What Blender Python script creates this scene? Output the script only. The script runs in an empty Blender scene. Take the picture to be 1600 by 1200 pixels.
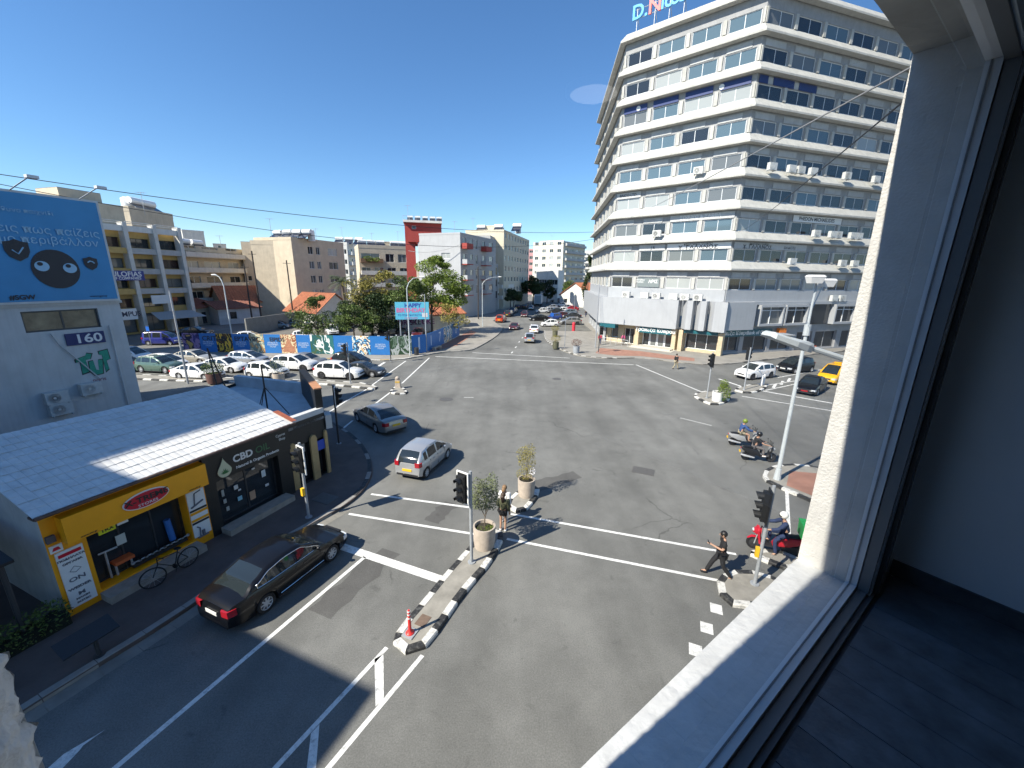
import bpy, bmesh, math, random
from mathutils import Vector, Matrix
random.seed(7)
R=math.radians
scene=bpy.context.scene
col=scene.collection
# ---------------------------------------------------------------- camera
cam_data=bpy.data.cameras.new('camera'); cam=bpy.data.objects.new('camera',cam_data); col.objects.link(cam)
cam_data.sensor_width=36.0; cam_data.lens=630/1600*36; cam_data.clip_start=.02; cam_data.clip_end=3000
ROLL=math.atan(.014); PITCH=math.atan(168*math.cos(ROLL)/630); EYE=9.9
right=Vector((1,0,0)); fwd=Vector((0,math.cos(PITCH),-math.sin(PITCH))); upv=Vector((0,math.sin(PITCH),math.cos(PITCH)))
cx=right*math.cos(ROLL)+upv*math.sin(ROLL); cy=-right*math.sin(ROLL)+upv*math.cos(ROLL)
m=Matrix((cx,cy,-fwd)).transposed().to_4x4(); m.translation=(0,0,EYE); cam.matrix_world=m
scene.camera=cam
# ---------------------------------------------------------------- sky and sun
SUN_AZ=R(236.0); SUN_EL=R(42)
world=bpy.data.worlds.new('World'); scene.world=world; world.use_nodes=True
nt=world.node_tree; bg=nt.nodes['Background']
sky=nt.nodes.new('ShaderNodeTexSky'); sky.sky_type='NISHITA'; sky.sun_disc=False
sky.sun_elevation=SUN_EL; sky.sun_rotation=SUN_AZ; sky.altitude=50; sky.air_density=1.0; sky.dust_density=0; sky.ozone_density=6
hs=nt.nodes.new('ShaderNodeHueSaturation'); hs.inputs['Saturation'].default_value=1.10; nt.links.new(sky.outputs[0],hs.inputs['Color']); nt.links.new(hs.outputs[0],bg.inputs[0]); bg.inputs[1].default_value=.096
sd=bpy.data.lights.new('sun','SUN'); sun=bpy.data.objects.new('sun',sd); col.objects.link(sun)
sd.energy=4.7; sd.angle=R(.53); sd.color=(1,.925,.81)
to_sun=Vector((math.sin(SUN_AZ)*math.cos(SUN_EL),math.cos(SUN_AZ)*math.cos(SUN_EL),math.sin(SUN_EL)))
sun.rotation_euler=to_sun.to_track_quat('Z','Y').to_euler(); sun.location=to_sun*200
vs=scene.view_settings; vs.view_transform='Standard'; vs.look='None'; vs.exposure=1.0; vs.gamma=1; vs.use_curve_mapping=False

# ---------------------------------------------------------------- helpers
def az(d): a=R(d); return Vector((math.sin(a),math.cos(a),0))
def heading(d): return R(90-d)                       # local +X points along compass direction d
def V(p,z=0): return Vector((p[0],p[1],z))
MATS={}
def mat(name,c,rough=.6,var=.0,scale=3.,metal=0,bump=0.,bscale=40.,spec=.5,emit=0,coat=0,dirt=0):
    if name in MATS: return MATS[name]
    m=bpy.data.materials.new(name); m.use_nodes=True; t=m.node_tree; b=t.nodes['Principled BSDF']
    b.inputs['Base Color'].default_value=(*c,1); b.inputs['Roughness'].default_value=rough; b.inputs['Metallic'].default_value=metal
    b.inputs['Specular IOR Level'].default_value=spec; b.inputs['Coat Weight'].default_value=coat; b.inputs['Coat Roughness'].default_value=.06
    if emit: b.inputs['Emission Color'].default_value=(*c,1); b.inputs['Emission Strength'].default_value=emit
    tc=None
    if var or bump or dirt: tc=t.nodes.new('ShaderNodeNewGeometry').outputs['Position']
    last=None
    if var:
        n=t.nodes.new('ShaderNodeTexNoise'); n.inputs['Scale'].default_value=scale; n.inputs['Detail'].default_value=6; n.inputs['Roughness'].default_value=.62
        t.links.new(tc,n.inputs['Vector'])
        r=t.nodes.new('ShaderNodeValToRGB'); r.color_ramp.elements[0].position=.3; r.color_ramp.elements[1].position=.72
        r.color_ramp.elements[0].color=(*[x*(1-var) for x in c],1); r.color_ramp.elements[1].color=(*[min(1,x*(1+var)) for x in c],1)
        t.links.new(n.outputs['Fac'],r.inputs['Fac']); last=r.outputs['Color']; t.links.new(last,b.inputs['Base Color'])
    if dirt:                                         # vertical rain streaks and grime
        mp=t.nodes.new('ShaderNodeMapping'); mp.inputs['Scale'].default_value=(2.2,2.2,.16); t.links.new(tc,mp.inputs['Vector'])
        n2=t.nodes.new('ShaderNodeTexNoise'); n2.inputs['Scale'].default_value=1.6; n2.inputs['Detail'].default_value=7; n2.inputs['Roughness'].default_value=.7
        t.links.new(mp.outputs[0],n2.inputs['Vector'])
        r2=t.nodes.new('ShaderNodeMapRange'); r2.inputs[1].default_value=.48; r2.inputs[2].default_value=.8; r2.inputs[3].default_value=0; r2.inputs[4].default_value=dirt
        t.links.new(n2.outputs['Fac'],r2.inputs[0])
        mx=t.nodes.new('ShaderNodeMix'); mx.data_type='RGBA'; t.links.new(r2.outputs[0],mx.inputs['Factor'])
        if last: t.links.new(last,mx.inputs['A'])
        else: mx.inputs['A'].default_value=(*c,1)
        mx.inputs['B'].default_value=(*[x*.35+.02 for x in c],1); t.links.new(mx.outputs['Result'],b.inputs['Base Color'])
    if bump:
        n=t.nodes.new('ShaderNodeTexNoise'); n.inputs['Scale'].default_value=bscale; n.inputs['Detail'].default_value=4; t.links.new(tc,n.inputs['Vector'])
        bp=t.nodes.new('ShaderNodeBump'); bp.inputs['Strength'].default_value=bump; bp.inputs['Distance'].default_value=.02
        t.links.new(n.outputs['Fac'],bp.inputs['Height']); t.links.new(bp.outputs['Normal'],b.inputs['Normal'])
    MATS[name]=m; return m
def S(r,g,b):                                         # 0-255 display colour to linear
    f=lambda v:(v/255/12.92 if v<=10 else ((v/255+.055)/1.055)**2.4)
    return (f(r),f(g),f(b))

class MB:
    "collects shapes, then links them as ONE mesh object"
    def __init__(s): s.v=[]; s.f=[]
    def add(s,vs,fs):
        o=len(s.v); s.v+= [Vector(x) for x in vs]; s.f+=[tuple(o+i for i in f) for f in fs]; return s
    def quad(s,a,b,c,d): return s.add([a,b,c,d],[(0,1,2,3)])
    def hexa(s,b,t):                                  # bottom ring, top ring
        n=len(b); return s.add(list(b)+list(t),[tuple(range(n))[::-1],tuple(range(n,2*n))]+[(i,(i+1)%n,n+(i+1)%n,n+i) for i in range(n)])
    def box(s,x0,x1,y0,y1,z0,z1):
        return s.hexa([(x0,y0,z0),(x1,y0,z0),(x1,y1,z0),(x0,y1,z0)],[(x0,y0,z1),(x1,y0,z1),(x1,y1,z1),(x0,y1,z1)])
    def obox(s,o,u,w,u0,u1,w0,w1,z0,z1):              # box in a frame: origin o, horizontal axes u,w
        P=lambda a,b,z: (o[0]+u[0]*a+w[0]*b,o[1]+u[1]*a+w[1]*b,z)
        return s.hexa([P(u0,w0,z0),P(u1,w0,z0),P(u1,w1,z0),P(u0,w1,z0)],[P(u0,w0,z1),P(u1,w0,z1),P(u1,w1,z1),P(u0,w1,z1)])
    def prism(s,poly,z0,z1):
        return s.hexa([(p[0],p[1],z0) for p in poly],[(p[0],p[1],z1) for p in poly])
    def tube(s,pts,rad,n=8,cap=True):                 # pts list, rad scalar or list
        pts=[Vector(p) for p in pts]; k=len(pts); rad=[rad]*k if not isinstance(rad,(list,tuple)) else rad
        o=len(s.v); ref=None
        for i,p in enumerate(pts):
            d=(pts[min(i+1,k-1)]-pts[max(i-1,0)]).normalized()
            if ref is None: ref=Vector((0,0,1)) if abs(d.z)<.9 else Vector((1,0,0))
            a=d.cross(ref)
            if a.length<1e-4: a=d.cross(Vector((1,.3,0)))
            a.normalize(); b=a.cross(d).normalized(); ref=b
            for j in range(n):
                t=2*math.pi*j/n; s.v.append(p+(a*math.cos(t)+b*math.sin(t))*rad[i])
        for i in range(k-1):
            for j in range(n): s.f.append((o+i*n+j,o+i*n+(j+1)%n,o+(i+1)*n+(j+1)%n,o+(i+1)*n+j))
        if cap: s.f.append(tuple(range(o,o+n))[::-1]); s.f.append(tuple(range(o+(k-1)*n,o+k*n)))
        return s
    def lathe(s,c,prof,n=16,axis='z',cap=True):                # prof [(r,h)]
        o=len(s.v); c=Vector(c)
        for r,h in prof:
            for j in range(n):
                t=2*math.pi*j/n; a,b=r*math.cos(t),r*math.sin(t)
                s.v.append(c+(Vector((a,b,h)) if axis=='z' else Vector((a,h,b)) if axis=='y' else Vector((h,a,b))))
        for i in range(len(prof)-1):
            for j in range(n): s.f.append((o+i*n+j,o+i*n+(j+1)%n,o+(i+1)*n+(j+1)%n,o+(i+1)*n+j))
        if not cap or prof[0]==prof[-1]: return s
        if prof[0][0]>1e-4: s.f.append(tuple(range(o,o+n))[::-1])
        if prof[-1][0]>1e-4: e=o+(len(prof)-1)*n; s.f.append(tuple(range(e,e+n)))
        return s
    def ball(s,c,r,n=10,m=7):                         # r scalar or 3-vector
        r=(r,r,r) if not isinstance(r,(list,tuple)) else r
        o=len(s.v)
        for i in range(m+1):
            ph=math.pi*i/m
            for j in range(n):
                t=2*math.pi*j/n; s.v.append(Vector((c[0]+r[0]*math.sin(ph)*math.cos(t),c[1]+r[1]*math.sin(ph)*math.sin(t),c[2]+r[2]*math.cos(ph))))
        for i in range(m):
            for j in range(n): s.f.append((o+i*n+j,o+(i+1)*n+j,o+(i+1)*n+(j+1)%n,o+i*n+(j+1)%n))
        return s
    def mesh(s,name,off=None,fix=False,smooth=False):
        me=bpy.data.meshes.new(name)
        if off is None: off=Vector((0,0,0))
        me.from_pydata([tuple(v-off) for v in s.v],[],s.f)
        if fix:
            bm=bmesh.new(); bm.from_mesh(me); bmesh.ops.remove_doubles(bm,verts=bm.verts,dist=1e-4); bmesh.ops.recalc_face_normals(bm,faces=bm.faces)
            if len(bm.faces)==1 and abs(list(bm.faces)[0].normal.z)>.9 and list(bm.faces)[0].normal.z<0: bmesh.ops.reverse_faces(bm,faces=bm.faces[:])
            bm.to_mesh(me); bm.free()
        if smooth:
            me.polygons.foreach_set('use_smooth',[True]*len(me.polygons))
            if smooth!='all': me.set_sharp_from_angle(angle=R(38))
        return me
    def build(s,name,m,parent=None,fix=True,smooth=False,rel=True):
        off=Vector(parent.location) if (parent is not None and rel) else None
        if off is not None and parent.parent is not None: off=off+Vector(parent.parent.location)
        me=s.mesh(name,off,fix,smooth); 
        if m: me.materials.append(m)
        return link(name,me,parent)
def link(name,me,parent=None,loc=None,rz=0):
    o=bpy.data.objects.new(name,me); col.objects.link(o)
    if parent is not None: o.parent=parent
    if loc is not None: o.location=loc
    if rz: o.rotation_euler.z=rz
    return o
def tag(o,label=None,cat=None,group=None,kind=None):
    if label: o['label']=label
    if cat: o['category']=cat
    if group: o['group']=group
    if kind: o['kind']=kind
    return o
def thing(name,label,cat,loc=(0,0,0),rz=0,group=None):
    o=bpy.data.objects.new(name,None); o.empty_display_size=.2; col.objects.link(o); o.location=loc; o.rotation_euler.z=rz
    return tag(o,label,cat,group)
def copy_tree(o,parent=None):
    c=o.copy(); col.objects.link(c); c.parent=parent
    for ch in o.children: copy_tree(ch,c)
    return c
def dup(o,loc,rz,label=None,group=None):
    c=copy_tree(o); c.location=loc; c.rotation_euler.z=rz
    if label: c['label']=label
    if group: c['group']=group
    return c
TMP=bpy.data.scenes.new('workbench_scene')
def evaluated_mesh(o):
    TMP.collection.objects.link(o); vl=TMP.view_layers[0]; vl.update(); me=bpy.data.meshes.new_from_object(o.evaluated_get(vl.depsgraph)); bpy.data.objects.remove(o); return me
TEXTC={}
def text_mesh(s,size,ext=.004,align='CENTER',shear=0,bold=0):
    k=(s,size,ext,align,shear,bold)
    if k in TEXTC: return TEXTC[k]
    cu=bpy.data.curves.new('lettering','FONT'); cu.body=s; cu.size=size; cu.extrude=ext; cu.align_x=align; cu.align_y='CENTER'; cu.shear=shear; cu.offset=bold; cu.resolution_u=3
    me=evaluated_mesh(bpy.data.objects.new('tmp',cu)); TEXTC[k]=me; return me
def lettering(s,pos,u,size,m,parent,up=Vector((0,0,1)),ext=.004,align='CENTER',shear=0,bold=0,name='lettering',xs=1):
    me=text_mesh(s,size,ext,align,shear,bold).copy(); me.materials.clear(); me.materials.append(m)
    o=bpy.data.objects.new(name,me); col.objects.link(o)
    u=Vector(u).normalized(); up=Vector(up).normalized(); n=u.cross(up)
    M=Matrix((u*xs,up,n)).transposed().to_4x4(); M.translation=Vector(pos)
    if parent is not None:
        o.parent=parent; pw=Matrix.Translation(parent.location)
        if parent.parent is not None: pw=Matrix.Translation(parent.parent.location)@pw
        M=pw.inverted()@M
    o.matrix_local=M
    return o
def glossy_pane(name,c,rough=.04,spec=.8,var=0):
    return mat(name,c,rough,var,.6,spec=spec)
glass_dark=glossy_pane('window_glass_dark',(.025,.03,.035))
glass_blue=glossy_pane('window_glass_blue',(.10,.15,.18))
glass_pale=glossy_pane('window_glass_with_curtain',(.34,.36,.35),.12)
glass_grey=glossy_pane('window_glass_with_blind',(.14,.15,.15),.08)
alu=mat('white_aluminium',(.75,.77,.78),.4)
alu_dark=mat('dark_aluminium',(.04,.042,.045),.4)
steel=mat('galvanised_steel',(.42,.44,.45),.45,.15,4,metal=.3)
black_plastic=mat('black_plastic',(.012,.012,.013),.45)
white_paint=mat('white_paint',(.72,.72,.70),.6,.08,6)
def facade(mb,o,u,n,z0,z1,L,ops,rec=.18):
    "wall sheet with recessed openings: o plan origin, u along, n outward; ops (u0,u1,v0,v1)"
    P=lambda a,z,d=0: Vector((o[0]+u[0]*a+n[0]*d,o[1]+u[1]*a+n[1]*d,z))
    us=sorted({0,L}|{q for a in ops for q in a[:2]}); zs=sorted({z0,z1}|{q for a in ops for q in a[2:]})
    for i in range(len(us)-1):
        run=None
        for j in range(len(zs)-1):
            um,zm=(us[i]+us[i+1])/2,(zs[j]+zs[j+1])/2
            if any(a[0]<um<a[1] and a[2]<zm<a[3] for a in ops): continue
            mb.quad(P(us[i],zs[j]),P(us[i+1],zs[j]),P(us[i+1],zs[j+1]),P(us[i],zs[j+1]))
    for a in ops:
        c=[P(a[0],a[2]),P(a[1],a[2]),P(a[1],a[3]),P(a[0],a[3])]; d=[P(a[0],a[2],-rec),P(a[1],a[2],-rec),P(a[1],a[3],-rec),P(a[0],a[3],-rec)]
        for k in range(4): mb.quad(c[k],d[k],d[(k+1)%4],c[(k+1)%4])
        mb.quad(*d)
WIN={}
def window_mesh(w,h,nm,fw,rowz=None):
    k=(round(w,2),round(h,2),nm,fw)
    if k in WIN: return WIN[k]
    f=MB(); d=.06
    f.box(0,w,-d,0,0,fw); f.box(0,w,-d,0,h-fw,h); f.box(0,fw,-d,0,fw,h-fw); f.box(w-fw,w,-d,0,fw,h-fw)
    for i in range(1,nm): x=w*i/nm; f.box(x-fw*.5,x+fw*.5,-d*.9,0,fw,h-fw)
    p=MB(); 
    pw=(w-2*fw)/nm
    p.box(fw*.5,w-fw*.5,-.028,-.012,fw*.5,h-fw*.5)
    WIN[k]=(f.mesh('window',fix=True),p.mesh('pane',fix=True)); return WIN[k]
def window(parent,o,u,n,a,z,w,h,nm=2,fw=.06,fm=None,gm=None,rec=.18,sill=None,name='window'):
    "window set into an opening of facade(): frame with its pane as sub-part"
    fme,pme=window_mesh(w,h,nm,fw)
    loc=Vector((o[0]+u[0]*a-n[0]*(rec-.005),o[1]+u[1]*a-n[1]*(rec-.005),z))-Vector(parent.location)
    rz=math.atan2(u[1],u[0])
    # local -y must point outward: u x z = right-hand side
    ob=link(name,fme,parent,loc,rz)
    pb=link('pane',pme,ob)
    setmat(ob,fm or alu); setmat(pb,gm or glass_dark)
    return ob
def setmat(o,m):
    if not o.data.materials: o.data.materials.append(m)
    o.material_slots[0].link='OBJECT'; o.material_slots[0].material=m
# ================================================================ ground
def asphalt_material(name,base,patch=.25):
    m=bpy.data.materials.new(name); m.use_nodes=True; t=m.node_tree; b=t.nodes['Principled BSDF']; L=t.links.new
    pos=t.nodes.new('ShaderNodeNewGeometry').outputs['Position']
    def noise(sc,det=6,ro=.6,vec=pos,dist=0):
        n=t.nodes.new('ShaderNodeTexNoise'); n.inputs['Scale'].default_value=sc; n.inputs['Detail'].default_value=det; n.inputs['Roughness'].default_value=ro; n.inputs['Distortion'].default_value=dist; L(vec,n.inputs['Vector']); return n.outputs['Fac']
    def ramp(f,a,b_,va,vb):
        r=t.nodes.new('ShaderNodeMapRange'); r.inputs[1].default_value=a; r.inputs[2].default_value=b_; r.inputs[3].default_value=va; r.inputs[4].default_value=vb; L(f,r.inputs[0]); return r.outputs[0]
    def mul(a,b_):
        r=t.nodes.new('ShaderNodeMath'); r.operation='MULTIPLY'; L(a,r.inputs[0]); L(b_,r.inputs[1]); return r.outputs[0]
    mp=t.nodes.new('ShaderNodeMapping'); mp.inputs['Rotation'].default_value=(0,0,R(23.3)); mp.inputs['Scale'].default_value=(1,.12,1); L(pos,mp.inputs['Vector'])
    v=mul(ramp(noise(.14,5,.55),.3,.7,1-patch,1+patch*.8),ramp(noise(.9,7,.7),.3,.72,.86,1.12))
    v=mul(v,ramp(noise(28,4,.75),.25,.75,.62,1.38))                                   # aggregate
    v=mul(v,ramp(noise(.75,4,.5,mp.outputs[0]),.33,.7,1.10,.85))                   # wheel tracks along the road
    v=mul(v,ramp(noise(1.6,3,.4,pos,.8),.67,.77,1,.72))                            # oil stains
    vd=t.nodes.new('ShaderNodeTexNoise'); vd.inputs['Scale'].default_value=1.2; vd.inputs['Detail'].default_value=5; L(pos,vd.inputs['Vector'])
    mx=t.nodes.new('ShaderNodeMix'); mx.data_type='VECTOR'; mx.inputs['Factor'].default_value=.35; L(pos,mx.inputs['A']); L(vd.outputs['Color'],mx.inputs['B'])
    vo=t.nodes.new('ShaderNodeTexVoronoi'); vo.feature='DISTANCE_TO_EDGE'; vo.inputs['Scale'].default_value=.28; L(mx.outputs['Result'],vo.inputs['Vector'])
    gate=ramp(noise(.22,2,.5),.56,.64,1,.25)
    ck=t.nodes.new('ShaderNodeMath'); ck.operation='MAXIMUM'; L(ramp(vo.outputs['Distance'],.001,.005,.62,1),ck.inputs[0]); L(gate,ck.inputs[1])
    v=mul(v,ck.outputs[0])
    cc=t.nodes.new('ShaderNodeMix'); cc.data_type='RGBA'; cc.blend_type='MULTIPLY'; cc.inputs['Factor'].default_value=1; cc.inputs['A'].default_value=(*base,1); L(v,cc.inputs['B']); L(cc.outputs['Result'],b.inputs['Base Color'])
    b.inputs['Roughness'].default_value=.82; b.inputs['Specular IOR Level'].default_value=.35
    bp=t.nodes.new('ShaderNodeBump'); bp.inputs['Strength'].default_value=.35; bp.inputs['Distance'].default_value=.01; L(noise(60,3),bp.inputs['Height']); L(bp.outputs[0],b.inputs['Normal'])
    return m
asphalt=asphalt_material('worn_asphalt',(.160,.160,.149),.27)
gm=MB(); gm.quad((-900,-300,0),(900,-300,0),(900,1500,0),(-900,1500,0))
road=tag(gm.build('road',asphalt),'grey worn asphalt of the crossroads and its streets',None,kind='structure')
# ---- painted markings (parts of the road)
def worn_paint(name,c,wear=.45):
    m=mat(name,c,.7,.12,9); t=m.node_tree; b=t.nodes['Principled BSDF']
    pos=t.nodes.new('ShaderNodeNewGeometry').outputs['Position']; n=t.nodes.new('ShaderNodeTexNoise'); n.inputs['Scale'].default_value=7; n.inputs['Detail'].default_value=8; n.inputs['Roughness'].default_value=.75; t.links.new(pos,n.inputs['Vector'])
    r=t.nodes.new('ShaderNodeMapRange'); r.inputs[1].default_value=.5; r.inputs[2].default_value=.66; r.inputs[3].default_value=0; r.inputs[4].default_value=wear; t.links.new(n.outputs['Fac'],r.inputs[0])
    src=b.inputs['Base Color'].links[0].from_socket; mx=t.nodes.new('ShaderNodeMix'); mx.data_type='RGBA'; t.links.new(r.outputs[0],mx.inputs['Factor']); t.links.new(src,mx.inputs['A']); mx.inputs['B'].default_value=(.15,.15,.14,1); t.links.new(mx.outputs['Result'],b.inputs['Base Color']); return m
paint=worn_paint('road_paint',(.70,.70,.67),.62); faint=worn_paint('painted_glint_tone',(.40,.40,.38),.9); yellow_paint=worn_paint('yellow_road_paint',(.62,.42,.06))
def line(name,pts,w=.12,m=paint,z=.004):
    mb=MB(); P=[V(p) for p in pts]
    for i in range(len(P)-1):
        d=(P[i+1]-P[i]).normalized(); s=Vector((d.y,-d.x,0))*w/2
        mb.quad(P[i]-s,P[i+1]-s,P[i+1]+s,P[i]+s)
    for v in mb.v: v.z=z
    return mb.build(name,m,road,fix=False)
def poly(name,pts,m=paint,z=.004):
    mb=MB(); mb.add([V(p,z) for p in pts],[tuple(range(len(pts)))]); return mb.build(name,m,road)
line('lane_line',[(-5.25,12.50),(-8.07,5.96),(-9.6,1.4)],.13)
line('stop_line',[(-6.73,13.23),(-2.28,11.41)],.34)
for a,b_ in [(((-6.50,16.83)),((-1.76,15.82))),(((-0.00,15.37)),((8.45,12.93))),(((-6.90,15.20)),((-1.18,13.87))),(((-0.12,13.65)),((7.11,11.56)))]: line('crossing_line',[a,b_],.13)
line('hatch_edge_line',[(-3.34,8.83),(-4.79,6.00),(-6.2,3.)],.12); line('hatch_edge_line',[(-2.31,8.61),(-3.70,6.01),(-5.3,3.2)],.12)
poly('hatch_bar',[(-3.56,8.48),(-3.37,8.63),(-2.99,7.44),(-3.13,7.26)]); poly('hatch_bar',[(-4.37,6.66),(-4.27,6.85),(-3.95,6.01),(-4.08,5.84)])
poly('turn_arrow',[(-8.97,6.68),(-9.14,6.36),(-9.12,6.27),(-9.15,5.52),(-9.52,5.52),(-9.38,6.20)])
line('stop_line',[(-14.94,46.20),(-14.94,42.19)],.3)
line('crossing_line',[(-12.70,47.10),(-13.00,34.23),(-13.39,30.99),(-13.56,27.72)],.14); line('crossing_line',[(-10.31,49.23),(-10.40,36.80)],.14); line('crossing_line',[(-10.59,33.74),(-10.90,29.46)],.14); line('crossing_line',[(-11.13,26.60),(-11.20,24.32)],.14)
line('crossing_line',[(-5.36,53.10),(7.26,50.28)],.16); line('crossing_line',[(-9.75,50.10),(14.35,46.73)],.16)
line('crossing_line',[(14.66,46.75),(17.30,34.94)],.15); line('crossing_line',[(20.23,34.07),(25.27,30.27)],.15)
line('stop_line',[(23.16,35.87),(26.84,32.34)],.26); line('stop_line',[(21.28,40.33),(22.21,36.70)],.26)
line('hatch_edge_line',[(23.54,36.10),(30.04,39.77)],.13); line('hatch_edge_line',[(24.14,37.72),(29.61,40.27)],.13)
for x,y in [(1208,606),(1222,603),(1236,600)]: line('hatch_bar',[(23.89,36.78),(25.25,38.02)] if x<0 else [ (V((24.85,37.06))+V(((x-1208)*.11,(x-1208)*.09))).to_tuple()[:2], (V((26.02,38.54))+V(((x-1208)*.11,(x-1208)*.09))).to_tuple()[:2]],.25)
line('lane_line',[(27.93,41.26),(41.87,48.92)],.13)
line('lane_line',[(13.56,17.85),(11.07,13.90)],.14)
for a,b_ in [(((-0.14,53.03)),((0.03,54.23))),(((0.39,57.32)),((0.58,58.43))),(((0.96,62.32)),((1.12,63.36))),(((1.54,66.75)),((1.73,67.86))),(((2.29,72.26)),((2.49,73.55))),(((3.85,86.34)),((4.04,87.68)))]: line('lane_dash',[a,b_],.17)
for q in [[(6.27,10.47),(6.76,10.61),(6.50,10.25),(6.03,10.09)]]: pass
for x,y in [(1117,951),(1104,981),(1087,1015)]:
    c=V((5.82,9.62))
dash_dir=az(22)
for c in ((6.45,10.34),(5.82,9.62),(5.17,8.88)):
    c=V(c); s=Vector((dash_dir.y,-dash_dir.x,0)); poly('give_way_dash',[c-dash_dir*.2-s*.17,c-dash_dir*.2+s*.17,c+dash_dir*.2+s*.17,c+dash_dir*.2-s*.17])
for a,b_ in [(((-27.05,41.43)),((-29.06,41.61))),(((-19.69,40.13)),((-21.81,40.43))),(((-33.11,43.25)),((-35.36,43.44))),(((-26.56,45.41)),((-28.18,45.66)))]: line('lane_dash',[a,b_],.13)
for a,b_ in [(((12.43,28.10)),((14.02,26.58))),(((-4.03,32.51)),((-3.22,32.55)))]: line('painted_glint',[a,b_],.18,faint)  # pale streaks: sunlight reflected onto the road, painted as marks
# road furniture in the surface
iron=mat('cast_iron',(.095,.092,.088),.6,.25,20,bump=.4,bscale=60)
def manhole(c,r,label,square=False):
    mb=MB()
    if square: mb.obox(c,az(113),az(23),-r,r,-r*.7,r*.7,.002,.014)
    else: mb.lathe((c[0],c[1],0),[(r,.002),(r,.012),(r*.86,.012),(r*.85,.008),(0,.008)],20)
    tag(mb.build('manhole_cover',iron),label,'manhole cover')
manhole((-5.44,31.90),.55,'round iron manhole cover in the asphalt near the bollard island'); manhole((4.50,39.37),.45,'round iron manhole cover in the middle of the far junction')
manhole((7.04,19.55),.55,'square iron manhole cover in the open middle of the junction',True)
patch_m=asphalt_material('asphalt_patch',(.105,.103,.097),.18)
def patch(c,a,L_,W_,label):
    mb=MB(); o=V(c); u=az(a); w=Vector((u.y,-u.x,0)); pts=[]
    rr=random.Random(int(c[0]*10)); n=9
    for k in range(n): pts.append(o+u*(-L_/2+L_*k/(n-1))+w*(W_/2+rr.uniform(-.12,.12)))
    for k in range(n): pts.append(o+u*(L_/2-L_*k/(n-1))-w*(W_/2+rr.uniform(-.12,.12)))
    mb.add([V(p,.002) for p in pts],[tuple(range(len(pts)))]); mb.build('asphalt_patch',patch_m,road)
patch((2.33,18.43),62,2.6,.9,''); patch((-5.07,11.39),23,3.2,.9,''); patch((-2.97,15.44),23,1.6,.7,'')
# ================================================================ pavements and islands
brick_pave=mat('brown_paving',(.105,.083,.074),.85,.22,1.3,bump=.35,bscale=14)
grey_pave=mat('grey_paving',(.26,.245,.215),.85,.18,.8,bump=.25,bscale=10)
red_pave=mat('red_brick_paving',(.30,.155,.11),.85,.2,1.5,bump=.3,bscale=16)
conc=mat('island_concrete',(.27,.255,.22),.88,.22,2.2,bump=.3,bscale=12)
kerb_white=worn_paint('kerb_white_paint',(.62,.61,.57),.85); kerb_black=worn_paint('kerb_black_paint',(.022,.022,.022),.75); kerb_grey=mat('kerb_concrete',(.27,.26,.235),.85,.2,3); kerb_yellow=worn_paint('kerb_yellow_paint',(.55,.36,.07),.5)
def resample(pts,step,closed=False):
    P=[V(p) for p in pts]
    if closed: P.append(P[0])
    out=[P[0]]; acc=0
    for i in range(len(P)-1):
        d=(P[i+1]-P[i]); l=d.length
        if l<1e-6: continue
        t=step-acc
        while t<=l: out.append(P[i]+d*(t/l)); t+=step
        acc=l-(t-step)
    if not closed and (P[-1]-out[-1]).length>.2*step: out.append(P[-1])
    return out
def rounded(pts,k=2,closed=False):
    P=[V(p) for p in pts]
    for _ in range(k):
        Q=[] if closed else [P[0]]
        n=len(P)
        for i in range(n if closed else n-1):
            a,b_=P[i],P[(i+1)%n]; Q+=[a*.75+b_*.25,a*.25+b_*.75]
        if not closed: Q.append(P[-1])
        P=Q
    return P
def kerb(parent,pts,side,colors,step=.9,h=.13,w=.22,closed=False):
    "individual kerb stones along a line, lying on the given side (+1 left, -1 right of travel)"
    P=resample(pts,step,closed); n=len(P)
    for i in range(n if closed else n-1):
        a,b_=P[i],P[(i+1)%n]; d=(b_-a)
        if d.length<.1: continue
        d.normalize(); s=Vector((-d.y,d.x,0))*side; g=.008
        pa,pb=(P[i-1] if (i or closed) else a),(P[(i+2)%n] if (i+2<n or closed) else b_)
        da=(b_-pa).normalized(); db=(pb-a).normalized(); sa=Vector((-da.y,da.x,0))*side; sb=Vector((-db.y,db.x,0))*side
        j=random.uniform(-.008,.008); a2,b2=a+d*g,b_-d*g
        lo=[a2,b2,b2+sb*w,a2+sa*w]; hi=[a2+sa*.03,b2+sb*.03,b2+sb*w,a2+sa*w]
        mid=[p+Vector((0,0,h-.04+j)) for p in lo]; mb=MB()
        mb.add([V(p,-.05) for p in lo]+mid+[V(p,h+j) for p in hi],[(0,1,5,4),(4,5,9,8),(8,9,10,11),(1,2,6,5),(5,6,10,9),(3,0,4,7),(7,4,8,11),(2,3,7,6),(6,7,11,10)])
        mb.build('kerb_stone',colors[i%len(colors)],parent)
def pavement(name,pts,m,label,h=.12):
    mb=MB(); mb.prism([V(p) for p in pts],-.05,h); return tag(mb.build(name,m),label,None,kind='structure')
BW=[kerb_white,kerb_black]
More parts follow.
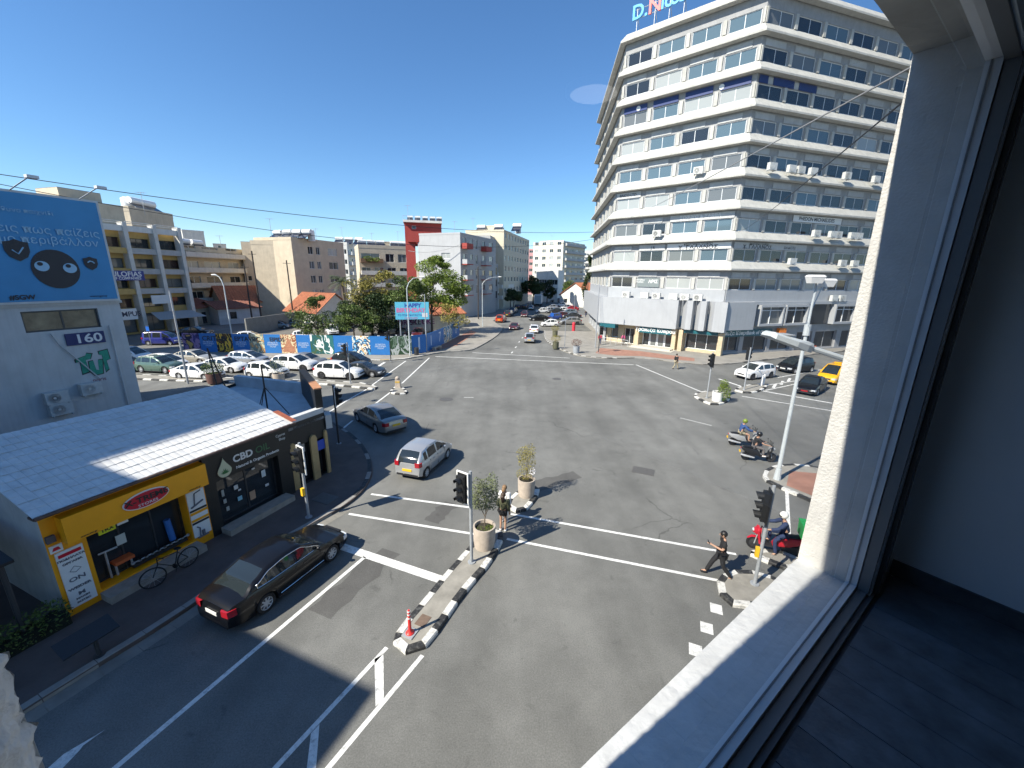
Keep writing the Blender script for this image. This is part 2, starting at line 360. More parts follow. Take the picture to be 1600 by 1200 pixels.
# shop pavement
ks=rounded([(-17.2,-7.5),(-13.6,1.2),(-11.13,7.06),(-9.67,9.85),(-8.86,12.71),(-7.86,14.62),(-7.15,15.84),(-6.88,17.23),(-7.10,18.98),(-7.98,20.96),(-9.28,22.93),(-10.89,24.78),(-13.6,27.2),(-17,28.4),(-24,29.3),(-40,30.5),(-70,33)],2)
pv=pavement('pavement',ks+[V((-70,28)),V((-40,10)),V((-40,-7.5))],brick_pave,'brown paved pavement in front of the yellow and black shops')
i0=len([p for p in ks if p.y<15.5]); kerb(pv,ks[:i0+1],1,[kerb_grey],1.0); kerb(pv,ks[i0:],1,[kerb_grey,kerb_black,kerb_black],.8)
# apron of pale concrete gutter
gut=MB()
for i in range(i0):
    a,b_=ks[i],ks[i+1]; d=(b_-a).normalized(); s=Vector((d.y,-d.x,0)); gut.quad(V(a,.006),V(b_,.006),V(b_+s*.42,.006),V(a+s*.42,.006))
gut.build('gutter',mat('gutter_concrete',(.21,.20,.175),.9,.2,2),road,fix=False)
manhole((-8.35,16.2),.5,'square iron cover in the brown pavement by the black shop',True); bpy.data.objects['manhole_cover.003'].location.z=.122
# hoarding side pavement
kh=[(-75,50.5),(-45,47.9),(-27.77,47.58),(-15.24,46.92),(-13.05,47.84)]+rounded([(-13.05,47.84),(-11.35,49.98),(-9.41,52.79),(-7.86,53.86),(-5.71,54.02),(-4.56,58.28),(-2.80,67.43),(-1.91,76.71),(-1.95,80.67)],2)[1:]
kh2=rounded([(-1.95,80.67),(-3.13,84.91),(-4.21,90.94),(-4.6,92),(-2.4,112),(2,160),(8,240)],1)
pv=pavement('pavement',kh+kh2[1:]+[V((-30,240)),V((-26,118)),V((-10.5,90)),V((-10.5,72)),V((-13.2,53.2)),V((-40,51.6)),V((-75,54))],grey_pave,'pale grey pavement in front of the blue painted hoarding')
kerb(pv,kh[:5],1,[kerb_yellow,kerb_white,kerb_white],1.1); kerb(pv,kh[4:11],1,[kerb_white,kerb_grey],1.0); kerb(pv,kh[10:],1,[kerb_grey],1.4)
mb=MB(); mb.add([V(p,.126) for p in [(-12.49,51.41),(-9.74,54.69),(-7.98,57.99),(-6.48,72.62),(-7.89,75.13),(-9.81,60.75),(-11.98,54.51)]],[tuple(range(7))]); mb.build('brick_strip',red_pave,pv)
# bank side pavement
kb=rounded([(5.9,76),(5.45,69.7),(5.27,64.66),(6.03,58.60),(7.13,54.54),(8.31,51.86),(10.14,50.49),(12.07,50.01),(16.89,50.97),(19.59,48.56),(23.77,46.63),(29.80,49.25),(36.46,52.59),(47.56,57.66),(80,73)],1)
pv=pavement('pavement',[kb[0]]+kb[1:]+[V((80,110)),V((16,110)),V((15.2,76))],grey_pave,'pale pavement around the bank on the ground floor of the white tower')
kerb(pv,kb[:16],1,BW,.7); kerb(pv,kb[15:21],1,[kerb_grey],1.2); kerb(pv,kb[20:],1,[kerb_grey,kerb_grey,kerb_black],1.2)
mb=MB(); mb.add([V(p,.126) for p in [(11.12,53.42),(13.30,51.78),(16.84,51.61),(19.88,49.75),(22.42,48.75),(23.31,50.80),(20.77,52.77),(17.73,55.36),(12.66,57.51)]],[tuple(range(9))]); mb.build('brick_strip',red_pave,pv)
mb=MB(); mb.add([V(p,.004) for p in [(5.6,76.2),(15,76.2),(17,135),(7.2,135)]],[(0,1,2,3)]); mb.build('car_park_surface',asphalt_material('car_park_asphalt',(.15,.147,.13)),road)
# islands
def island(name,pts,label,k=1,colors=BW,step=.75,surf=conc):
    P=rounded(pts,k,True); nP=len(P); ins=[]
    for i in range(nP): d=(P[(i+1)%nP]-P[i-1]).normalized(); ins.append(P[i]+Vector((-d.y,d.x,0))*.16)
    o=pavement(name,ins,surf,label,.12); kerb(o,P,1,colors,step,closed=True); return o
island('traffic_island',[(-3.25,8.99),(-3.03,8.69),(-2.85,8.60),(-2.59,8.60),(-2.35,8.70),(-2.18,8.88),(-1.91,9.52),(-1.58,10.38),(-1.18,11.20),(-0.72,12.03),(-0.35,13.07),(-0.17,13.81),(-0.54,14.30),(-1.13,13.87),(-1.39,13.39),(-1.74,12.61),(-2.25,11.53),(-2.76,10.28),(-3.14,9.50)],'long traffic island with black and white kerb in the near road',step=.56)
island('traffic_island',[(-0.32,16.01),(0.16,15.42),(0.66,15.33),(1.50,17.22),(1.14,17.95),(0.35,17.25)],'small traffic island with a plant pot beyond the two women',step=.62)
island('traffic_island',[(-75,40.6),(-36,36.8),(-30,36.2),(-17.9,36.0),(-13.4,34.8),(-11.9,34.1),(-12.2,35.4),(-15,37.0),(-30,37.9),(-36,38.4),(-75,42.2)],'long median strip with black and white kerb along the queue of cars',1,BW,.85)
island('traffic_island',[(-10.70,33.53),(-9.66,32.81),(-8.90,33.23),(-9.48,34.62),(-10.51,35.87),(-10.72,34.76)],'tiny island carrying a concrete bollard on the left crossing',step=.5)
island('traffic_island',[(15.77,34.05),(15.86,32.01),(16.20,31.17),(17.13,31.38),(18.33,32.48),(19.25,34.03),(18.63,35.42),(17.04,35.13)],'triangular traffic island with a green plant right of the junction',step=.75)
island('traffic_island',[(20.36,35.94),(20.68,34.90),(21.98,34.97),(23.87,36.56),(25.15,38.25),(22.75,37.88)],'small traffic island with a signal beside the white crossover',step=.8)
island('traffic_island',[(7.07,11.62),(6.80,10.90),(6.73,10.58),(6.90,10.40),(7.63,10.29),(8.91,10.41),(9.57,11.09),(8.96,11.81),(8.30,12.02),(7.71,11.97)],'traffic island at the walking man under the window',step=.6)
island('traffic_island',[(8.76,12.97),(9.31,12.39),(9.80,11.95),(10.58,12.16),(10.58,12.90),(9.79,13.18)],'narrow traffic island beside the red delivery scooter',step=.6)
o=island('traffic_island',[(13.08,18.68),(13.82,19.68),(15.05,20.24),(16.25,20.20),(17.84,19.22),(14.73,15.39),(13.66,17.49),(13.24,18.16)],'corner pavement carrying the tall twin lamp post',step=.7)
mb=MB(); mb.add([V(p,.126) for p in [(14.81,19.56),(16.81,19.19),(14.76,16.13),(13.61,17.98)]],[(0,1,2,3)]); mb.build('brick_strip',red_pave,o)
# car park behind the hoarding
mb=MB(); mb.add([V(p,.005) for p in [(-44,53.3),(-13.5,53.4),(-13.2,90),(-48,88)]],[(0,1,2,3)]); mb.build('car_park_surface',asphalt_material('lot_asphalt',(.16,.15,.13)),road)
# ================================================================ white office tower with the bank
tower_white=mat('tower_white_concrete',(.46,.455,.42),.75,.12,1.2,dirt=.5,bump=.15,bscale=6)
tower_grey=mat('tower_grey_wall',(.30,.305,.31),.7,.12,1.5,dirt=.3)
tower_panel=mat('tower_pale_panel',(.42,.43,.43),.65,.12,1.2,dirt=.25)
podium_white=mat('podium_cladding',(.36,.375,.39),.55,.05,.8,dirt=.22)
teal=mat('bank_teal',(.012,.10,.125),.4); stone=mat('beige_stone',(.50,.41,.27),.7,.15,3)
blue_band=mat('blue_sign_band',S(30,50,104),.4,.1,4); sign_white=mat('sign_white',(.72,.73,.72),.5); sign_black=mat('sign_black',(.02,.02,.022),.5); sign_grey=mat('sign_grey',(.46,.47,.47),.55,.1,3)
C0=Vector((27.37,53.40,0)); A0=Vector((14.73,64.0,0)); E0=C0+az(72)*31; B0=A0+az(5)*28
T=thing('office_tower','tall white office tower with bands of windows and a bank below','building',tuple(C0))
PLAN=[B0+az(20)*1+Vector((14,8,0)),B0,A0,C0,E0,E0+Vector((-9,22,0))]
def offs(P,d):
    out=[]
    for i in range(len(P)):
        ns=[]
        for a,b_ in ((i-1,i),(i,i+1)):
            if a>=0 and b_<len(P):
                u=(P[b_]-P[a]).normalized(); ns.append(Vector((u.y,-u.x,0)))
        if len(ns)==1: out.append(P[i]+ns[0]*d)
        else:
            b=(ns[0]+ns[1]).normalized(); out.append(P[i]+b*(d/max(.3,b.dot(ns[0]))))
    return out
SILL=[8.6+3.6*k for k in range(9)]
facets=[(B0,A0,6),(A0,C0,4),(C0,E0,7)]
rng=random.Random(3)
walls=[]
for fi,(p,q,nb) in enumerate(facets):
    u=(q-p).normalized(); n=Vector((u.y,-u.x,0)); L=(q-p).length; bw=L/nb; ops=[]; specs=[]
    for k,s in enumerate(SILL):
        for b_ in range(nb):
            w0=b_*bw+.42; w1=(b_+1)*bw-.42
            ops.append((w0,w1,s,s+1.45)); specs.append((w0,s,w1-w0,k,b_))
    mb=MB(); facade(mb,p,u,n,7.0,41.1,L,ops,.14); mb.build('wall',tower_grey,T)
    for w0,s,w,k,b_ in specs:
        r=rng.random(); gm=glass_blue if (r<.5 and fi==1) or r<.2 else glass_dark if r<.68 else glass_grey if r<.85 else glass_pale
        window(T,p,u,n,w0,s,w,1.45,2,.06,alu,gm,.14)
        if k<8 and not (fi==0):                               # pale panel above each window
            mb=MB(); mb.obox(p,u,n,w0+.1,w0+w-.5,.002,.06,s+1.55,s+2.2); mb.build('fascia_panel',tower_panel,T)
    for b_ in range(nb+1):                                   # pilasters between windows
        x=b_*bw
        for s in SILL: mb=MB(); mb.obox(p,u,n,max(0,x-.2),min(L,x+.2),.003,.16,s,s+1.45); mb.build('pilaster',tower_white,T)
pr0=offs(PLAN,.04); pr1=offs(PLAN,.85); pr2=offs(PLAN,.10)
for k,s in enumerate(SILL[1:]+[41.25]):
    top=s-.02 if k<8 else s
    for i in range(len(PLAN)-1):
        a,b_=i,i+1; mb=MB()
        h=.95
        r=[(pr0,top),(pr1,top-h),(pr1,top-h-.2),(pr2,top-h-.24)]
        for j in range(3): mb.quad(V(r[j][0][a],r[j][1]),V(r[j][0][b_],r[j][1]),V(r[j+1][0][b_],r[j+1][1]),V(r[j+1][0][a],r[j+1][1]))
        mb.build('spandrel_band',tower_white,T)
mb=MB(); mb.prism([p for p in PLAN],40.9,41.2); mb.build('roof',tower_grey,T)
mb=MB(); mb.prism([p for p in offs(PLAN,-6)],41.2,43.6); mb.build('plant_room',tower_panel,T)
mb=MB(); 
for i in (0,4): 
    a,b_=PLAN[i],PLAN[i+1]; mb.quad(V(a,0),V(b_,0),V(b_,41),V(a,41))
mb.build('rear_wall',tower_grey,T)
# lowest office row: flat apron
u1=(C0-A0).normalized(); n1=Vector((u1.y,-u1.x,0)); L1=(C0-A0).length
u2=(E0-C0).normalized(); n2=Vector((u2.y,-u2.x,0)); L2=(E0-C0).length
u3=(A0-B0).normalized(); n3=Vector((u3.y,-u3.x,0)); L3=(A0-B0).length
for p,u,n,L in ((A0,u1,n1,L1),(C0,u2,n2,L2),(B0,u3,n3,L3)):
    mb=MB(); mb.obox(p,u,n,.01,L-.01,.003,.14,7.0,8.56); mb.build('apron',podium_white,T)
# podium
mb=MB(); q0=offs(PLAN,1.35); 
mb.prism([q0[1],q0[2],A0+u1*11.2+n1*1.35,A0+u1*11.2,A0,B0],3.15,7.1); mb.build('podium_panel',podium_white,T)
for k,(a,w) in enumerate(((11.5,1.6),(13.2,1.6),(14.9,2.4))):
    mb=MB(); P=lambda x,d:A0+u1*x+n1*d
    mb.hexa([V(P(a,.2),3.25),V(P(a+.9,1.35),3.25),V(P(a+w,1.35),3.25),V(P(a+w,.1),3.25)],[V(P(a,.2),7.1),V(P(a+.9,1.35),7.1),V(P(a+w,1.35),7.1),V(P(a+w,.1),7.1)]); mb.build('podium_fin',podium_white,T)
mb=MB(); mb.obox(C0,u2,n2,-.4,4.4,.02,1.1,3.5,7.1); mb.build('podium_panel',podium_white,T)
mb=MB(); mb.obox(A0,u1,n1,.01,L1-.01,-.6,.12,3.0,3.4); mb.build('soffit',tower_grey,T)
mb=MB(); mb.obox(C0,u2,n2,4.41,L2,.02,.6,6.72,7.12); mb.build('cornice',podium_white,T)
mb=MB(); facade(mb,C0+u2*4.4,u2,n2,3.4,6.72,L2-4.4,[],.1); mb.build('wall',tower_grey,T)
for a,w in ((5.4,4.2),(9.9,4.2),(19.3,4.2),(23.9,4.2)):
    b=MB(); P=lambda x,d:C0+u2*x+n2*d
    for x0,x1,z0,z1 in ((a,a+w,3.9,4.2),(a,a+w,6.4,6.7),(a,a+.22,4.2,6.4),(a+w-.22,a+w,4.2,6.4)): b.obox(C0,u2,n2,x0,x1,.02,1.0,z0,z1)
    o=b.build('bay_window',podium_white,T)
    m2=MB(); m2.obox(C0,u2,n2,a+.22,a+w-.22,.5,.55,4.2,6.4); m2.build('pane',glass_dark if a!=5.4 else glass_grey,o)
    m2=MB(); m2.obox(C0,u2,n2,a+w/2-.05,a+w/2+.05,.56,.64,4.2,6.4); m2.obox(C0,u2,n2,a+.22,a+w-.22,.56,.64,5.9,5.98); m2.build('mullion',alu,o)
mb=MB(); mb.obox(C0,u2,n2,14.4,19.0,.02,.3,3.9,6.7); mb.build('glazed_panel',glass_dark,T)
# ground floor
mb=MB(); facade(mb,A0-n1*.3,u1,n1,0,3.1,L1+.2,[(.8,2.0,.9,2.5),(3.0,4.6,.15,2.5),(5.9,10.3,.15,2.45),(12.1,16.3,.5,2.6)],.4); mb.build('wall',stone,T)
mb=MB(); facade(mb,C0-n2*.02,u2,n2,0,3.45,L2,[(.4,3.6,.45,2.55),(4.3,8.6,.35,2.55),(9.2,13.0,.35,2.55),(14,17,.1,2.8),(17.6,22,.3,2.8),(23,27,.3,2.8)],.35); mb.build('wall',tower_grey,T)
mb=MB(); facade(mb,B0,u3,n3,0,3.2,L3,[(1+4.5*i,4.5+4.5*i,.2,2.7) for i in range(6)],.4); mb.build('wall',podium_white,T)
def shopglass(o,u,n,a,b_,z0,z1,rec,k,gm=glass_dark,fm=alu,fw=.07): window(T,o,u,n,a,z0,b_-a,z1-z0,k,fw,fm,gm,rec,name='shop_window')
for a,b_,z0,z1,k in ((.8,2.0,.9,2.5,1),(3.0,4.6,.15,2.5,2),(12.1,16.3,.5,2.6,3)): shopglass(A0-n1*.3,u1,n1,a,b_,z0,z1,.4,k)
for a,b_,z0,z1,k in ((.4,3.6,.45,2.55,2),(4.3,8.6,.35,2.55,2),(9.2,13.0,.35,2.55,2),(14,17,.1,2.8,2),(17.6,22,.3,2.8,2),(23,27,.3,2.8,2)): shopglass(C0-n2*.02,u2,n2,a,b_,z0,z1,.35,k,fm=tower_grey,fw=.12)
for i in range(6): shopglass(B0,u3,n3,1+4.5*i,4.5+4.5*i,.2,2.7,.4,2)
for i in range(4): window(T,A0-n1*.3,u1,n1,5.92+1.1*i,.16,1.06,2.25,1,.12,alu,glass_grey if i in (1,2) else glass_dark,.3,name='door')
for a in (5.2,10.6,11.5,16.6):
    mb=MB(); mb.obox(A0,u1,n1,a,a+.55,-.28,.75,0,3.05); mb.build('column',stone,T)
mb=MB(); mb.obox(A0,u1,n1,4.9,11.4,.0,2.6,.0,.16); mb.build('step',mat('pale_step',(.5,.47,.4),.8,.1,3),T); 
mb=MB(); mb.obox(A0,u1,n1,5.3,11.0,.0,2.1,.16,.32); mb.build('step',MATS['pale_step'],T)
def board(name,label,o,u,n,a,b_,z0,z1,d0,d1,m,texts=(),cat='sign',group=None):
    base=Vector((o[0],o[1],0))+u*(a+b_)/2+n*d0; base.z=z0
    t=thing(name,label,cat,tuple(base),0,group); mb=MB(); mb.obox(o,u,n,a,b_,d0,d1,z0,z1); mb.build('panel',m,t)
    for s,aa,zz,size,tm,*rest in texts:
        xs=rest[0] if rest else 1
        lettering(s,Vector((o[0],o[1],0))+u*aa+n*(d1+.006)+Vector((0,0,zz)),u,size,tm,t,xs=xs,bold=size*.02)
    return t
board('bank_sign','teal bank sign with white Greek lettering over the entrance doors',A0,u1,n1,5.9,10.5,2.22,3.12,.78,.98,teal,[('Τράπεζα Κύπρου',8.2,2.68,.72,sign_white)])
board('bank_sign','long teal bank sign with Greek and English names on the right side',C0,u2,n2,-.1,8.9,2.5,3.4,.03,.25,teal,[('Τράπεζα Κύπρου',2.2,2.95,.7,sign_white),('Bank of Cyprus',6.6,2.95,.7,sign_white)])
board('bank_sign','plain teal fascia above the recessed corner window of the bank',A0,u1,n1,12.1,16.5,2.7,3.12,.2,.5,teal)
board('bank_sign','teal box sign at the left end of the bank',A0,u1,n1,-.3,2.3,2.55,3.12,.4,1.6,teal)
board('cash_machine_sign','small orange and blue sign under the bay windows','' or C0,u2,n2,9.6,10.8,2.75,3.5,.3,.8,mat('sign_orange',S(226,124,36),.5),cat='sign')
def sign_row(k,texts,u,p,n,a,b_,m,label,z0=1.5,z1=2.28,name='office_sign'):
    s=SILL[k]; board(name,label,p,u,n,a,b_,s+z0,s+z1,.07,.12,m,[(t,aa,s+zz,sz,tm,*r) for t,aa,zz,sz,tm,*r in texts])
sign_row(1,[('ΔΙΚΗΓΟΡΙΚΟ ΓΡΑΦΕΙΟ',12.4,2.12,.34,sign_black),('Χ. ΓΑΛΑΝΟΣ',12.4,1.74,.62,sign_black,1.35)],u1,A0,n1,8.4,16.4,sign_white,'white lawyer sign with black Greek name on the left face')
sign_row(1,[('ΔΙΚΗΓΟΡΙΚΟ ΓΡΑΦΕΙΟ',4.2,2.1,.3,sign_black),('Χ. ΓΑΛΑΝΟΣ',4.0,1.74,.6,sign_black,1.35),('ΣΙΑ Δ.Ε.Π.Ε',9.5,1.8,.4,sign_black)],u2,C0,n2,.2,12.5,sign_grey,'grey lawyer sign with black Greek name on the right face')
sign_row(2,[('PHEDON MICHAELIDES',13.4,1.9,.62,sign_black)],u2,C0,n2,9.2,18,sign_white,'white sign with one line of black capitals on the right face')
sign_row(2,[('ΣΟΦΙΚΟ & ΣΑΒΒΑ',12.2,1.9,.6,sign_white)],u1,A0,n1,8.4,16.3,sign_grey,'pale sign with faded white lettering on the left face')
sign_row(3,[('BAICO LTD',2,1.9,.5,sign_black)],u1,A0,n1,.3,3.9,sign_grey,'grey sign with small black lettering at the left end')
sign_row(1,[('J R',6.4,1.85,.5,sign_black)],u1,A0,n1,4.4,8.1,sign_grey,'pale sign with two black letters on the second office row')
for i in range(4):
    sign_row(6,[],u1,A0,n1,.45+i*4.1,3.7+i*4.1,blue_band,['dark blue sign band at the left end of the blue office row','second dark blue sign band from the left of the blue row','third dark blue sign band from the left of the blue row','dark blue sign band next to the tower corner'][i])
    if i in (0,3):
        mb=MB(); c=A0+u1*(2.5+i*3.45)+n1*.13
        o=bpy.data.objects['office_sign' if False else [x.name for x in bpy.data.objects if x.name.startswith('office_sign')][-1]]
        mb.add([V(c)+u1*(.3*math.cos(t*math.pi/8))+Vector((0,0,SILL[6]+1.88+.3*math.sin(t*math.pi/8))) for t in range(16)],[tuple(range(16))]); mb.build('emblem',sign_white,o)
for i,(a,b_) in enumerate(((.3,1.6),(2.4,5.6),(6.4,9.2))):
    sign_row(6,[],u2,C0,n2,a,b_,blue_band,['short dark blue sign band just round the tower corner','long dark blue sign band on the shaded face','last dark blue sign band on the shaded face'][i])
# window stickers on the lowest row
sign_row(0,[('ΔΙΚΗΓΟΡΙΚΟ',4.9,1.05,.26,sign_white),('ΓΡΑΦΕΙΟ',4.9,.75,.26,sign_white),('ΑΡΙΣ',6.9,.85,.62,sign_white)],u1,A0,n1,4.55,7.8,mat('sticker_grey',(.2,.23,.23),.3),'dark window sign with large white letters on lowest office row',.1,1.35)
sign_row(0,[('OFFICE',2.2,.9,.3,sign_grey)],u1,A0,n1,.5,2.2,sign_white,'white window sign at the left end of the lowest office row',.1,1.35) if False else None
# roof sign
t=thing('roof_sign','blue and red sign letters standing on the tower roof','sign',(A0+u1*1.2+Vector((0,0,41.2))).to_tuple())
sb=mat('roof_sign_blue',S(70,165,225),.4); sr=mat('roof_sign_red',S(225,110,105),.4)
for s,a,mm in (('D.',1.3,sb),('N',3.3,sr),('i',4.3,sb),('c',5.0,sb),('o',5.9,sb),('s',6.8,sb)): lettering(s,A0+u1*a-n1*.6+Vector((0,0,43.6)),u1,2.3,mm,t,ext=.12,bold=.04)
mb=MB()
for a in (.9,3.3,5.2,7): mb.tube([A0+u1*a-n1*.7+Vector((0,0,41.1)),A0+u1*a-n1*.7+Vector((0,0,44.2))],.05,6); mb.tube([A0+u1*a-n1*.7+Vector((0,0,43.6)),A0+u1*a-n1*2.2+Vector((0,0,41.1))],.04,6)
mb.tube([A0+u1*.5-n1*.7+Vector((0,0,43)),A0+u1*8-n1*.7+Vector((0,0,43))],.04,6); mb.tube([A0+u1*.5-n1*.7+Vector((0,0,44)),A0+u1*8-n1*.7+Vector((0,0,44))],.04,6); mb.build('frame',steel,t)
# air conditioners
ac_white=mat('ac_casing',(.55,.56,.54),.5,.1,5); ac_dark=mat('ac_grille',(.08,.08,.085),.6)
def make_ac():
    t=thing('air_conditioner','x','air conditioner'); b=MB(); b.box(-.42,.42,-.32,0,0,.6); b.build('casing',ac_white,t)
    g=MB(); g.lathe((-.1,-.322,.3),[(.235,0),(.235,-.012),(0,-.012)],18,'y'); f=g.build('fan_guard',ac_dark,t)
    h=MB(); h.lathe((-.1,-.336,.3),[(.07,0),(.07,-.008),(0,-.008)],12,'y')
    for r in (.12,.17,.22): h.lathe((-.1,-.336,.3),[(r,0),(r+.012,-.006),(r+.024,0)],18,'y')
    h.build('fan_rings',ac_white,f)
    k=MB(); k.box(-.38,-.32,-.34,.1,-.06,0); k.box(.32,.38,-.34,.1,-.06,0); k.build('bracket',steel,t); return t
AC=make_ac(); ac_first=[True]
def ac(pos,u,label,group=None,s=1.35):
    rz=math.atan2(u[1],u[0])
    if ac_first[0]: o=AC; ac_first[0]=False; o.location=pos; o.rotation_euler.z=rz; o['label']=label
    else: o=dup(AC,pos,rz,label)
    o.scale=(s,s,s)
    if group: o['group']=group
ORDS=['first','second','third','fourth','fifth','sixth','last']
for i,a in enumerate((3.4,6.2,7.9,10.3,11.8,13.5)): ac((A0+u1*a+n1*.75+Vector((0,0,7.14))).to_tuple(),u1,ORDS[i]+' white air conditioner from the left on the bank podium','air conditioners on the podium')
ac((A0+u1*11.6+n1*.75+Vector((0,0,SILL[4]-.35))).to_tuple(),u1,'lone air conditioner on a sunlit ledge of the left face, middle floors'); ac((A0+u1*7.1+n1*.75+Vector((0,0,SILL[2]-.35))).to_tuple(),u1,'lone air conditioner on the left face above the lawyer signs')
for i,a in enumerate((3.3,6.4,7.9,10.0,16.0,21.5)): ac((C0+u2*a+n2*.75+Vector((0,0,SILL[4]-.35))).to_tuple(),u2,ORDS[i]+' air conditioner from the corner along the middle floor of the right face','air conditioners along one floor of the right face')
for i,a in enumerate((12.6,15.6,16.6,19.4,20.6)): ac((C0+u2*a+n2*.75+Vector((0,0,SILL[2]-.3))).to_tuple(),u2,ORDS[i]+' air conditioner from the left below the white sign of the right face','air conditioners below the white sign')
for i,a in enumerate((9.3,18.6,21)): ac((C0+u2*a+n2*.75+Vector((0,0,SILL[1]-.3))).to_tuple(),u2,ORDS[i]+' air conditioner from the left below the grey lawyer sign','air conditioners below the lawyer sign')
for i,a in enumerate((19.0,20.6)): ac((C0+u2*a+n2*.35+Vector((0,0,7.14))).to_tuple(),u2,('left' if i==0 else 'right')+' air conditioner on the cornice above the bay windows','air conditioners above the bay windows')
# entrance railing
t=thing('railing','metal railing on the ramp left of the bank doors','railing',(A0+u1*1+n1*2.2).to_tuple()); mb=MB()
for h in (.5,.95): mb.tube([A0+u1*.2+n1*2.2+Vector((0,0,h+.12)),A0+u1*5.0+n1*2.6+Vector((0,0,h+.12))],.03,6)
mb.build('rail',steel,t)
for k in range(6):
    q=A0+u1*(.2+.96*k)+n1*(2.2+.08*k); mb=MB(); mb.tube([V(q,.1),V(q,1.08)],.03,6); mb.build('post',steel,t)
# ================================================================ the room and window the view is taken from
from mathutils import noise as mnoise
we=az(53.6); wn=az(-36.4); OUT=.58                      # along the wall, outward; outer wall face at OUT
WL,WR,WB,WT=-.229,2.36,EYE-1.455,EYE+.864               # opening
def WP(a,d,z): return we*a+wn*d+Vector((0,0,z))
stucco=mat('white_stucco',(.62,.61,.58),.9,.10,9,bump=.35,bscale=90)
sill_white=mat('painted_sill',(.60,.61,.61),.6,.12,7,bump=.25,bscale=30,dirt=.12)
room_wall=mat('room_wall_paint',(.68,.77,.82),.8,.04,1.5)
ceiling_m=mat('ceiling_paint',(.12,.12,.12),.9)
def gridpatch(mb,o,du,dv,nu,nv,disp,nrm,fr=60):
    o0=len(mb.v); du=Vector(du); dv=Vector(dv); nrm=Vector(nrm)
    for i in range(nu+1):
        for j in range(nv+1):
            p=Vector(o)+du*(i/nu)+dv*(j/nv); d=(mnoise.noise(p*fr)+.6*mnoise.noise(p*fr*.35))*disp
            mb.v.append(p+nrm*d)
    for i in range(nu):
        for j in range(nv):
            a=o0+i*(nv+1)+j; mb.f.append((a,a+nv+1,a+nv+2,a+1))
own=tag(thing('viewing_building','rough white stucco wall around the window we look through','building',tuple(WP(0,OUT,0))))
rec=.21; t0=OUT-rec
# reveals with rough plaster
mb=MB(); gridpatch(mb,WP(WR,OUT,WB),wn*-rec,(0,0,WT-WB),16,170,.0014,-we); mb.build('reveal',stucco,own,fix=False,smooth='all')
mb=MB(); gridpatch(mb,WP(WL,OUT,WB-.1),wn*-rec,(0,0,WT-WB+.1),26,330,.008,we,70); gridpatch(mb,WP(WL,OUT,WB-.1),we*-.25,(0,0,WT-WB+.1),20,330,.008,we+wn,70); mb.build('reveal',stucco,own,fix=False,smooth='all')
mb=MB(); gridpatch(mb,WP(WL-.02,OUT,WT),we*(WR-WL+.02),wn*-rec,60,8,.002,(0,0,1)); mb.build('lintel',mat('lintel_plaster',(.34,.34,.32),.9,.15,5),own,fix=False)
mb=MB(); gridpatch(mb,WP(WL-.02,OUT+.004,WB),we*(WR-WL+.02),wn*-rec,130,12,.0015,(0,0,1),40); mb.obox((0,0),we,wn,WL-.02,WR,OUT-.2,OUT+.003,WB-.09,WB-.003); mb.build('sill',sill_white,own,fix=False)
# outer wall with the opening cut out, other faces of the building
mb=MB(); us=[-7,WL,WR,11]; zs=[0,WB,WT,16]
for i in range(3):
    for j in range(3):
        if i==1 and j==1: continue
        mb.quad(WP(us[i],OUT,zs[j]),WP(us[i+1],OUT,zs[j]),WP(us[i+1],OUT,zs[j+1]),WP(us[i],OUT,zs[j+1]))
for a,b_ in (((-7,OUT),(-7,-11)),((11,OUT),(11,-11)),((-7,-11),(11,-11))): mb.quad(WP(*a,0),WP(*b_,0),WP(*b_,16),WP(*a,16))
mb.quad(WP(-7,OUT,16),WP(11,OUT,16),WP(11,-11,16),WP(-7,-11,16)); mb.build('outer_wall',stucco,own)
# window: frame bars, glass, threshold
W=thing('window','white framed window with a large clear pane beside the dark room','window',tuple(WP(1,t0,WB)))
fr_m=mat('window_frame_white',(.62,.65,.67),.35,.05,5)
bead_m=mat('inner_bead_grey',(.16,.17,.175),.45)
def bar(name,a0,a1,d0,d1,z0,z1,m,par=W): b=MB(); b.obox((0,0),we,wn,a0,a1,d0,d1,z0,z1); return b.build(name,m,par)
d0,d1=t0-.045,t0
bar('frame_bar',WL,WR,d0,d1,WB-.012,WB+.016,fr_m); bar('frame_bar',WL,WR,d0,d1,WT-.10,WT,fr_m); bar('frame_bar',WL,WL+.03,d0,d1,WB+.016,WT-.1,fr_m); bar('frame_bar',WR-.014,WR,d0,d1,WB+.016,WT-.1,fr_m)
bar('inner_bead',WR-.008,WR+.012,d0-.045,d0-.004,WB,WT-.1,bead_m); bar('inner_bead',WL,WR+.012,d0-.04,d0-.003,WB-.02,WB-.002,bead_m); bar('inner_bead',WL,WR+.012,d0-.04,d0-.003,WT-.112,WT,bead_m)
rub=mat('rubber_seal',(.02,.015,.014),.7); bar('seal',WL+.03,WR-.015,d0+.024,d0+.030,WB+.016,WB+.019,rub); bar('seal',WR-.0175,WR-.0142,d0+.024,d0+.030,WB+.02,WT-.1,rub)
gl=bpy.data.materials.new('clear_window_glass'); gl.use_nodes=True; t=gl.node_tree; t.nodes.clear()
ou=t.nodes.new('ShaderNodeOutputMaterial'); mx=t.nodes.new('ShaderNodeMixShader'); tr=t.nodes.new('ShaderNodeBsdfTransparent'); go=t.nodes.new('ShaderNodeBsdfGlossy'); fz=t.nodes.new('ShaderNodeFresnel'); fz.inputs[0].default_value=1.42
tr.inputs[0].default_value=(.97,.985,.98,1); go.inputs['Roughness'].default_value=.0; t.links.new(fz.outputs[0],mx.inputs[0]); t.links.new(tr.outputs[0],mx.inputs[1]); t.links.new(go.outputs[0],mx.inputs[2]); t.links.new(mx.outputs[0],ou.inputs[0])
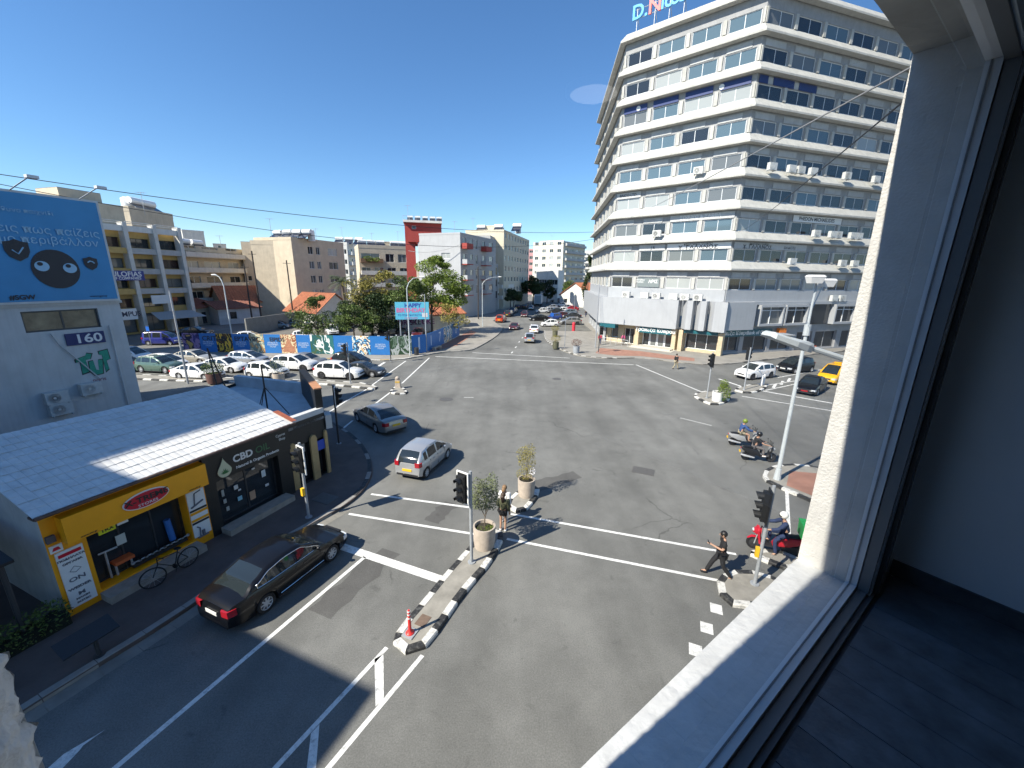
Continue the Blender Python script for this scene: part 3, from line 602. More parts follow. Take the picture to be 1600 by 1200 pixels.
b=MB(); b.quad(WP(WL+.028,d0+.022,WB+.014),WP(WR-.012,d0+.022,WB+.014),WP(WR-.012,d0+.022,WT-.098),WP(WL+.028,d0+.022,WT-.098)); b.build('pane',gl,W,fix=False)
# the room
def struct(name,mb,m,label): return tag(mb.build(name,m),label,None,kind='structure')
IN=d0-.05; FZ=WB-.03; CZ=EYE+1.02; RX=2.69
wood=mat('dark_wood_floor',(.075,.088,.10),.5,.35,9,bump=.2,bscale=25)
mb=MB(); mb.obox((0,0),we,wn,-4,RX,-5,IN,FZ-.1,FZ-.012); fl=struct('floor',mb,wood,'dark grey wooden floor inside the window')
bar('threshold',WL-.3,RX-.02,IN-.012,IN+.045,FZ-.01,FZ+.012,mat('threshold_strip',(.10,.11,.12),.5),fl)
wr=random.Random(5); woods=[mat('dark_plank_%d'%i,(.09+.012*i,.112+.012*i,.132+.012*i),.5,.4,6+i*2,bump=.15,bscale=30) for i in range(4)]
x=RX-.004; k=0
while x>-1.2:
    y=IN-.03-wr.uniform(0,.0); 
    ends=[y]; q=y-wr.uniform(.5,1.4)
    while q>-3: ends.append(q); q-=1.6
    ends.append(-3)
    for j in range(len(ends)-1):
        b=MB(); b.obox((0,0),we,wn,x-.176,x,ends[j+1]+.003,ends[j],FZ-.012,FZ-wr.uniform(0,.001)); b.build('plank',woods[wr.randrange(4)],fl)
    x-=.18
mb=MB(); mb.obox((0,0),we,wn,RX,RX+.1,-5,IN+.0,FZ-.1,CZ); sw=struct('side_wall',mb,room_wall,'dark grey side wall of the room'); bar('skirting_board',RX-.014,RX-.0005,-4.9,IN-.01,FZ,FZ+.085,wood,sw)
mb=MB(); mb.obox((0,0),we,wn,-4.2,RX+.1,-5.2,-5.02,FZ-.1,CZ); struct('rear_wall',mb,room_wall,'dark rear wall of the room')
mb=MB(); mb.obox((0,0),we,wn,-4.2,-4,-5.01,IN+.03,FZ-.1,CZ); struct('far_side_wall',mb,room_wall,'dark side wall behind the viewer')
mb=MB(); mb.obox((0,0),we,wn,-4.2,RX+.1,-5.2,IN+.03,CZ,CZ+.1); struct('ceiling',mb,ceiling_m,'dark ceiling of the room')
mb=MB()
for a0,a1,z0,z1 in ((-4,WL,FZ-.1,CZ),(WR+.012,RX+.1,FZ-.1,CZ),(WL,WR+.012,WT-.1,CZ),(WL,WR+.012,FZ-.1,WB-.02)): mb.obox((0,0),we,wn,a0,a1,IN,IN+.04,z0,z1)
struct('window_wall',mb,room_wall,'dark inner face of the window wall')
bar('track',WR+.05,WR+.07,IN-.02,IN-.002,FZ,CZ-.3,alu_dark); bar('track',WR+.10,WR+.125,IN-.02,IN-.002,FZ,CZ-.3,mat('track_grey',(.2,.21,.21),.5))
L_=thing('ceiling_lamp','round lit ceiling lamp mirrored in the window pane','lamp',tuple(WP(1.885,-1.135,CZ)))
c=Vector(L_.location); mb=MB(); mb.lathe(c,[(.16,-.001),(.16,-.03),(.13,-.035)],24,'z',False); mb.build('rim',alu,L_)
mb=MB(); mb.lathe(c,[(.129,-.03),(.129,-.034),(0,-.034)],24); mb.build('diffuser',mat('lamp_diffuser',(1,.97,.92),.5,emit=1.5),L_)
# ================================================================ shop row on the left
rd=az(22.0); rn=Vector((rd.y,-rd.x,0))                  # along the near road, towards the road
def SP(a,p,z=0): return rd*a-rn*p+Vector((0,0,z))       # a along, p metres left of the camera line
def across(p): return Vector((rd.x*0,0,0))
EAVE=3.6; FR=15.45
shop_white=mat('white_roof_tile',(.60,.60,.585),.75,.12,2.5,dirt=.2,bump=.15,bscale=14)
shop_wall=mat('shop_render',(.50,.50,.48),.85,.15,1.2,dirt=.3)
s_yellow=mat('shop_yellow',S(238,160,12),.5,.06,2); s_black=mat('shop_black',(.012,.013,.013),.5,.25,4); s_dark=mat('shop_interior_dark',(.006,.006,.007),.9); s_red=mat('sign_red',S(196,22,48),.4)
a0,aM,a1=4.05,8.12,11.75                                # yellow shop, black shop, end
S_=thing('shop_building','low shop with a white tiled roof and yellow and black fronts','building',tuple(SP(a0,FR)))
u=rd; n=rn
# walls: front faces the road, with deep openings
mb=MB(); facade(mb,SP(a0,FR),u,n,0,EAVE,aM-a0,[(.8,3.42,.42,2.42)],.5); mb.build('wall',s_yellow,S_)
mb=MB(); facade(mb,SP(aM,FR),u,n,0,EAVE,a1-aM,[(.42,3.02,.32,2.25)],.4); mb.build('wall',s_black,S_)
RB=FR+8.2
mb=MB(); 
for q in ((a0,),(a1,)): 
    aa=q[0]; mb.add([SP(aa,FR,0),SP(aa,RB,0),SP(aa,RB,EAVE),SP(aa,FR+4.1,4.75),SP(aa,FR,EAVE)],[(0,1,2,3,4)])
mb.quad(SP(a0,RB,0),SP(a1,RB,0),SP(a1,RB,EAVE),SP(a0,RB,EAVE)); mb.build('side_wall',shop_wall,S_)
# tiled roof: base plane plus rows of barrel tiles
slope=(4.75-EAVE)/4.1
def roofpt(a,p): return SP(a,p,EAVE+.06+(p-FR)*slope)
mb=MB()
A_,B_=a0-.15,a1+.1
mb.quad(roofpt(A_,FR-.35),roofpt(B_,FR-.35),roofpt(B_,FR+4.1),roofpt(A_,FR+4.1))
rp=roofpt(A_,FR+4.1); mb.quad(roofpt(A_,FR+4.1),roofpt(B_,FR+4.1),SP(B_,RB+.3,EAVE-.05),SP(A_,RB+.3,EAVE-.05)); rf=mb.build('roof',shop_white,S_,fix=False)
tl=MB(); n_=14; TW=.21
k=0; courses=12; cw=(4.45)/courses
prof=[(math.cos(math.pi*i/5),math.sin(math.pi*i/5)) for i in range(6)]
tile=MB()
for i in range(5):
    x0,z0=prof[i]; x1,z1=prof[i+1]
    tile.quad((-.0,x0*TW*.5,z0*.012+.012),(cw*1.04,x0*TW*.49,z0*.011-.002),(cw*1.04,x1*TW*.49,z1*.011-.002),(0,x1*TW*.5,z1*.012+.012))
tile.add([(0,p[0]*TW*.5,p[1]*.012+.012) for p in prof],[tuple(range(6))])
# a wide half-round tile every pitch; the 300 nearest the eave are single pieces, the rest one part
tiles=[]
na=int((B_-A_)/TW)
tm=tile.mesh('roof_tile'); tm.materials.append(shop_white)
rest=MB(); M0=Matrix((-rn,rd,Vector((0,0,1)))).transposed()
sl=math.atan(slope)
Rm=M0@Matrix.Rotation(-sl,3,'Y')
for c in range(courses):
    for i in range(na):
        p=FR-.34+c*cw; aa=A_+TW*(i+.5)
        pos=roofpt(aa,p)+Vector((0,0,.004+random.uniform(-.004,.004)))
        if c<6 and aa>5.2:
            if len(tiles)<300:
                o=link('roof_tile',tm,rf); MM=Rm.to_4x4(); MM.translation=pos-Vector(S_.location); o.matrix_local=MM; tiles.append(o); continue
        rest.add([pos+Rm@v for v in tile.v],tile.f)
tag(rest.build('roof_tiles',shop_white,rf,fix=False),kind='stuff')
bpy.data.objects['roof_tiles'].location=(0,0,0)
red_tile=mat('red_clay_tile',(.36,.10,.05),.8,.25,5)
mb=MB(); mb.add([roofpt(a1+.02,FR-.3)+Vector((0,0,.05)),roofpt(a1+.3,FR-.3)+Vector((0,0,.03)),roofpt(a1+.3,FR+.8)+Vector((0,0,.03)),roofpt(a1+.02,FR+.8)+Vector((0,0,.05))],[(0,1,2,3)]); mb.build('verge_tile',red_tile,rf)
mb=MB(); mb.tube([SP(A_,FR-.42,EAVE-.05),SP(B_,FR-.42,EAVE-.05)],.055,8); mb.build('gutter',mat('rusty_gutter',(.10,.06,.045),.7,.4,5),S_)
mb=MB(); mb.obox(SP(0,0),rd,-rn,A_,B_,FR-.34,FR-.02,EAVE-.12,EAVE-.06); mb.build('eave_board',MATS['rusty_gutter'],S_)
# yellow shop interior: dark box, stock
def niche(par,aa,bb,z0,z1,dep,m,f=FR):
    mb=MB(); P=lambda a,p,z:SP(a,p,z)
    mb.quad(P(aa,f+dep,z0),P(bb,f+dep,z0),P(bb,f+dep,z1),P(aa,f+dep,z1)); return mb
step_m=mat('threshold_concrete',(.30,.27,.23),.85,.2,3)
for aa,bb in ((a0+.75,a0+3.5),(aM+.3,aM+3.15)):
    mb=MB(); mb.obox(SP(0,0),rd,-rn,aa,bb,FR-.55,FR+.02,0,.36); mb.build('step',step_m,S_)
o=window(S_,SP(a0,FR),rd,rn,0.8,.42,2.62,2.0,3,.05,alu_dark,glass_dark,.5,name='shop_window')
o=window(S_,SP(aM,FR),rd,rn,.42,.32,2.6,1.93,2,.06,alu_dark,glass_dark,.4,name='shop_window')
# fascia sign and red oval
Y=thing('shop_sign','yellow fascia sign with a red oval over the left shop window','sign',tuple(SP(a0+3,FR-.3,2.7)))
mb=MB(); mb.obox(SP(0,0),rd,-rn,a0+.3,aM-.04,FR-.42,FR-.01,2.5,3.3); mb.build('panel',s_yellow,Y)
def oval(par,name,a,z,ra,rz,m,p,seg=28):
    mb=MB(); c=SP(a,p); pts=[c+rd*(ra*math.cos(2*math.pi*i/seg))+Vector((0,0,z+rz*math.sin(2*math.pi*i/seg))) for i in range(seg)]
    mb.hexa(pts,[q+rn*.03 for q in pts]); return mb.build(name,m,par)
oval(Y,'oval_rim',a0+2.2,2.93,.62,.27,sign_white,FR-.43); oval(Y,'oval',a0+2.2,2.93,.585,.235,s_red,FR-.45)
lettering('X-TREME',SP(a0+2.2,FR-.495,2.97),rd,.25,sign_black,Y,xs=1.15,bold=.006); lettering('STORES',SP(a0+2.2,FR-.495,2.79),rd,.12,sign_white,Y,xs=1.3)
lettering('www.xtr.gr',SP(a0+.75,FR-.43,2.57),rd,.08,sign_black,Y); lettering('www.xtr.gr',SP(aM-.5,FR-.43,2.57),rd,.08,sign_black,Y)
P_=thing('poster','tall white poster with stacked logos on the left yellow pillar','poster',tuple(SP(a0+.6,FR,.5)))
mb=MB(); mb.obox(SP(0,0),rd,-rn,a0+.1,a0+.68,FR-.04,FR-.003,.35,2.2); mb.build('panel',sign_white,P_)
mb=MB(); mb.obox(SP(0,0),rd,-rn,a0+.15,a0+.63,FR-.05,FR-.041,2.02,2.12); mb.build('red_bar',s_red,P_)
gtxt=mat('print_grey',(.12,.13,.16),.6)
for z,s,sz in ((2.0,'ΠΟΔΗΛΑΤΑ',.1),(1.86,'ΟΡΓΑΝΑ',.1),(1.3,'ON',.22),(1.02,'WEIDER',.13),(.8,'M',.2),(.66,'MAXIM',.09),(.54,'SCITEC',.09)): lettering(s,SP(a0+.39,FR-.046,z-.08),rd,sz*.8,gtxt,P_,xs=1.3,bold=.004)
mb=MB(); mb.tube([SP(a0+.28,FR-.046,1.5),SP(a0+.39,FR-.046,1.62),SP(a0+.52,FR-.046,1.5),SP(a0+.39,FR-.046,1.42),SP(a0+.28,FR-.046,1.5)],.008,4); mb.build('wing_mark',gtxt,P_)
P_=thing('poster','small white and red sticker above the tall poster','poster',tuple(SP(a0+.4,FR,2.45))); mb=MB(); mb.obox(SP(0,0),rd,-rn,a0+.04,a0+.3,FR-.03,FR-.003,2.24,2.46); mb.build('panel',sign_white,P_); mb=MB(); mb.add([SP(a0+.08,FR-.035,2.3),SP(a0+.26,FR-.035,2.3),SP(a0+.22,FR-.035,2.4),SP(a0+.12,FR-.035,2.4)],[(0,1,2,3)]); mb.build('red_mark',s_red,P_)
P_=thing('poster','exercise machine poster on the right yellow pillar','poster',tuple(SP(aM-.7,FR,.6)))
mb=MB(); mb.obox(SP(0,0),rd,-rn,aM-.62,aM-.05,FR-.04,FR-.003,.5,2.3); mb.build('panel',sign_white,P_)
for z0,z1,m in ((1.62,1.7,sign_black),(1.5,1.6,s_yellow),(1.22,1.32,s_yellow),(1.12,1.2,sign_black)): mb=MB(); mb.obox(SP(0,0),rd,-rn,aM-.62,aM-.05,FR-.045,FR-.0405,z0-.1,z1-.1); mb.build('stripe',m,P_)
mb=MB(); q=lambda a,z:SP(aM-.62+a*.6,FR-.06,z-.15)
mb.tube([q(.1,1.85),q(.8,2.0)],.03,6); mb.tube([q(.3,1.9),q(.4,2.35),q(.75,2.4)],.02,6); mb.tube([q(.15,.62),q(.75,.62)],.03,6); mb.tube([q(.3,.65),q(.35,.98),q(.2,1.06)],.02,6); mb.tube([q(.5,.65),q(.5,.85)],.05,8); mb.build('printed_machine',gtxt,P_)
board('price_sign','small lime sign hanging under the yellow fascia',SP(0,FR),rd,rn,a0+1.0,a0+1.4,2.28,2.48,.2,.24,mat('sign_lime',S(214,214,40),.5),[('TRX',a0+1.2,2.38,.16,sign_black)])
board('price_sign','small white paper sign beside the lime sign',SP(0,FR),rd,rn,a0+1.45,a0+1.72,2.33,2.5,.2,.23,sign_white)
board('alarm_box','small grey alarm box on the yellow corner pillar',SP(0,FR),rd,rn,a0+.02,a0+.2,2.6,2.8,.02,.12,mat('alarm_grey',(.12,.1,.1),.6),cat='box')
# things behind the yellow shop window: dumbbell rack, bench, rolled mat
t=thing('dumbbell_rack','rack of small chrome dumbbells inside the yellow shop','rack',tuple(SP(a0+3.3,FR-.1,.36))); mb=MB(); mb.obox(SP(0,0),rd,-rn,a0+1.7,a0+3.3,FR+.12,FR+.35,.5,.62); mb.build('shelf',sign_black,t)
for i in range(9):
    mb=MB(); c=SP(a0+1.78+i*.18,FR+.1,.7); mb.tube([c-rd*.09,c+rd*.09],.02,6); mb.lathe(tuple(c-rd*.09),[(.05,-.03),(.05,.03)],8); mb.lathe(tuple(c+rd*.09),[(.05,-.03),(.05,.03)],8); mb.build('dumbbell',steel,t)
t=thing('rolled_mat','blue rolled exercise mat standing inside the yellow shop','mat',tuple(SP(a0+4.35,FR+.3,.5))); mb=MB(); mb.tube([SP(a0+2.95,FR+.3,.7),SP(a0+2.92,FR+.36,1.5)],.1,12); mb.build('roll',mat('mat_blue',(.03,.14,.42),.6),t)
t=thing('weight_bench','dark weight bench with an orange seat inside the yellow shop','bench',tuple(SP(a0+2.6,FR+.3,.45))); mb=MB(); mb.obox(SP(0,0),rd,-rn,a0+1.3,a0+1.8,FR+.15,FR+.45,.85,.95); mb.build('seat',mat('bench_orange',(.6,.12,.03),.6),t)
mb=MB()
for x in (1.35,1.75): mb.tube([SP(a0+x,FR+.3,.46),SP(a0+x,FR+.3,.86)],.03,6)
mb.tube([SP(a0+1.5,FR+.3,1.4),SP(a0+1.05,FR+.35,1.4)],.03,6); mb.tube([SP(a0+1.2,FR+.32,.46),SP(a0+1.2,FR+.32,1.4)],.03,6); mb.build('frame',steel,t)
board('paper_notice','pale paper notice on the yellow shop window',SP(0,FR),rd,rn,a0+1.55,a0+1.8,1.35,1.7,-.42,-.41,mat('paper_pale',(.5,.54,.52),.7),cat='notice')
# black shop
B_s=thing('shop_sign','black fascia sign with large white and green letters','sign',tuple(SP(aM+2.3,FR,2.6)))
mb=MB(); mb.obox(SP(0,0),rd,-rn,aM+.04,a1-.02,FR-.1,FR-.01,2.32,3.4); mb.build('panel',s_black,B_s)
cw_=mat('letter_white',(.72,.72,.70),.5); cg=mat('letter_green',(.04,.14,.06),.5)
lettering('CBD',SP(aM+1.1,FR-.106,2.88),rd,.40,cw_,B_s,align='LEFT',bold=.012); lettering('OIL',SP(aM+2.02,FR-.106,2.88),rd,.40,cg,B_s,align='LEFT',bold=.004)
lettering('Natural & Organic Products',SP(aM+2.1,FR-.106,2.52),rd,.155,cw_,B_s,xs=1.05,bold=.004); lettering('Cyprus',SP(aM+3.2,FR-.106,3.14),rd,.155,cw_,B_s); lettering('Shop',SP(aM+3.25,FR-.106,2.95),rd,.155,cw_,B_s)
t=thing('drop_logo','drop shaped emblem with a green leaf on the black fascia','emblem',tuple(SP(aM+.95,FR-.1,2.6)))
pts=[]
for i in range(24):
    th=2*math.pi*i/24; r=.26; x=r*math.sin(th); z=-r*math.cos(th); z=z if z<0 else z*(1+1.0*(z/r)**1.5); x=x*(1 if z<0 else max(0,1-(z/(2*r))**1.3)); pts.append((x,z))
def flat(par,name,pts,a,z,p,m,d=.02):
    P=[SP(a+x,p,z+y) for x,y in pts]; mb=MB(); mb.hexa(P,[q+rn*d for q in P]); return mb.build(name,m,par)
flat(t,'rim',[(x*1.12,y*1.1) for x,y in pts],aM+.72,2.62,FR-.105,mat('emblem_rim',(.07,.05,.04),.5)); flat(t,'drop',pts,aM+.72,2.62,FR-.13,mat('emblem_cream',(.55,.56,.38),.5))
lf=mat('emblem_green',(.03,.16,.04),.5)
for ang in (-70,-40,-12,12,40,70):
    s_,c_=math.sin(R(ang)),math.cos(R(ang)); l=.2 if abs(ang)<20 else .17; w=.025
    flat(t,'leaflet',[(0,0),(s_*l*.5+c_*w,c_*l*.5-s_*w),(s_*l,c_*l),(s_*l*.5-c_*w,c_*l*.5+s_*w)],aM+.72,2.5,FR-.155,lf,.01)
t=thing('shop_stickers','white stickers and notices on the black shop window','notice',tuple(SP(aM+1,FR,.6)))
for x,z,w,h,c in ((.95,1.7,.12,.3,(.4,.42,.4)),(.98,1.3,.14,.2,(.4,.42,.4)),(1.05,.9,.14,.2,(.4,.42,.4)),(1.6,1.7,.2,.2,(.6,.6,.58)),(1.75,1.5,.14,.08,(.6,.6,.6)),(1.7,1.1,.22,.2,(.25,.5,.6)),(2.35,.95,.3,.42,(.45,.28,.18)),(3.1,1.75,.22,.34,(.62,.66,.66)),(2.6,2.2,.16,.08,(.6,.6,.6)),(3.2,1.1,.2,.12,(.6,.6,.6))):
    mb=MB(); mb.obox(SP(0,0),rd,-rn,aM+x*.8-w*.4,aM+x*.8+w*.4,FR+.30,FR+.31,z*.9-h*.45,z*.9+h*.45); mb.build('sticker',mat('sticker_%d%d'%(int(x*100),int(z*100)),c,.6),t)
# corner shop: lower black volume with flat white roof, parapet and angled corner
K=thing('corner_shop','low black corner shop with a white flat roof and raised parapet','building',tuple(SP(a1+1,FR)))
a2=14.0; ang=-22
k0=SP(a1+.02,FR+.25); k1=SP(a1+1.2,FR+.1); k2=SP(a2,FR+.2); k3=SP(a2+2.6,FR+4.2); k4=SP(a2+2.2,FR+9.5); k5=SP(a1+.02,FR+8.2)
def seg(mb,p,q,z0,z1,ops,rec=.35):
    u=(q-p).normalized(); facade(mb,p,u,Vector((u.y,-u.x,0)),z0,z1,(q-p).length,ops,rec); return u
mb=MB(); l1=(k2-k0).length; ux=seg(mb,k0,k2,0,3.3,[(.45,1.25,.2,2.15),(1.42,2.05,.2,2.1)]); seg(mb,k2,k3,0,3.3,[(.8,2.2,.3,2.3)]); seg(mb,k3,k4,0,3.3,[]); seg(mb,k4,k5,0,3.3,[]); mb.build('wall',s_black,K)
nx=Vector((ux.y,-ux.x,0))
mb=MB(); rfm=mat('flat_roof_white',(.52,.53,.53),.8,.15,1.5,bump=.3,bscale=3)
mb.prism([k0,k2,k3,k4,k5],3.0,3.12); mb.build('roof',rfm,K)
for p,q,h in ((k0,k2,3.55),(k2,k3,4.5),(k3,k4,3.75)):
    u_=(q-p).normalized(); nn=Vector((u_.y,-u_.x,0)); mb=MB(); mb.obox(p,u_,nn,0,(q-p).length,-.32,-.005,3.05,h); mb.build('parapet',rfm if h<4 else s_black,K)
mb=MB(); u_=(k3-k2).normalized(); mb.obox(k2,u_,Vector((u_.y,-u_.x,0)),-.02,(k3-k2).length,-.34,.02,4.5,4.56); mb.build('coping',mat('terracotta_coping',(.42,.2,.1),.8,.2,4),K)
o=window(K,k0,ux,nx,.45,.2,.8,1.95,1,.07,alu_dark,glass_dark,.35,name='door'); 
window(K,k0,ux,nx,1.42,.2,.63,1.9,1,.07,alu_dark,glass_dark,.35,name='door')
u_=(k3-k2).normalized(); window(K,k2,u_,Vector((u_.y,-u_.x,0)),.8,.3,1.4,2.0,2,.06,alu_dark,glass_dark,.35)
tan=mat('arch_tan',(.42,.29,.13),.7,.15,3)
for aa,w in ((.1,.3),(1.2,.36),(2.02,.18)):
    P=[k0+ux*(aa+x)+nx*.01+Vector((0,0,z)) for x,z in ((0,.02),(w,.02),(w,2.25),(w*.8,2.38),(w*.5,2.43),(w*.2,2.38),(0,2.25))]
    mb=MB(); mb.hexa(P,[q+nx*.1 for q in P]); mb.build('tan_pilaster',tan,K)
board('shop_poster','blue poster with white lines on the corner shop',k0,ux,nx,1.58,2.02,1.5,2.0,.02,.06,mat('poster_blue',S(30,70,170),.5),[('OPEN',4.05,1.83,.22,sign_white)] if False else [],cat='poster')
board('shop_poster','black and white poster in the corner shop doorway',k0,ux,nx,0.55,1.15,1.6,2.05,-.3,-.28,sign_white,[],cat='poster')
board('electric_box','pale grey electric box on the corner shop wall',k2,u_,Vector((u_.y,-u_.x,0)),-.1,.55,2.45,3.15,.02,.3,mat('meter_grey',(.45,.46,.45),.5),cat='box')
t=thing('shop_emblem','white line emblem high on the corner shop parapet','emblem',tuple(k2+u_*1.2+Vector((0,0,3.8)))); nn=Vector((u_.y,-u_.x,0))
c=k2+u_*1.6+nn*.02+Vector((0,0,4.05))
for r,zz in ((.2,0),(.11,.06)): mb=MB(); mb.tube([c+u_*(r*math.cos(q*math.pi/6))+Vector((0,0,zz+r*1.2*math.sin(q*math.pi/6))) for q in range(13)],.022,5); mb.build('ring',cw_,t)
mb=MB(); mb.tube([c+u_*-.28+Vector((0,0,.25)),c+Vector((0,0,-.35)),c+u_*.28+Vector((0,0,.25))],.02,5); mb.build('stroke',cw_,t)
# antenna frame on the corner roof
t=thing('roof_antenna','black tripod antenna mast on the corner shop roof','antenna',tuple(SP(a1+1.5,FR+3,3.1))); b0=SP(a1+1.1,FR+2.6,3.1)
mb=MB(); mb.tube([b0,b0+Vector((0,0,2.6))],.035,6); mb.build('mast',black_plastic,t)
for k in range(3):
    q=b0+Vector((math.cos(k*2.1+.4),math.sin(k*2.1+.4),0))*.9; mb=MB(); mb.tube([q,b0+Vector((0,0,1.5))],.022,5); mb.build('leg',black_plastic,t)
t=thing('roof_antenna','black wire aerial leaning on the white ridge','antenna',tuple(SP(a1-.4,FR+5,4.6))); b0=SP(a1+.3,FR+4.6,3.2)
mb=MB(); mb.tube([b0,b0+Vector((-.5,.3,3.2))],.03,6); mb.tube([b0+rd*.6,b0+Vector((-.5,.3,3.2))],.03,6); mb.build('mast',black_plastic,t)
mb=MB(); mb.tube([b0+Vector((-.9,.1,2.2)),b0+Vector((.5,.3,2.4))],.015,5); mb.build('crossbar',black_plastic,t)
# dark awning and hedge at the left edge
t=thing('dark_canopy','black flat canopy of the neighbouring yard at the left edge','canopy',tuple(SP(1.5,FR+1)))
mb=MB(); mb.hexa([SP(-3,FR-.3,2.6),SP(3.4,FR-.3,2.6),SP(3.4,FR+4,3.0),SP(-3,FR+4,3.0)],[SP(-3,FR-.3,2.68),SP(3.4,FR-.3,2.68),SP(3.4,FR+4,3.08),SP(-3,FR+4,3.08)]); mb.build('roof_sheet',mat('canopy_black',(.014,.015,.017),.6,.3,3),t)
for a,p in ((3.2,FR-.1),(3.2,FR+3.6),(0,FR-.1),(-2.6,FR-.1)): mb=MB(); mb.tube([SP(a,p,0),SP(a,p,2.65)],.06,8); mb.build('post',alu_dark,t)
mb=MB(); mb.obox(SP(0,0),rd,-rn,-3,3.3,FR+3.7,FR+3.8,0,2.7); mb.build('back_screen',s_black,t)
# ================================================================ generic blocks
def block(name,label,P,Q,depth,H,m,faces,z0=0,parapet=.8,roofm=None,cat='building',fm=None,glass=None,rec=.2,seed=1,parent=None,group=None):
    "faces: dict front/left/right -> list of rows (z, h, [(centre fraction, width)], balcony?)"
    P=V(P); Q=V(Q); u=(Q-P).normalized(); n=Vector((u.y,-u.x,0)); L=(Q-P).length; rr=random.Random(seed)
    t=parent or thing(name,label,cat,tuple(P),0,group)
    F={'front':(P,u,n,L),'right':(Q,-n,Vector((-n.y,n.x,0)),depth),'left':(P-n*depth,n,Vector((n.y,-n.x,0)),depth),'back':(Q-n*depth,-u,-n,L)}
    for f,(o,uu,nn,LL) in F.items():
        rows=faces.get(f,[]); ops=[]; spec=[]
        for z,h,items,*bal in rows:
            for c,w in items:
                a=c*LL-w/2; a=max(.1,min(LL-w-.1,a)); ops.append((a,a+w,z,z+h)); spec.append((a,z,w,h))
            if bal and bal[0]:
                b0,b1,d,bm=bal[0][:4]; mb=MB(); mb.obox(o,uu,nn,b0*LL,b1*LL,.003,d,z-.28,z-.1); bo=mb.build('balcony',bm,t)
                mb=MB(); mb.obox(o,uu,nn,b0*LL,b1*LL,d-.1,d,z-.1,z+.85); mb.obox(o,uu,nn,b0*LL,b0*LL+.1,.003,d-.1,z-.1,z+.85); mb.obox(o,uu,nn,b1*LL-.1,b1*LL,.003,d-.1,z-.1,z+.85); mb.build('balcony_parapet',bal[0][3] if len(bal[0])<5 else bal[0][4],bo)
        mb=MB(); facade(mb,o,uu,nn,z0,H,LL,ops,rec); mb.build('wall',m,t)
        for a,z,w,h in spec:
            r=rr.random(); g_=(glass or [glass_dark,glass_dark,glass_grey,glass_pale])[int(r*len(glass or [1,1,1,1]))]
            window(t,o,uu,nn,a,z,w,h,2 if w>1.1 else 1,.07,fm or alu,g_,rec)
    mb=MB(); mb.obox(P,u,n,0,L,-depth,0,H-.05,H+.02); mb.build('roof',roofm or mat('flat_roof_grey',(.30,.29,.27),.9,.15,1),t)
    if parapet:
        mb=MB(); T_=.18
        for a,b_,c,d in ((-.04,L+.04,-.12,.04),(-.04,L+.04,-depth-.04,-depth+.12),(-.04,.12,-depth+.12,-.12),(L-.12,L+.04,-depth+.12,-.12)): mb.obox(P,u,n,a,b_,c,d,H-.12,H+parapet)
        mb.build('parapet',m,t)
    return t,P,u,n,L
def rows(z0,fh,nf,h,items,bal=None): return [(z0+fh*i,h,items,bal) for i in range(nf)]
def even(k,w): return [((i+.5)/k,w) for i in range(k)]
tank_white=mat('tank_white',(.78,.78,.77),.4); solar=mat('solar_panel',(.015,.02,.04),.15)
def make_tank():
    t=thing('water_tank','x','water tank'); b=MB(); b.tube([(-.75,0,1.25),(.75,0,1.25)],.34,14); b.build('cylinder',tank_white,t,smooth=True)
    b=MB(); b.lathe((0,.75,0),[(.5,.0),(.5,1.5),(.3,1.62),(0,1.66)],14); b.build('cold_water_drum',tank_white,t,smooth=True)
    b=MB()
    for x in (-.6,.6): b.tube([(x,.1,0),(x,.1,1.0)],.03,5); b.tube([(x,-1.2,.2),(x,.1,1.0)],.03,5)
    b.build('stand',steel,t); b=MB(); b.hexa([(-.8,-1.3,.2),(.8,-1.3,.2),(.8,.0,1.0),(-.8,.0,1.0)],[(-.8,-1.33,.26),(.8,-1.33,.26),(.8,-.03,1.06),(-.8,-.03,1.06)]); b.build('solar_panel',solar,t); return t
TANK=make_tank(); tfirst=[1]
ORD=['first','second','third','fourth','fifth','sixth','seventh','eighth','ninth','tenth','eleventh','twelfth']
def tanks(o,u,n,z,items,where,s=1.0,rz=None):
    k=len(items)
    for i,(a,d) in enumerate(items):
        lab=('white rooftop water tank on %s'%where) if k==1 else ('%s water tank from left on %s'%(ORD[i],where))
        pos=(V(o)+u*a-n*d); pos.z=z; r=math.atan2(u[1],u[0]) if rz is None else rz
        if tfirst[0]: q=TANK; tfirst[0]=0; q.location=pos; q.rotation_euler.z=r; q['label']=lab
        else: q=dup(TANK,pos,r,lab)
        q['group']='rooftop water tanks'; q.scale=(s,s,s)
# ---------------------------------------------------------------- neighbour beyond the left edge of the view (its shade falls on the road)
nb_m=mat('neighbour_render',(.33,.34,.35),.85,.1,1)
NB=thing('neighbour_block','tall rendered block beside the shop row, out of view','building',tuple(SP(-10,FR)))
for a_,b_,p0,p1,h in ((-30,-8.4,FR+.05,34,15.5),(-30,-8.41,23.6,33.9,19.5),(-29.9,-1.0,29.2,41,24.3)):
    mb=MB(); mb.obox(SP(0,0),rd,-rn,a_,b_,p0,p1,0,h); mb.build('wall',nb_m,NB)
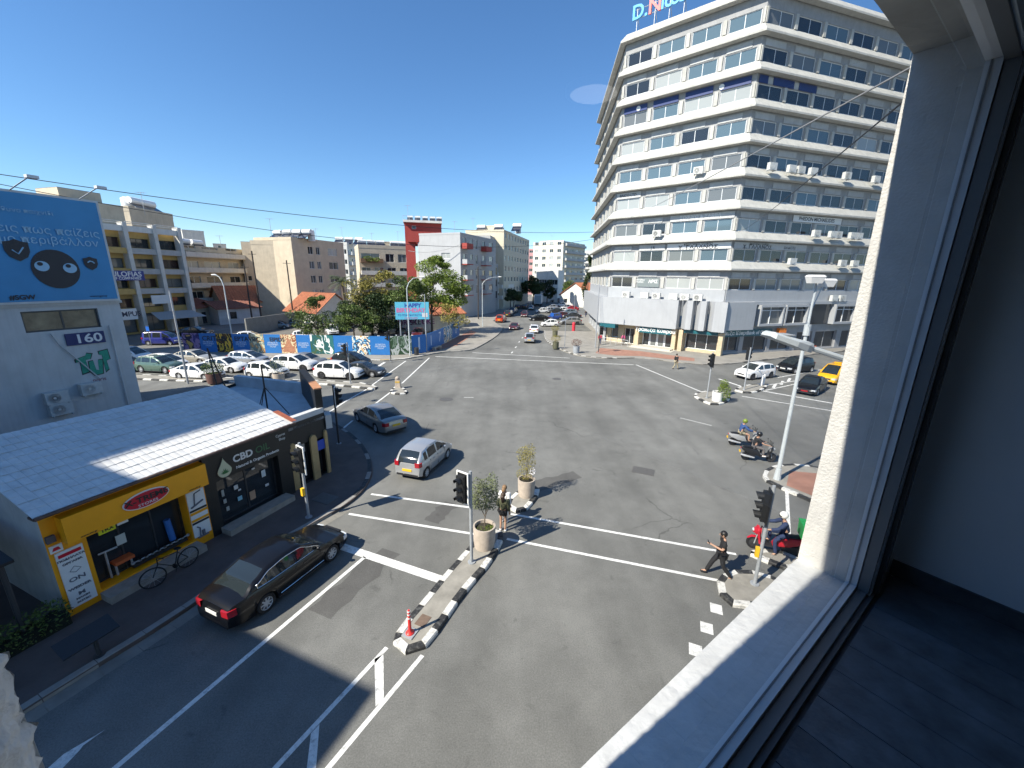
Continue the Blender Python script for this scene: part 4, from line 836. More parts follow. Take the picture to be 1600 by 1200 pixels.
# ---------------------------------------------------------------- billboard building
BP=33.0
bb_m=mat('billboard_house_white',(.52,.53,.53),.85,.08,1.2,dirt=.28)
aE=14.75
BH=thing('billboard_house','white house carrying the blue billboard, with the number 160','building',tuple(SP(aE,BP)))
wz0,wz1=6.53,7.68
mb=MB(); facade(mb,SP(-8,BP),rd,rn,0,8.1,aE+8,[(8+10.4,8+13.62,wz0,wz1),(8+4,8+8.6,wz0,wz1)],.2); mb.build('wall',bb_m,BH)
mb=MB(); mb.quad(SP(aE,BP,0),SP(aE,BP+11,0),SP(aE,BP+11,8.1),SP(aE,BP,8.1)); mb.quad(SP(-8,BP,0),SP(-8,BP+11,0),SP(-8,BP+11,8.1),SP(-8,BP,8.1)); mb.quad(SP(-8,BP,8.1),SP(aE,BP,8.1),SP(aE,BP+11,8.1),SP(-8,BP+11,8.1)); mb.build('side_wall',bb_m,BH)
wg=mat('window_painted_reflection',(.16,.14,.09),.06,.5,1.2,spec=.9)  # yard reflection painted into the pane colour as brown mottling
window(BH,SP(-8,BP),rd,rn,18.4,wz0,3.22,wz1-wz0,2,.09,alu_dark,wg,.2); window(BH,SP(-8,BP),rd,rn,12,wz0,4.6,wz1-wz0,2,.09,alu_dark,wg,.2)
mb=MB(); mb.obox(SP(0,0),rd,-rn,-8,aE+.1,BP-.12,BP-.003,7.95,8.1); mb.build('ledge',bb_m,BH)
mb=MB(); mb.tube([SP(aE-.8,BP-.1,.2),SP(aE-.8,BP-.1,6.6)],.05,6); mb.tube([SP(12.9,BP-.1,3.4),SP(11.5,BP-.1,5.8),SP(11.3,BP-.1,6.4)],.035,6); mb.build('drain_pipe',bb_m,BH)
# the billboard
b_blue=mat('billboard_blue',S(58,136,186),.55,.08,.8); b_dark=mat('billboard_dark',S(40,40,46),.55); b_pale=mat('billboard_pale_blue',S(150,190,215),.55); 
BB=thing('billboard','large blue billboard with a dark round face and two shields','billboard',tuple(SP(11,BP,8)))
z0_,z1_=8.1,13.9
mb=MB(); mb.obox(SP(0,0),rd,-rn,2,aE-.03,BP-.28,BP-.1,z0_,z1_); mb.build('frame',mat('billboard_frame',(.55,.56,.56),.5,.1,2),BB)
na=28; wv=MB()                                         # slightly rippled skin
pa=[2.12+(aE-.15-2.12)*i/na for i in range(na+1)]
for i in range(na):
    r0=.012*math.sin(i*1.9)+.008*math.sin(i*4.3); r1=.012*math.sin((i+1)*1.9)+.008*math.sin((i+1)*4.3)
    wv.quad(SP(pa[i],BP-.30-r0,z0_+.12),SP(pa[i+1],BP-.30-r1,z0_+.12),SP(pa[i+1],BP-.30-r1,z1_-.12),SP(pa[i],BP-.30-r0,z1_-.12))
wv.build('skin',b_blue,BB,smooth='all')
def disc(par,name,a,z,ra,rz,m,p,rot=0,seg=28,shape=None):
    pts=shape or [(ra*math.cos(2*math.pi*i/seg),rz*math.sin(2*math.pi*i/seg)) for i in range(seg)]
    P=[SP(a+x,p,z+y) for x,y in pts]; mb=MB(); mb.hexa(P,[q+rn*.012 for q in P]); return mb.build(name,m,par)
disc(BB,'dark_disc',12.15,9.95,.98,1.05,b_dark,BP-.335)
for a,z in ((11.6,10.1),(12.72,10.02)): disc(BB,'eye',a,z,.29,.27,b_pale,BP-.36); disc(BB,'pupil',a-.06,z+.12,.11,.1,b_dark,BP-.385)
shield=[(0,.5),(.2,.4),(.42,.36),(.42,-.05),(.3,-.32),(0,-.52),(-.3,-.32),(-.42,-.05),(-.42,.36),(-.2,.4)]
for a,z,s,mk in ((10.85,10.9,1.1,0),(13.7,10.32,.75,1)):
    disc(BB,'shield',a,z,0,0,b_dark,BP-.335,shape=[(x*s,y*s) for x,y in shield])
    mb=MB(); pts=[(-.18,.0),(0,-.18),(.22,.14)] if mk==0 else [(-.2,.05),(-.05,.16),(.1,.12),(.2,.0)]
    mb.tube([SP(a+x*s,BP-.36,z+y*s) for x,y in pts],.035,5); mb.build('mark',b_pale,BB)
for s,a,z,sz in (('υπεύθυνο παιχνίδι',11.3,12.9,.3),('όταν βλέπεις πως παίζεις',11.0,11.98,.56),('σε ένα νόμιμο περιβάλλον',10.75,11.45,.56)): lettering(s,SP(a,BP-.335,z),rd,sz,b_pale,BB)
lettering('#SGW',SP(10.55,BP-.335,8.45),rd,.34,b_dark,BB,bold=.01); lettering('www.sgw.cy',SP(13.7,BP-.335,8.42),rd,.16,b_dark,BB)
for a in (8,11.2,13.9):
    t=thing('billboard_floodlight','floodlight on a long arm over the %s of the blue billboard'%{8:'hidden left part',11.2:'middle top',13.9:'right top'}[a],'floodlight',tuple(SP(a,BP,13.9))); mb=MB(); mb.tube([SP(a,BP-.2,13.85),SP(a+.35,BP-1.8,14.5)],.03,5); mb.build('arm',steel,t); mb=MB(); mb.obox(SP(a+.35,BP-1.9),rd,rn,-.22,.22,-.12,.18,14.38,14.52); mb.build('head',mat('lamp_head',(.6,.6,.6),.4),t)
t=board('number_sign','dark blue sign with white number 160 on the billboard house',SP(0,BP),rd,rn,11.85,13.62,5.6,6.3,.02,.08,mat('number_blue',S(22,38,96),.5),[('160',12.85,5.93,.72,sign_white,1.2)])
gr=mat('graffiti_green',(.03,.30,.20),.7,.2,6); 
t=thing('graffiti','green spray-painted letters outlined in black on the white wall','graffiti',tuple(SP(12.8,BP,3.7)))
def blob(pts,m,p,name): P=[SP(12.05+x*1.55,BP-p,3.62+z*1.5) for x,z in pts]; mb=MB(); mb.hexa(P,[q+rn*.004 for q in P]); return mb.build(name,m,t)
for pts in ([(0,.75),(.3,.85),(.34,.95),(.5,.9),(.42,.7),(.28,.68),(.3,.2),(.1,.15),(.12,.66),(.0,.62)],[(.36,.6),(.5,.62),(.52,.25),(.6,.2),(.64,.62),(.78,.62),(.7,.05),(.45,.02),(.34,.2)],[(.72,.95),(1.0,1.0),(1.02,.6),(.9,.55),(.92,.2),(.8,.1),(.8,.8),(.72,.82)]):
    c=(sum(p[0] for p in pts)/len(pts),sum(p[1] for p in pts)/len(pts)); blob([(c[0]+(x-c[0])*1.16,c[1]+(z-c[1])*1.1) for x,z in pts],sign_black,.006,'outline'); blob(pts,gr,.013,'letter')
lettering('ACAB' if False else 'noris',SP(12.9,BP-.01,3.35),rd,.32,mat('graffiti_red',(.25,.03,.06),.7),t)
for a,z,l in ((10.75,2.45,'upper of two stacked air conditioners on the billboard house'),(10.8,1.75,'lower of two stacked air conditioners on the billboard house'),(12.3,2.6,'air conditioner beside the stacked pair under the graffiti')): ac(tuple(SP(a,BP-.05,z)),rd,l,s=1.15)
# tower top peeking over the billboard at the far left
block('apartment_block','beige stair tower rising behind the blue billboard at the left edge',(-50.63,35.79),(-47.35,40.02),12,19.00,mat('beige_render',(.48,.43,.34),.85,.1,1,dirt=.2),{},parapet=0)
# ---------------------------------------------------------------- yellow and white office block
ochre=mat('ochre_render',(.50,.34,.12),.8,.1,1.5,dirt=.15); owhite=mat('off_white_render',(.60,.59,.55),.8,.1,1.2,dirt=.25); lgrey=mat('light_grey_render',(.42,.42,.41),.8,.1,1.2,dirt=.2); beige=mat('sand_render',(.52,.45,.34),.85,.12,.8,dirt=.3); beige2=mat('warm_beige_render',(.56,.48,.36),.85,.1,.8,dirt=.25); white_r=mat('white_render',(.66,.65,.61),.8,.1,.9,dirt=.25); drkwin=mat('brown_glass',(.05,.025,.02),.1,spec=.7)
e17=az(17); Q1=V((-58.70,74.19)); L1_=33; P1=Q1-e17*L1_; n17=Vector((e17.y,-e17.x,0))
fz=[4.0,7.1,10.2,13.3]
oblock,*_=block('office_block','ochre and white office block with vertical fins at the far left','',Q1,12,16.5,ochre,{},parapet=0) if False else block('office_block','ochre and white office block with white vertical fins at the far left',tuple(P1),tuple(Q1),12,16.4,ochre,{'front':[(z+.2,1.45,even(8,3.3)) for z in fz]+[(.3,2.9,even(8,3.2))]},parapet=0,fm=alu_dark,glass=[glass_dark,drkwin,glass_grey,glass_dark],rec=.35)
for k in range(9):
    mb=MB(); a=min(L1_-.3,max(.3,L1_*k/8)); mb.obox(P1,e17,n17,a-.28,a+.28,.003,1.3,0,17.2); mb.build('fin',owhite,oblock)
for i,z in enumerate(fz[1:]+[16.6]):
    for k in range(8):
        mb=MB(); mb.obox(P1,e17,n17,L1_*k/8+.3,L1_*(k+1)/8-.3,.6,1.1,z-.75,z+.1); mb.build('balcony_front',(lgrey if k>5 else ochre) if i<3 else white_r,oblock)
mb=MB(); 
for k in range(4,8):
    for dz in (.35,.6): mb.tube([P1+e17*(L1_*k/8+.3)+n17*.9+Vector((0,0,16.7+dz)),P1+e17*(L1_*(k+1)/8-.3)+n17*.9+Vector((0,0,16.7+dz))],.05,5)
mb.build('roof_rail',white_r,oblock)
board('company_sign','dark blue company sign with white capitals on the ochre block',P1,e17,n17,L1_*.55,L1_*.785,8.5,9.95,1.32,1.42,mat('sign_navy',S(32,52,130),.5),[('OULOFIAS',L1_*.70,9.42,1.05,sign_white),('GROUP OF COMPANIES',L1_*.68,8.8,.55,sign_white)])
board('company_sign','white shop sign with dark letters low on the ochre block',P1,e17,n17,L1_*.56,L1_*.72,2.5,4.2,1.32,1.45,sign_white,[('OLYMPUS',L1_*.665,3.35,1.05,mat('sign_ink',(.03,.04,.08),.5))])
board('company_sign','pale sign board with a small blue mark on the ochre block',P1,e17,n17,L1_*.795,L1_*.88,4.7,6.1,1.32,1.4,mat('sign_pale',(.62,.66,.68),.5))
t=thing('awning','grey sloping awning over the ground floor of the ochre block','awning',tuple(P1+e17*L1_*.72+n17*2)); mb=MB(); c=P1+n17*.1
mb.hexa([V(P1+e17*L1_*.78+n17*1.35,3.3),V(P1+e17*L1_*.97+n17*1.35,3.3),V(P1+e17*L1_*.99+n17*4.2,2.3),V(P1+e17*L1_*.76+n17*4.2,2.3)],[V(P1+e17*L1_*.78+n17*1.35,3.38),V(P1+e17*L1_*.97+n17*1.35,3.38),V(P1+e17*L1_*.99+n17*4.2,2.38),V(P1+e17*L1_*.76+n17*4.2,2.38)]); mb.build('canvas',mat('awning_canvas',(.32,.33,.33),.8),t)
block('roof_house','sand coloured penthouse on the ochre block',tuple((P1+e17*19-n17*2).to_tuple()[:2]),tuple((P1+e17*27-n17*2).to_tuple()[:2]),7,19.6,beige,{'front':[(17,1.6,[(.3,2)])]},z0=16.4,parapet=.3); block('roof_house','upper beige lift tower on the ochre block penthouse',tuple((P1+e17*20-n17*3).to_tuple()[:2]),tuple((P1+e17*25-n17*3).to_tuple()[:2]),5,21.4,beige2,{},z0=19.6,parapet=0)
def on(b,a,d,z,items,where,s=1): tanks(b[1],b[2],b[3],z,items,where,s)
# ---------------------------------------------------------------- apartment blocks behind, left to right
b=block('apartment_block','grey beige apartment block with two big tanks behind the ochre block',(-69.15,77.68),(-69.54,87.80),14,20.41,beige,{'front':rows(3.8,3.1,4,1.5,even(4,1.8)),'right':rows(3.8,3.1,5,1.9,even(3,2.4),(.1,.9,1.2,beige))},seed=2); on(b,0,0,20.41,[(5.4,3),(8.2,3)],'the grey beige block behind the ochre block',1.9)
b=block('apartment_block','grey apartment block with open balconies left of the red roofs',(-69.78,87.60),(-66.74,104.51),13,14.36,beige,{'front':[(3.6+3.2*i,2.2,[(.16,3.0),(.45,4),(.78,3)],(.03,.95,1.5,beige,owhite)) for i in range(4)]},parapet=.5,seed=4); on(b,0,0,14.36,[(1.5,3),(4.5,3),(7.5,3)],'the grey block with open balconies',1.6)
b=block('stair_tower','blank sand coloured end wall of the balcony block',(-66.00,102.61),(-61.92,103.95),13,17.18,beige2,{'front':[(8,1.2,[(.2,.9)])]},parapet=0)
block('roof_house','narrow white roof house above the balcony block',(-76.06,97.93),(-73.44,101.15),8,19.09,owhite,{'front':[(15.2,1.2,[(.5,1.4)])]},parapet=.2,seed=8)
b=block('apartment_block','large sand coloured block with tanks and a shaded left face',(-58.40,95.57),(-48.24,92.13),16,17.04,beige2,{'front':rows(5.0,3.2,4,1.3,[(.16,1.5),(.4,1.2)]),'right':rows(4.6,3.2,4,1.7,[(.32,1.5),(.46,1.2),(.75,3.0)])},seed=5,parapet=.5); on(b,0,0,17.04,[(3.5,3.5),(6.4,3.5),(9.2,3.5),(11.6,3.8)],'the large sand coloured block',1.5)
b=block('apartment_block','plain sand coloured wing right of the large block',(-49.17,93.91),(-49.63,115.82),9,16.05,beige,{'front':rows(4.6,3.2,4,1.7,[(.2,1.4),(.42,1.4),(.62,2.4),(.86,2.0)],(.52,.72,1.1,owhite))},seed=6); on(b,0,0,16.05,[(6,4),(9.5,4)],'the wing of the sand coloured block',1.5)
b=block('apartment_block','white five storey block between the sand blocks',(-60.59,139.40),(-54.89,139.60),12,19.23,white_r,{'front':rows(3.5,3.2,5,1.5,[(.18,1.6),(.5,1),(.8,1.6)]),'right':rows(3.5,3.2,5,1.8,even(2,3),(.05,.9,1.3,white_r))},seed=7); on(b,0,0,19.23,[(2,4),(5.2,4),(8.5,4)],'the white five storey block',1.7)
b=block('apartment_block','cream block with a planted roof balcony behind the trees',(-43.42,118.28),(-30.75,124.25),12,17.19,beige2,{'front':[(3.5,1.8,even(4,2.4),(.02,.98,1.4,owhite)),(6.8,1.8,even(4,2.4),(.02,.98,1.4,owhite)),(10.1,1.8,even(4,2.4),(.02,.98,1.4,owhite)),(13.4,2.3,[(.22,5),(.6,2.4),(.85,2.4)],(.02,.45,1.6,mat('brown_parapet',(.2,.12,.07),.8)))]},seed=9); on(b,0,0,17.19,[(1.5,4),(4,4),(6.5,4),(10.5,4),(12.6,4)],'the cream block behind the trees',1.5)
# grey and red building
gr_w=mat('pale_grey_render',(.40,.41,.42),.8,.06,.7,dirt=.22); redm=mat('red_render',(.33,.045,.035),.7,.1,1)
zt=19.14
b=block('apartment_block','grey apartment block with red balconies on the street corner',(-22.93,101.44),(-12.28,97.23),20,zt,gr_w,{'front':rows(6.6,3.55,3,1.3,[(.66,2.3)]),'right':rows(5.6,3.55,4,2.2,[(.1,1.6),(.28,1.5),(.42,1.2),(.62,1.6),(.84,2.4)])},z0=0,parapet=.3,seed=11)
tb,P,u,n,L=b
rr_u=-n; rr_n=Vector((-n.y,n.x,0)); Q=P+u*L
for i in range(4):
    z=5.6+3.55*i
    for c0,c1 in ((.02,.18),(.54,.70)):
        mb=MB(); mb.obox(Q,rr_u,rr_n,c0*20,c1*20,.003,1.5,z-.3,z-.1); bo=mb.build('balcony',redm,tb); mb=MB(); mb.obox(Q,rr_u,rr_n,c0*20,c1*20,1.4,1.5,z-.1,z+.9); mb.obox(Q,rr_u,rr_n,c0*20,c0*20+.1,.003,1.4,z-.1,z+.9); mb.build('balcony_parapet',redm if i==3 else gr_w,bo)
rst,*_=block('stair_tower','red stair tower with a flat top on the grey block',(-26.33,103.19),(-17.77,105.01),7,21.48+.6,redm,{'front':[(20.66,.8,[(.25,1)])]},z0=zt-2,parapet=.0,seed=3)
mb=MB(); P=V((-25.91,101.55)); mb.prism([P,V((-23.65,101.89)),V((-24.42,105.20)),V((-26.70,104.65))],0,zt-1.5); mb.build('red_pier',redm,rst)
t=thing('roof_terrace','white flat terrace roof with a thin rail on the red tower','roof terrace',(V((-21.97,100.63))+Vector((0,0,21.48))).to_tuple()); zz=21.48+.62; P=V((-26.50,102.63)); u=(V((-17.53,104.54))-P).normalized(); n=Vector((u.y,-u.x,0)); LL=(V((-17.53,104.54))-P).length
mb=MB(); mb.obox(P,u,n,0,LL,-8,.3,zz,zz+.5); mb.build('slab',white_r,t); mb=MB(); mb.tube([V(P,zz+1.4),V(P+u*LL,zz+1.4)],.04,5); mb.tube([V(P-n*7,zz+1.4),V(P+u*LL-n*7,zz+1.4)],.04,5); mb.build('rail',steel,t)
for k in range(7): mb=MB(); q=P+u*(LL*k/6); mb.tube([V(q,zz+.5),V(q,zz+1.4)],.035,5); mb.build('rail_post',steel,t)
tanks(P,u,n,zz+.5,[(1.6,3),(3.4,3),(5.2,3),(7,3),(8.6,3)],'the red stair tower',.85)
mb=MB(); P=V((-25.37,101.89)); mb.obox(P,u,n,0,4.6,-.5,1.2,zz-4.6,zz-2.2); mb.build('projecting_box',redm,rst)
# dark ground floor shops along the far street, left side
b=block('street_building','dark low shops under the grey block along the street',(-12.11,98.26),(-8.11,111.71),8,4.4,mat('dark_shopfront',(.05,.05,.055),.6,.2,1),{'front':[(.3,2.8,even(4,3))]},parapet=.3,seed=14)
b=block('street_building','narrow grey and cream three storey house on the street',(-6.86,119.80),(-4.55,121.91),22,12.65,lgrey,{'front':rows(3.6,3.3,3,2.2,even(2,1.2)),'right':rows(3.6,3.3,3,1.8,even(3,2),(.05,.6,1.2,white_r))},seed=15)
b=block('street_building','grey block with dark windows behind the red balconies',(-11.43,121.46),(-6.74,120.81),24,20.27,lgrey,{'front':rows(4,3.3,5,1.6,even(3,1.5)),'right':rows(4,3.3,5,1.8,even(4,2.2))},seed=18)
# tall beige block
b=block('apartment_block','tall cream block with a long windowed side facing the street',(-14.6,128.9),(-3.0,126.0),36,22.58,mat('cream_render',(.62,.56,.43),.85,.08,.6,dirt=.25),{'front':[(20,1.4,[(.55,2.4)])],'right':rows(5.2,3.15,6,1.45,[((i+.5)/9,1.9) for i in range(9)])},seed=12,parapet=.6); on(b,0,0,22.58,[(3,6),(9,5),(15,4)],'the tall cream block',1.7)
block('roof_house','cream lift house on top of the tall cream block',(-9,134),(-5,133),7,24.93,MATS['cream_render'],{},parapet=.2)
b=block('street_building','low white shop house below the tall cream block',(-5.01,123.90),(-0.50,140.00),10,9.09,white_r,{'front':rows(3.4,3.2,2,1.6,even(4,2.2),(.1,.9,1.2,white_r))},seed=16)
# white block at the end of the street
b=block('apartment_block','white block with a shaded brown side at the end of the street',(9.72,213.78),(23.74,204.63),26,24.00,mat('cream_white_render',(.64,.60,.50),.85,.08,.5,dirt=.2),{'front':rows(4.5,3.4,7,1.6,even(4,2)),'right':rows(4.5,3.4,7,1.9,even(4,3),(.05,.95,1.4,lgrey))},seed=21); on(b,0,0,24.00,[(3,5),(6.5,5),(10,5),(13,5)],'the white block at the end of the street',2.2)
block('street_building','low glass fronted white building at the end of the street',(9.28,169.75),(17.85,167.05),12,11.83,white_r,{'front':rows(3.6,3.3,2,2.0,even(4,2.6))},seed=22)
block('apartment_block','pink block far behind the tall cream block',(5.76,239.93),(11.27,239.74),16,24.36,mat('pink_render',(.55,.30,.30),.85),{'front':rows(6,3.4,6,1.6,even(2,2))},seed=23)
for i,(P,Q,d,hh,lab) in enumerate((((33.09,257.89),(39.28,257.02),260,22.45,'small pale block far down the street'),((41.48,276.91),(48.50,275.77),280,21.85,'pale far block with balconies left of the tower'),((40.73,246.66),(49.48,245.05),250,24.15,'tall white far block partly hidden by the tower'))): block('apartment_block',lab,P,Q,16,hh,white_r if i!=1 else beige2,{'front':rows(5,3.3,int(hh/3.4)-1,1.8,even(4,2.6),(.05,.95,1.3,white_r))},seed=30+i)
# ---------------------------------------------------------------- low houses with red tiled roofs
clay=mat('clay_roof_tiles',(.36,.13,.065),.85,.3,2.2,bump=.5,bscale=9); clay_dark=mat('old_clay_roof_tiles',(.20,.075,.05),.85,.3,2.2,bump=.5,bscale=9); oldwall=mat('old_lime_wall',(.42,.38,.31),.9,.2,1,dirt=.4); bluewall=mat('pale_blue_wall',(.42,.47,.50),.9,.15,1,dirt=.3)
def house(label,P,Q,depth,hw,hr,wall,roof,ops=(),along=True,over=.4,rops=()):
    P=V(P);Q=V(Q);u=(Q-P).normalized();n=Vector((u.y,-u.x,0));L=(Q-P).length; t=thing('tiled_house',label,'house',tuple(P))
    W=lambda a,d,z: V(P+u*a-n*d,z)
    mb=MB(); facade(mb,P,u,n,0,hw,L,[o for o in ops],.2); 
    facade(mb,Q,-n,Vector((-n.y,n.x,0)),0,hw,depth,list(rops),.2); facade(mb,P-n*depth,n,Vector((n.y,-n.x,0)),0,hw,depth,[],.2)
    if along: mb.add([W(L,0,hw),W(L,depth,hw),W(L,depth/2,hr-.08)],[(0,1,2)]); mb.add([W(0,0,hw),W(0,depth,hw),W(0,depth/2,hr-.08)],[(0,1,2)])
    else: mb.add([W(0,0,hw),W(L,0,hw),W(L/2,0,hr-.08)],[(0,1,2)]); mb.add([W(0,depth,hw),W(L,depth,hw),W(L/2,depth,hr-.08)],[(0,1,2)])
    mb.build('wall',wall,t)
    for o in ops: window(t,P,u,n,o[0],o[2],o[1]-o[0],o[3]-o[2],1,.08,alu_dark,glass_dark,.2)
    for o in rops: window(t,Q,-n,Vector((-n.y,n.x,0)),o[0],o[2],o[1]-o[0],o[3]-o[2],1,.08,alu_dark,glass_dark,.2)
    mb=MB(); e=over
    if along: sh=[[W(-e,-e,hw-.1),W(L+e,-e,hw-.1),W(L+e,depth/2,hr),W(-e,depth/2,hr)],[W(L+e,depth+e,hw-.1),W(-e,depth+e,hw-.1),W(-e,depth/2,hr),W(L+e,depth/2,hr)]]
    else: sh=[[W(-e,-e,hw-.1),W(L/2,-e,hr),W(L/2,depth+e,hr),W(-e,depth+e,hw-.1)],[W(L/2,-e,hr),W(L+e,-e,hw-.1),W(L+e,depth+e,hw-.1),W(L/2,depth+e,hr)]]
    for q in sh: mb.hexa(q,[p+Vector((0,0,.14)) for p in q])
    rf_=mb.build('roof',roof,t)
    # tile ribs down the slope
    rb=MB(); slope_q=sh[0]
    k=int((slope_q[1]-slope_q[0]).length/.5) if along else int((slope_q[3]-slope_q[0]).length/.5)
    for q in sh:
        for i in range(1,k):
            f=i/k
            a_,b_=(q[0].lerp(q[1],f),q[3].lerp(q[2],f)) if along else (q[0].lerp(q[3],f),q[1].lerp(q[2],f))
            rb.tube([a_+Vector((0,0,.15)),b_+Vector((0,0,.15))],.07,4,False)
    tag(rb.build('roof_ribs',roof,rf_,fix=False),kind='stuff')
    return t
house('small old house with a dark tiled roof beside the awning',(-60.11,77.40),(-60.59,84.53),9,3.30,4.61,oldwall,clay_dark,[(1.2,2.6,.2,2.4),(4.4,5.4,.9,2.2)])
house('pale blue walled house with a dark tiled roof',(-56.91,78.55),(-52.71,84.98),9,3.04,4.24,bluewall,clay_dark,[(2,3.2,1,2.4)])
house('long house with a bright red tiled roof in the middle of the roofs',(-62.48,88.10),(-53.95,98.15),9,3.51,6.92,oldwall,clay,[(9,10,1,2.5),(12,13.4,.2,2.4)])
house('red tiled house left of the palm tree',(-52.91,94.15),(-49.07,105.11),9,3.52,6.26,oldwall,clay,[(3,4.2,.2,2.4),(7,8.2,1,2.2)])
house('white gabled house behind the car park trees',(-39.96,82.87),(-35.62,91.30),10,2.13,5.86,white_r,clay,[(3.5,4.5,1,2.2)],along=False)
house('cream corner house with a red tiled roof by the street',(-15.10,75.51),(-9.67,80.42),9,2.72,5.04,mat('graffiti_wall_cream',(.62,.57,.46),.9,.15,1,dirt=.35),clay,[],along=True,rops=[(1.6,2.6,.2,2.6),(4,4.9,.9,2.6),(6.4,7.4,.2,2.6)])
house('white cottage with a red roof beside the far car park',(16.61,147.06),(26.09,137.55),12,3.75,8.01,white_r,clay,[(2,3.4,1.2,2.6)],along=False)
t=thing('low_wall','white graffiti covered wall behind the parked cars','wall',(*(-22.61,69.41),0)); P=V((-22.99,69.28)); Q=V((-14.68,74.57)); u=(Q-P).normalized(); n=Vector((u.y,-u.x,0)); L=(Q-P).length
mb=MB(); mb.obox(P,u,n,0,L,-.2,0,0,3.0); mb.build('wall_face',mat('whitewash',(.6,.58,.55),.9,.12,1,dirt=.4),t)
for i,(x,s,c) in enumerate(((.45,'MORPH',(.2,.03,.12)),(.7,'SKET',(.03,.03,.05)),(.9,'OKE',(.25,.05,.2)))): lettering(s,P+u*(L*x)+n*.01+Vector((0,0,1.7)),u,1.3,mat('spray_%d'%i,c,.8),t,bold=.03)
t=thing('low_wall','dark grey boundary wall on the left of the car park','wall',(*(-47.45,74.11),0)); P=V((-44.07,66.77)); Q=V((-42.18,81.76)); u=(Q-P).normalized(); n=Vector((u.y,-u.x,0)); mb=MB(); mb.obox(P,u,n,0,(Q-P).length,-.25,0,0,2.6); mb.build('wall_face',mat('grey_boundary',(.20,.20,.19),.9,.15,1,dirt=.3),t)
# ---------------------------------------------------------------- hoarding
h_blue=mat('hoarding_blue',S(40,112,180),.5,.05,1.5); h_text=mat('hoarding_text',(.6,.68,.78),.6); postm=mat('hoarding_post',(.12,.12,.13),.6)
def mural(name,cols,scale,seed):
    m=bpy.data.materials.new(name); m.use_nodes=True; t=m.node_tree; b=t.nodes['Principled BSDF']; b.inputs['Roughness'].default_value=.6
    p=t.nodes.new('ShaderNodeNewGeometry').outputs['Position']; mp=t.nodes.new('ShaderNodeMapping'); mp.inputs['Location'].default_value=(seed*3.1,seed,seed*1.7); mp.inputs['Scale'].default_value=(1,1,.8); t.links.new(p,mp.inputs['Vector'])
    n=t.nodes.new('ShaderNodeTexNoise'); n.inputs['Scale'].default_value=scale; n.inputs['Detail'].default_value=3; n.inputs['Distortion'].default_value=1.2; t.links.new(mp.outputs[0],n.inputs['Vector'])
    r=t.nodes.new('ShaderNodeValToRGB'); r.color_ramp.interpolation='CONSTANT'; k=len(cols)
    while len(r.color_ramp.elements)<k: r.color_ramp.elements.new(.5)
    for i,c in enumerate(cols): r.color_ramp.elements[i].position=.3+.4*i/k if i else 0; r.color_ramp.elements[i].color=(*S(*c),1)
    t.links.new(n.outputs['Fac'],r.inputs['Fac']); t.links.new(r.outputs['Color'],b.inputs['Base Color']); return m
murals=[mural('mural_night_blue',[(38,32,78),(62,52,120),(150,120,160),(35,28,60),(200,160,90)],.9,1),mural('mural_night_gold',[(38,26,26),(58,40,32),(230,180,60),(44,28,26),(110,70,30)],1.1,2),mural('mural_village',[(190,184,150),(215,205,170),(120,140,130),(200,150,90),(230,220,190)],1.2,3),mural('mural_dome',[(205,190,150),(170,110,80),(220,205,165),(150,90,60),(215,200,170)],1.0,4),mural('mural_green_sea',[(40,110,110),(225,230,225),(30,90,90),(60,90,60),(210,215,215)],.7,5),mural('mural_figures',[(225,222,205),(60,150,200),(40,60,90),(235,230,215),(200,150,70)],1.3,6),mural('mural_leaves',[(70,90,70),(120,140,120),(50,80,50),(190,195,190),(95,120,95)],.9,7)]
HD=thing('hoarding','blue painted hoarding with murals around the corner car park','hoarding',(*(-28.31,50.01),0))
edges=[(289,'m0'),(315.5,'b'),(341,'m1'),(366,'b'),(392.5,'m2'),(415.5,'b'),(441,'m3'),(465.5,'b'),(487,'m4'),(523,'b'),(552,'m5'),(580,'b'),(611,'m6'),(644,'n'),(667,None)]
hp0,hp1=V((-41.56,50.32)),V((-15.28,49.91)); hu=(hp1-hp0).normalized()
import re as _re
hx=[(-41.56,50.32),(-39.38,50.29),(-37.28,50.25),(-35.24,50.23),(0,0)][:4]+[(-33.06,50.17),(-31.18,50.14),(-29.10,50.12),(-27.11,50.10),(-25.35,50.06),(-22.42,50.02),(-20.06,49.98),(-17.79,49.93),(-15.28,49.91),(-12.82,50.73),(-11.24,52.19)]
def panel(P,Q,m,h=2.35,base=.15):
    P=V(P);Q=V(Q);u=(Q-P).normalized();n=Vector((u.y,-u.x,0));L=(Q-P).length; mb=MB(); mb.obox(P,u,n,.012,L-.012,-.05,0,base,base+h); o=mb.build('panel',m,HD)
    mb=MB(); mb.obox(P,u,n,-.05,.05,-.16,-.055,0,base+h); mb.build('post',postm,HD); return P,u,n,L
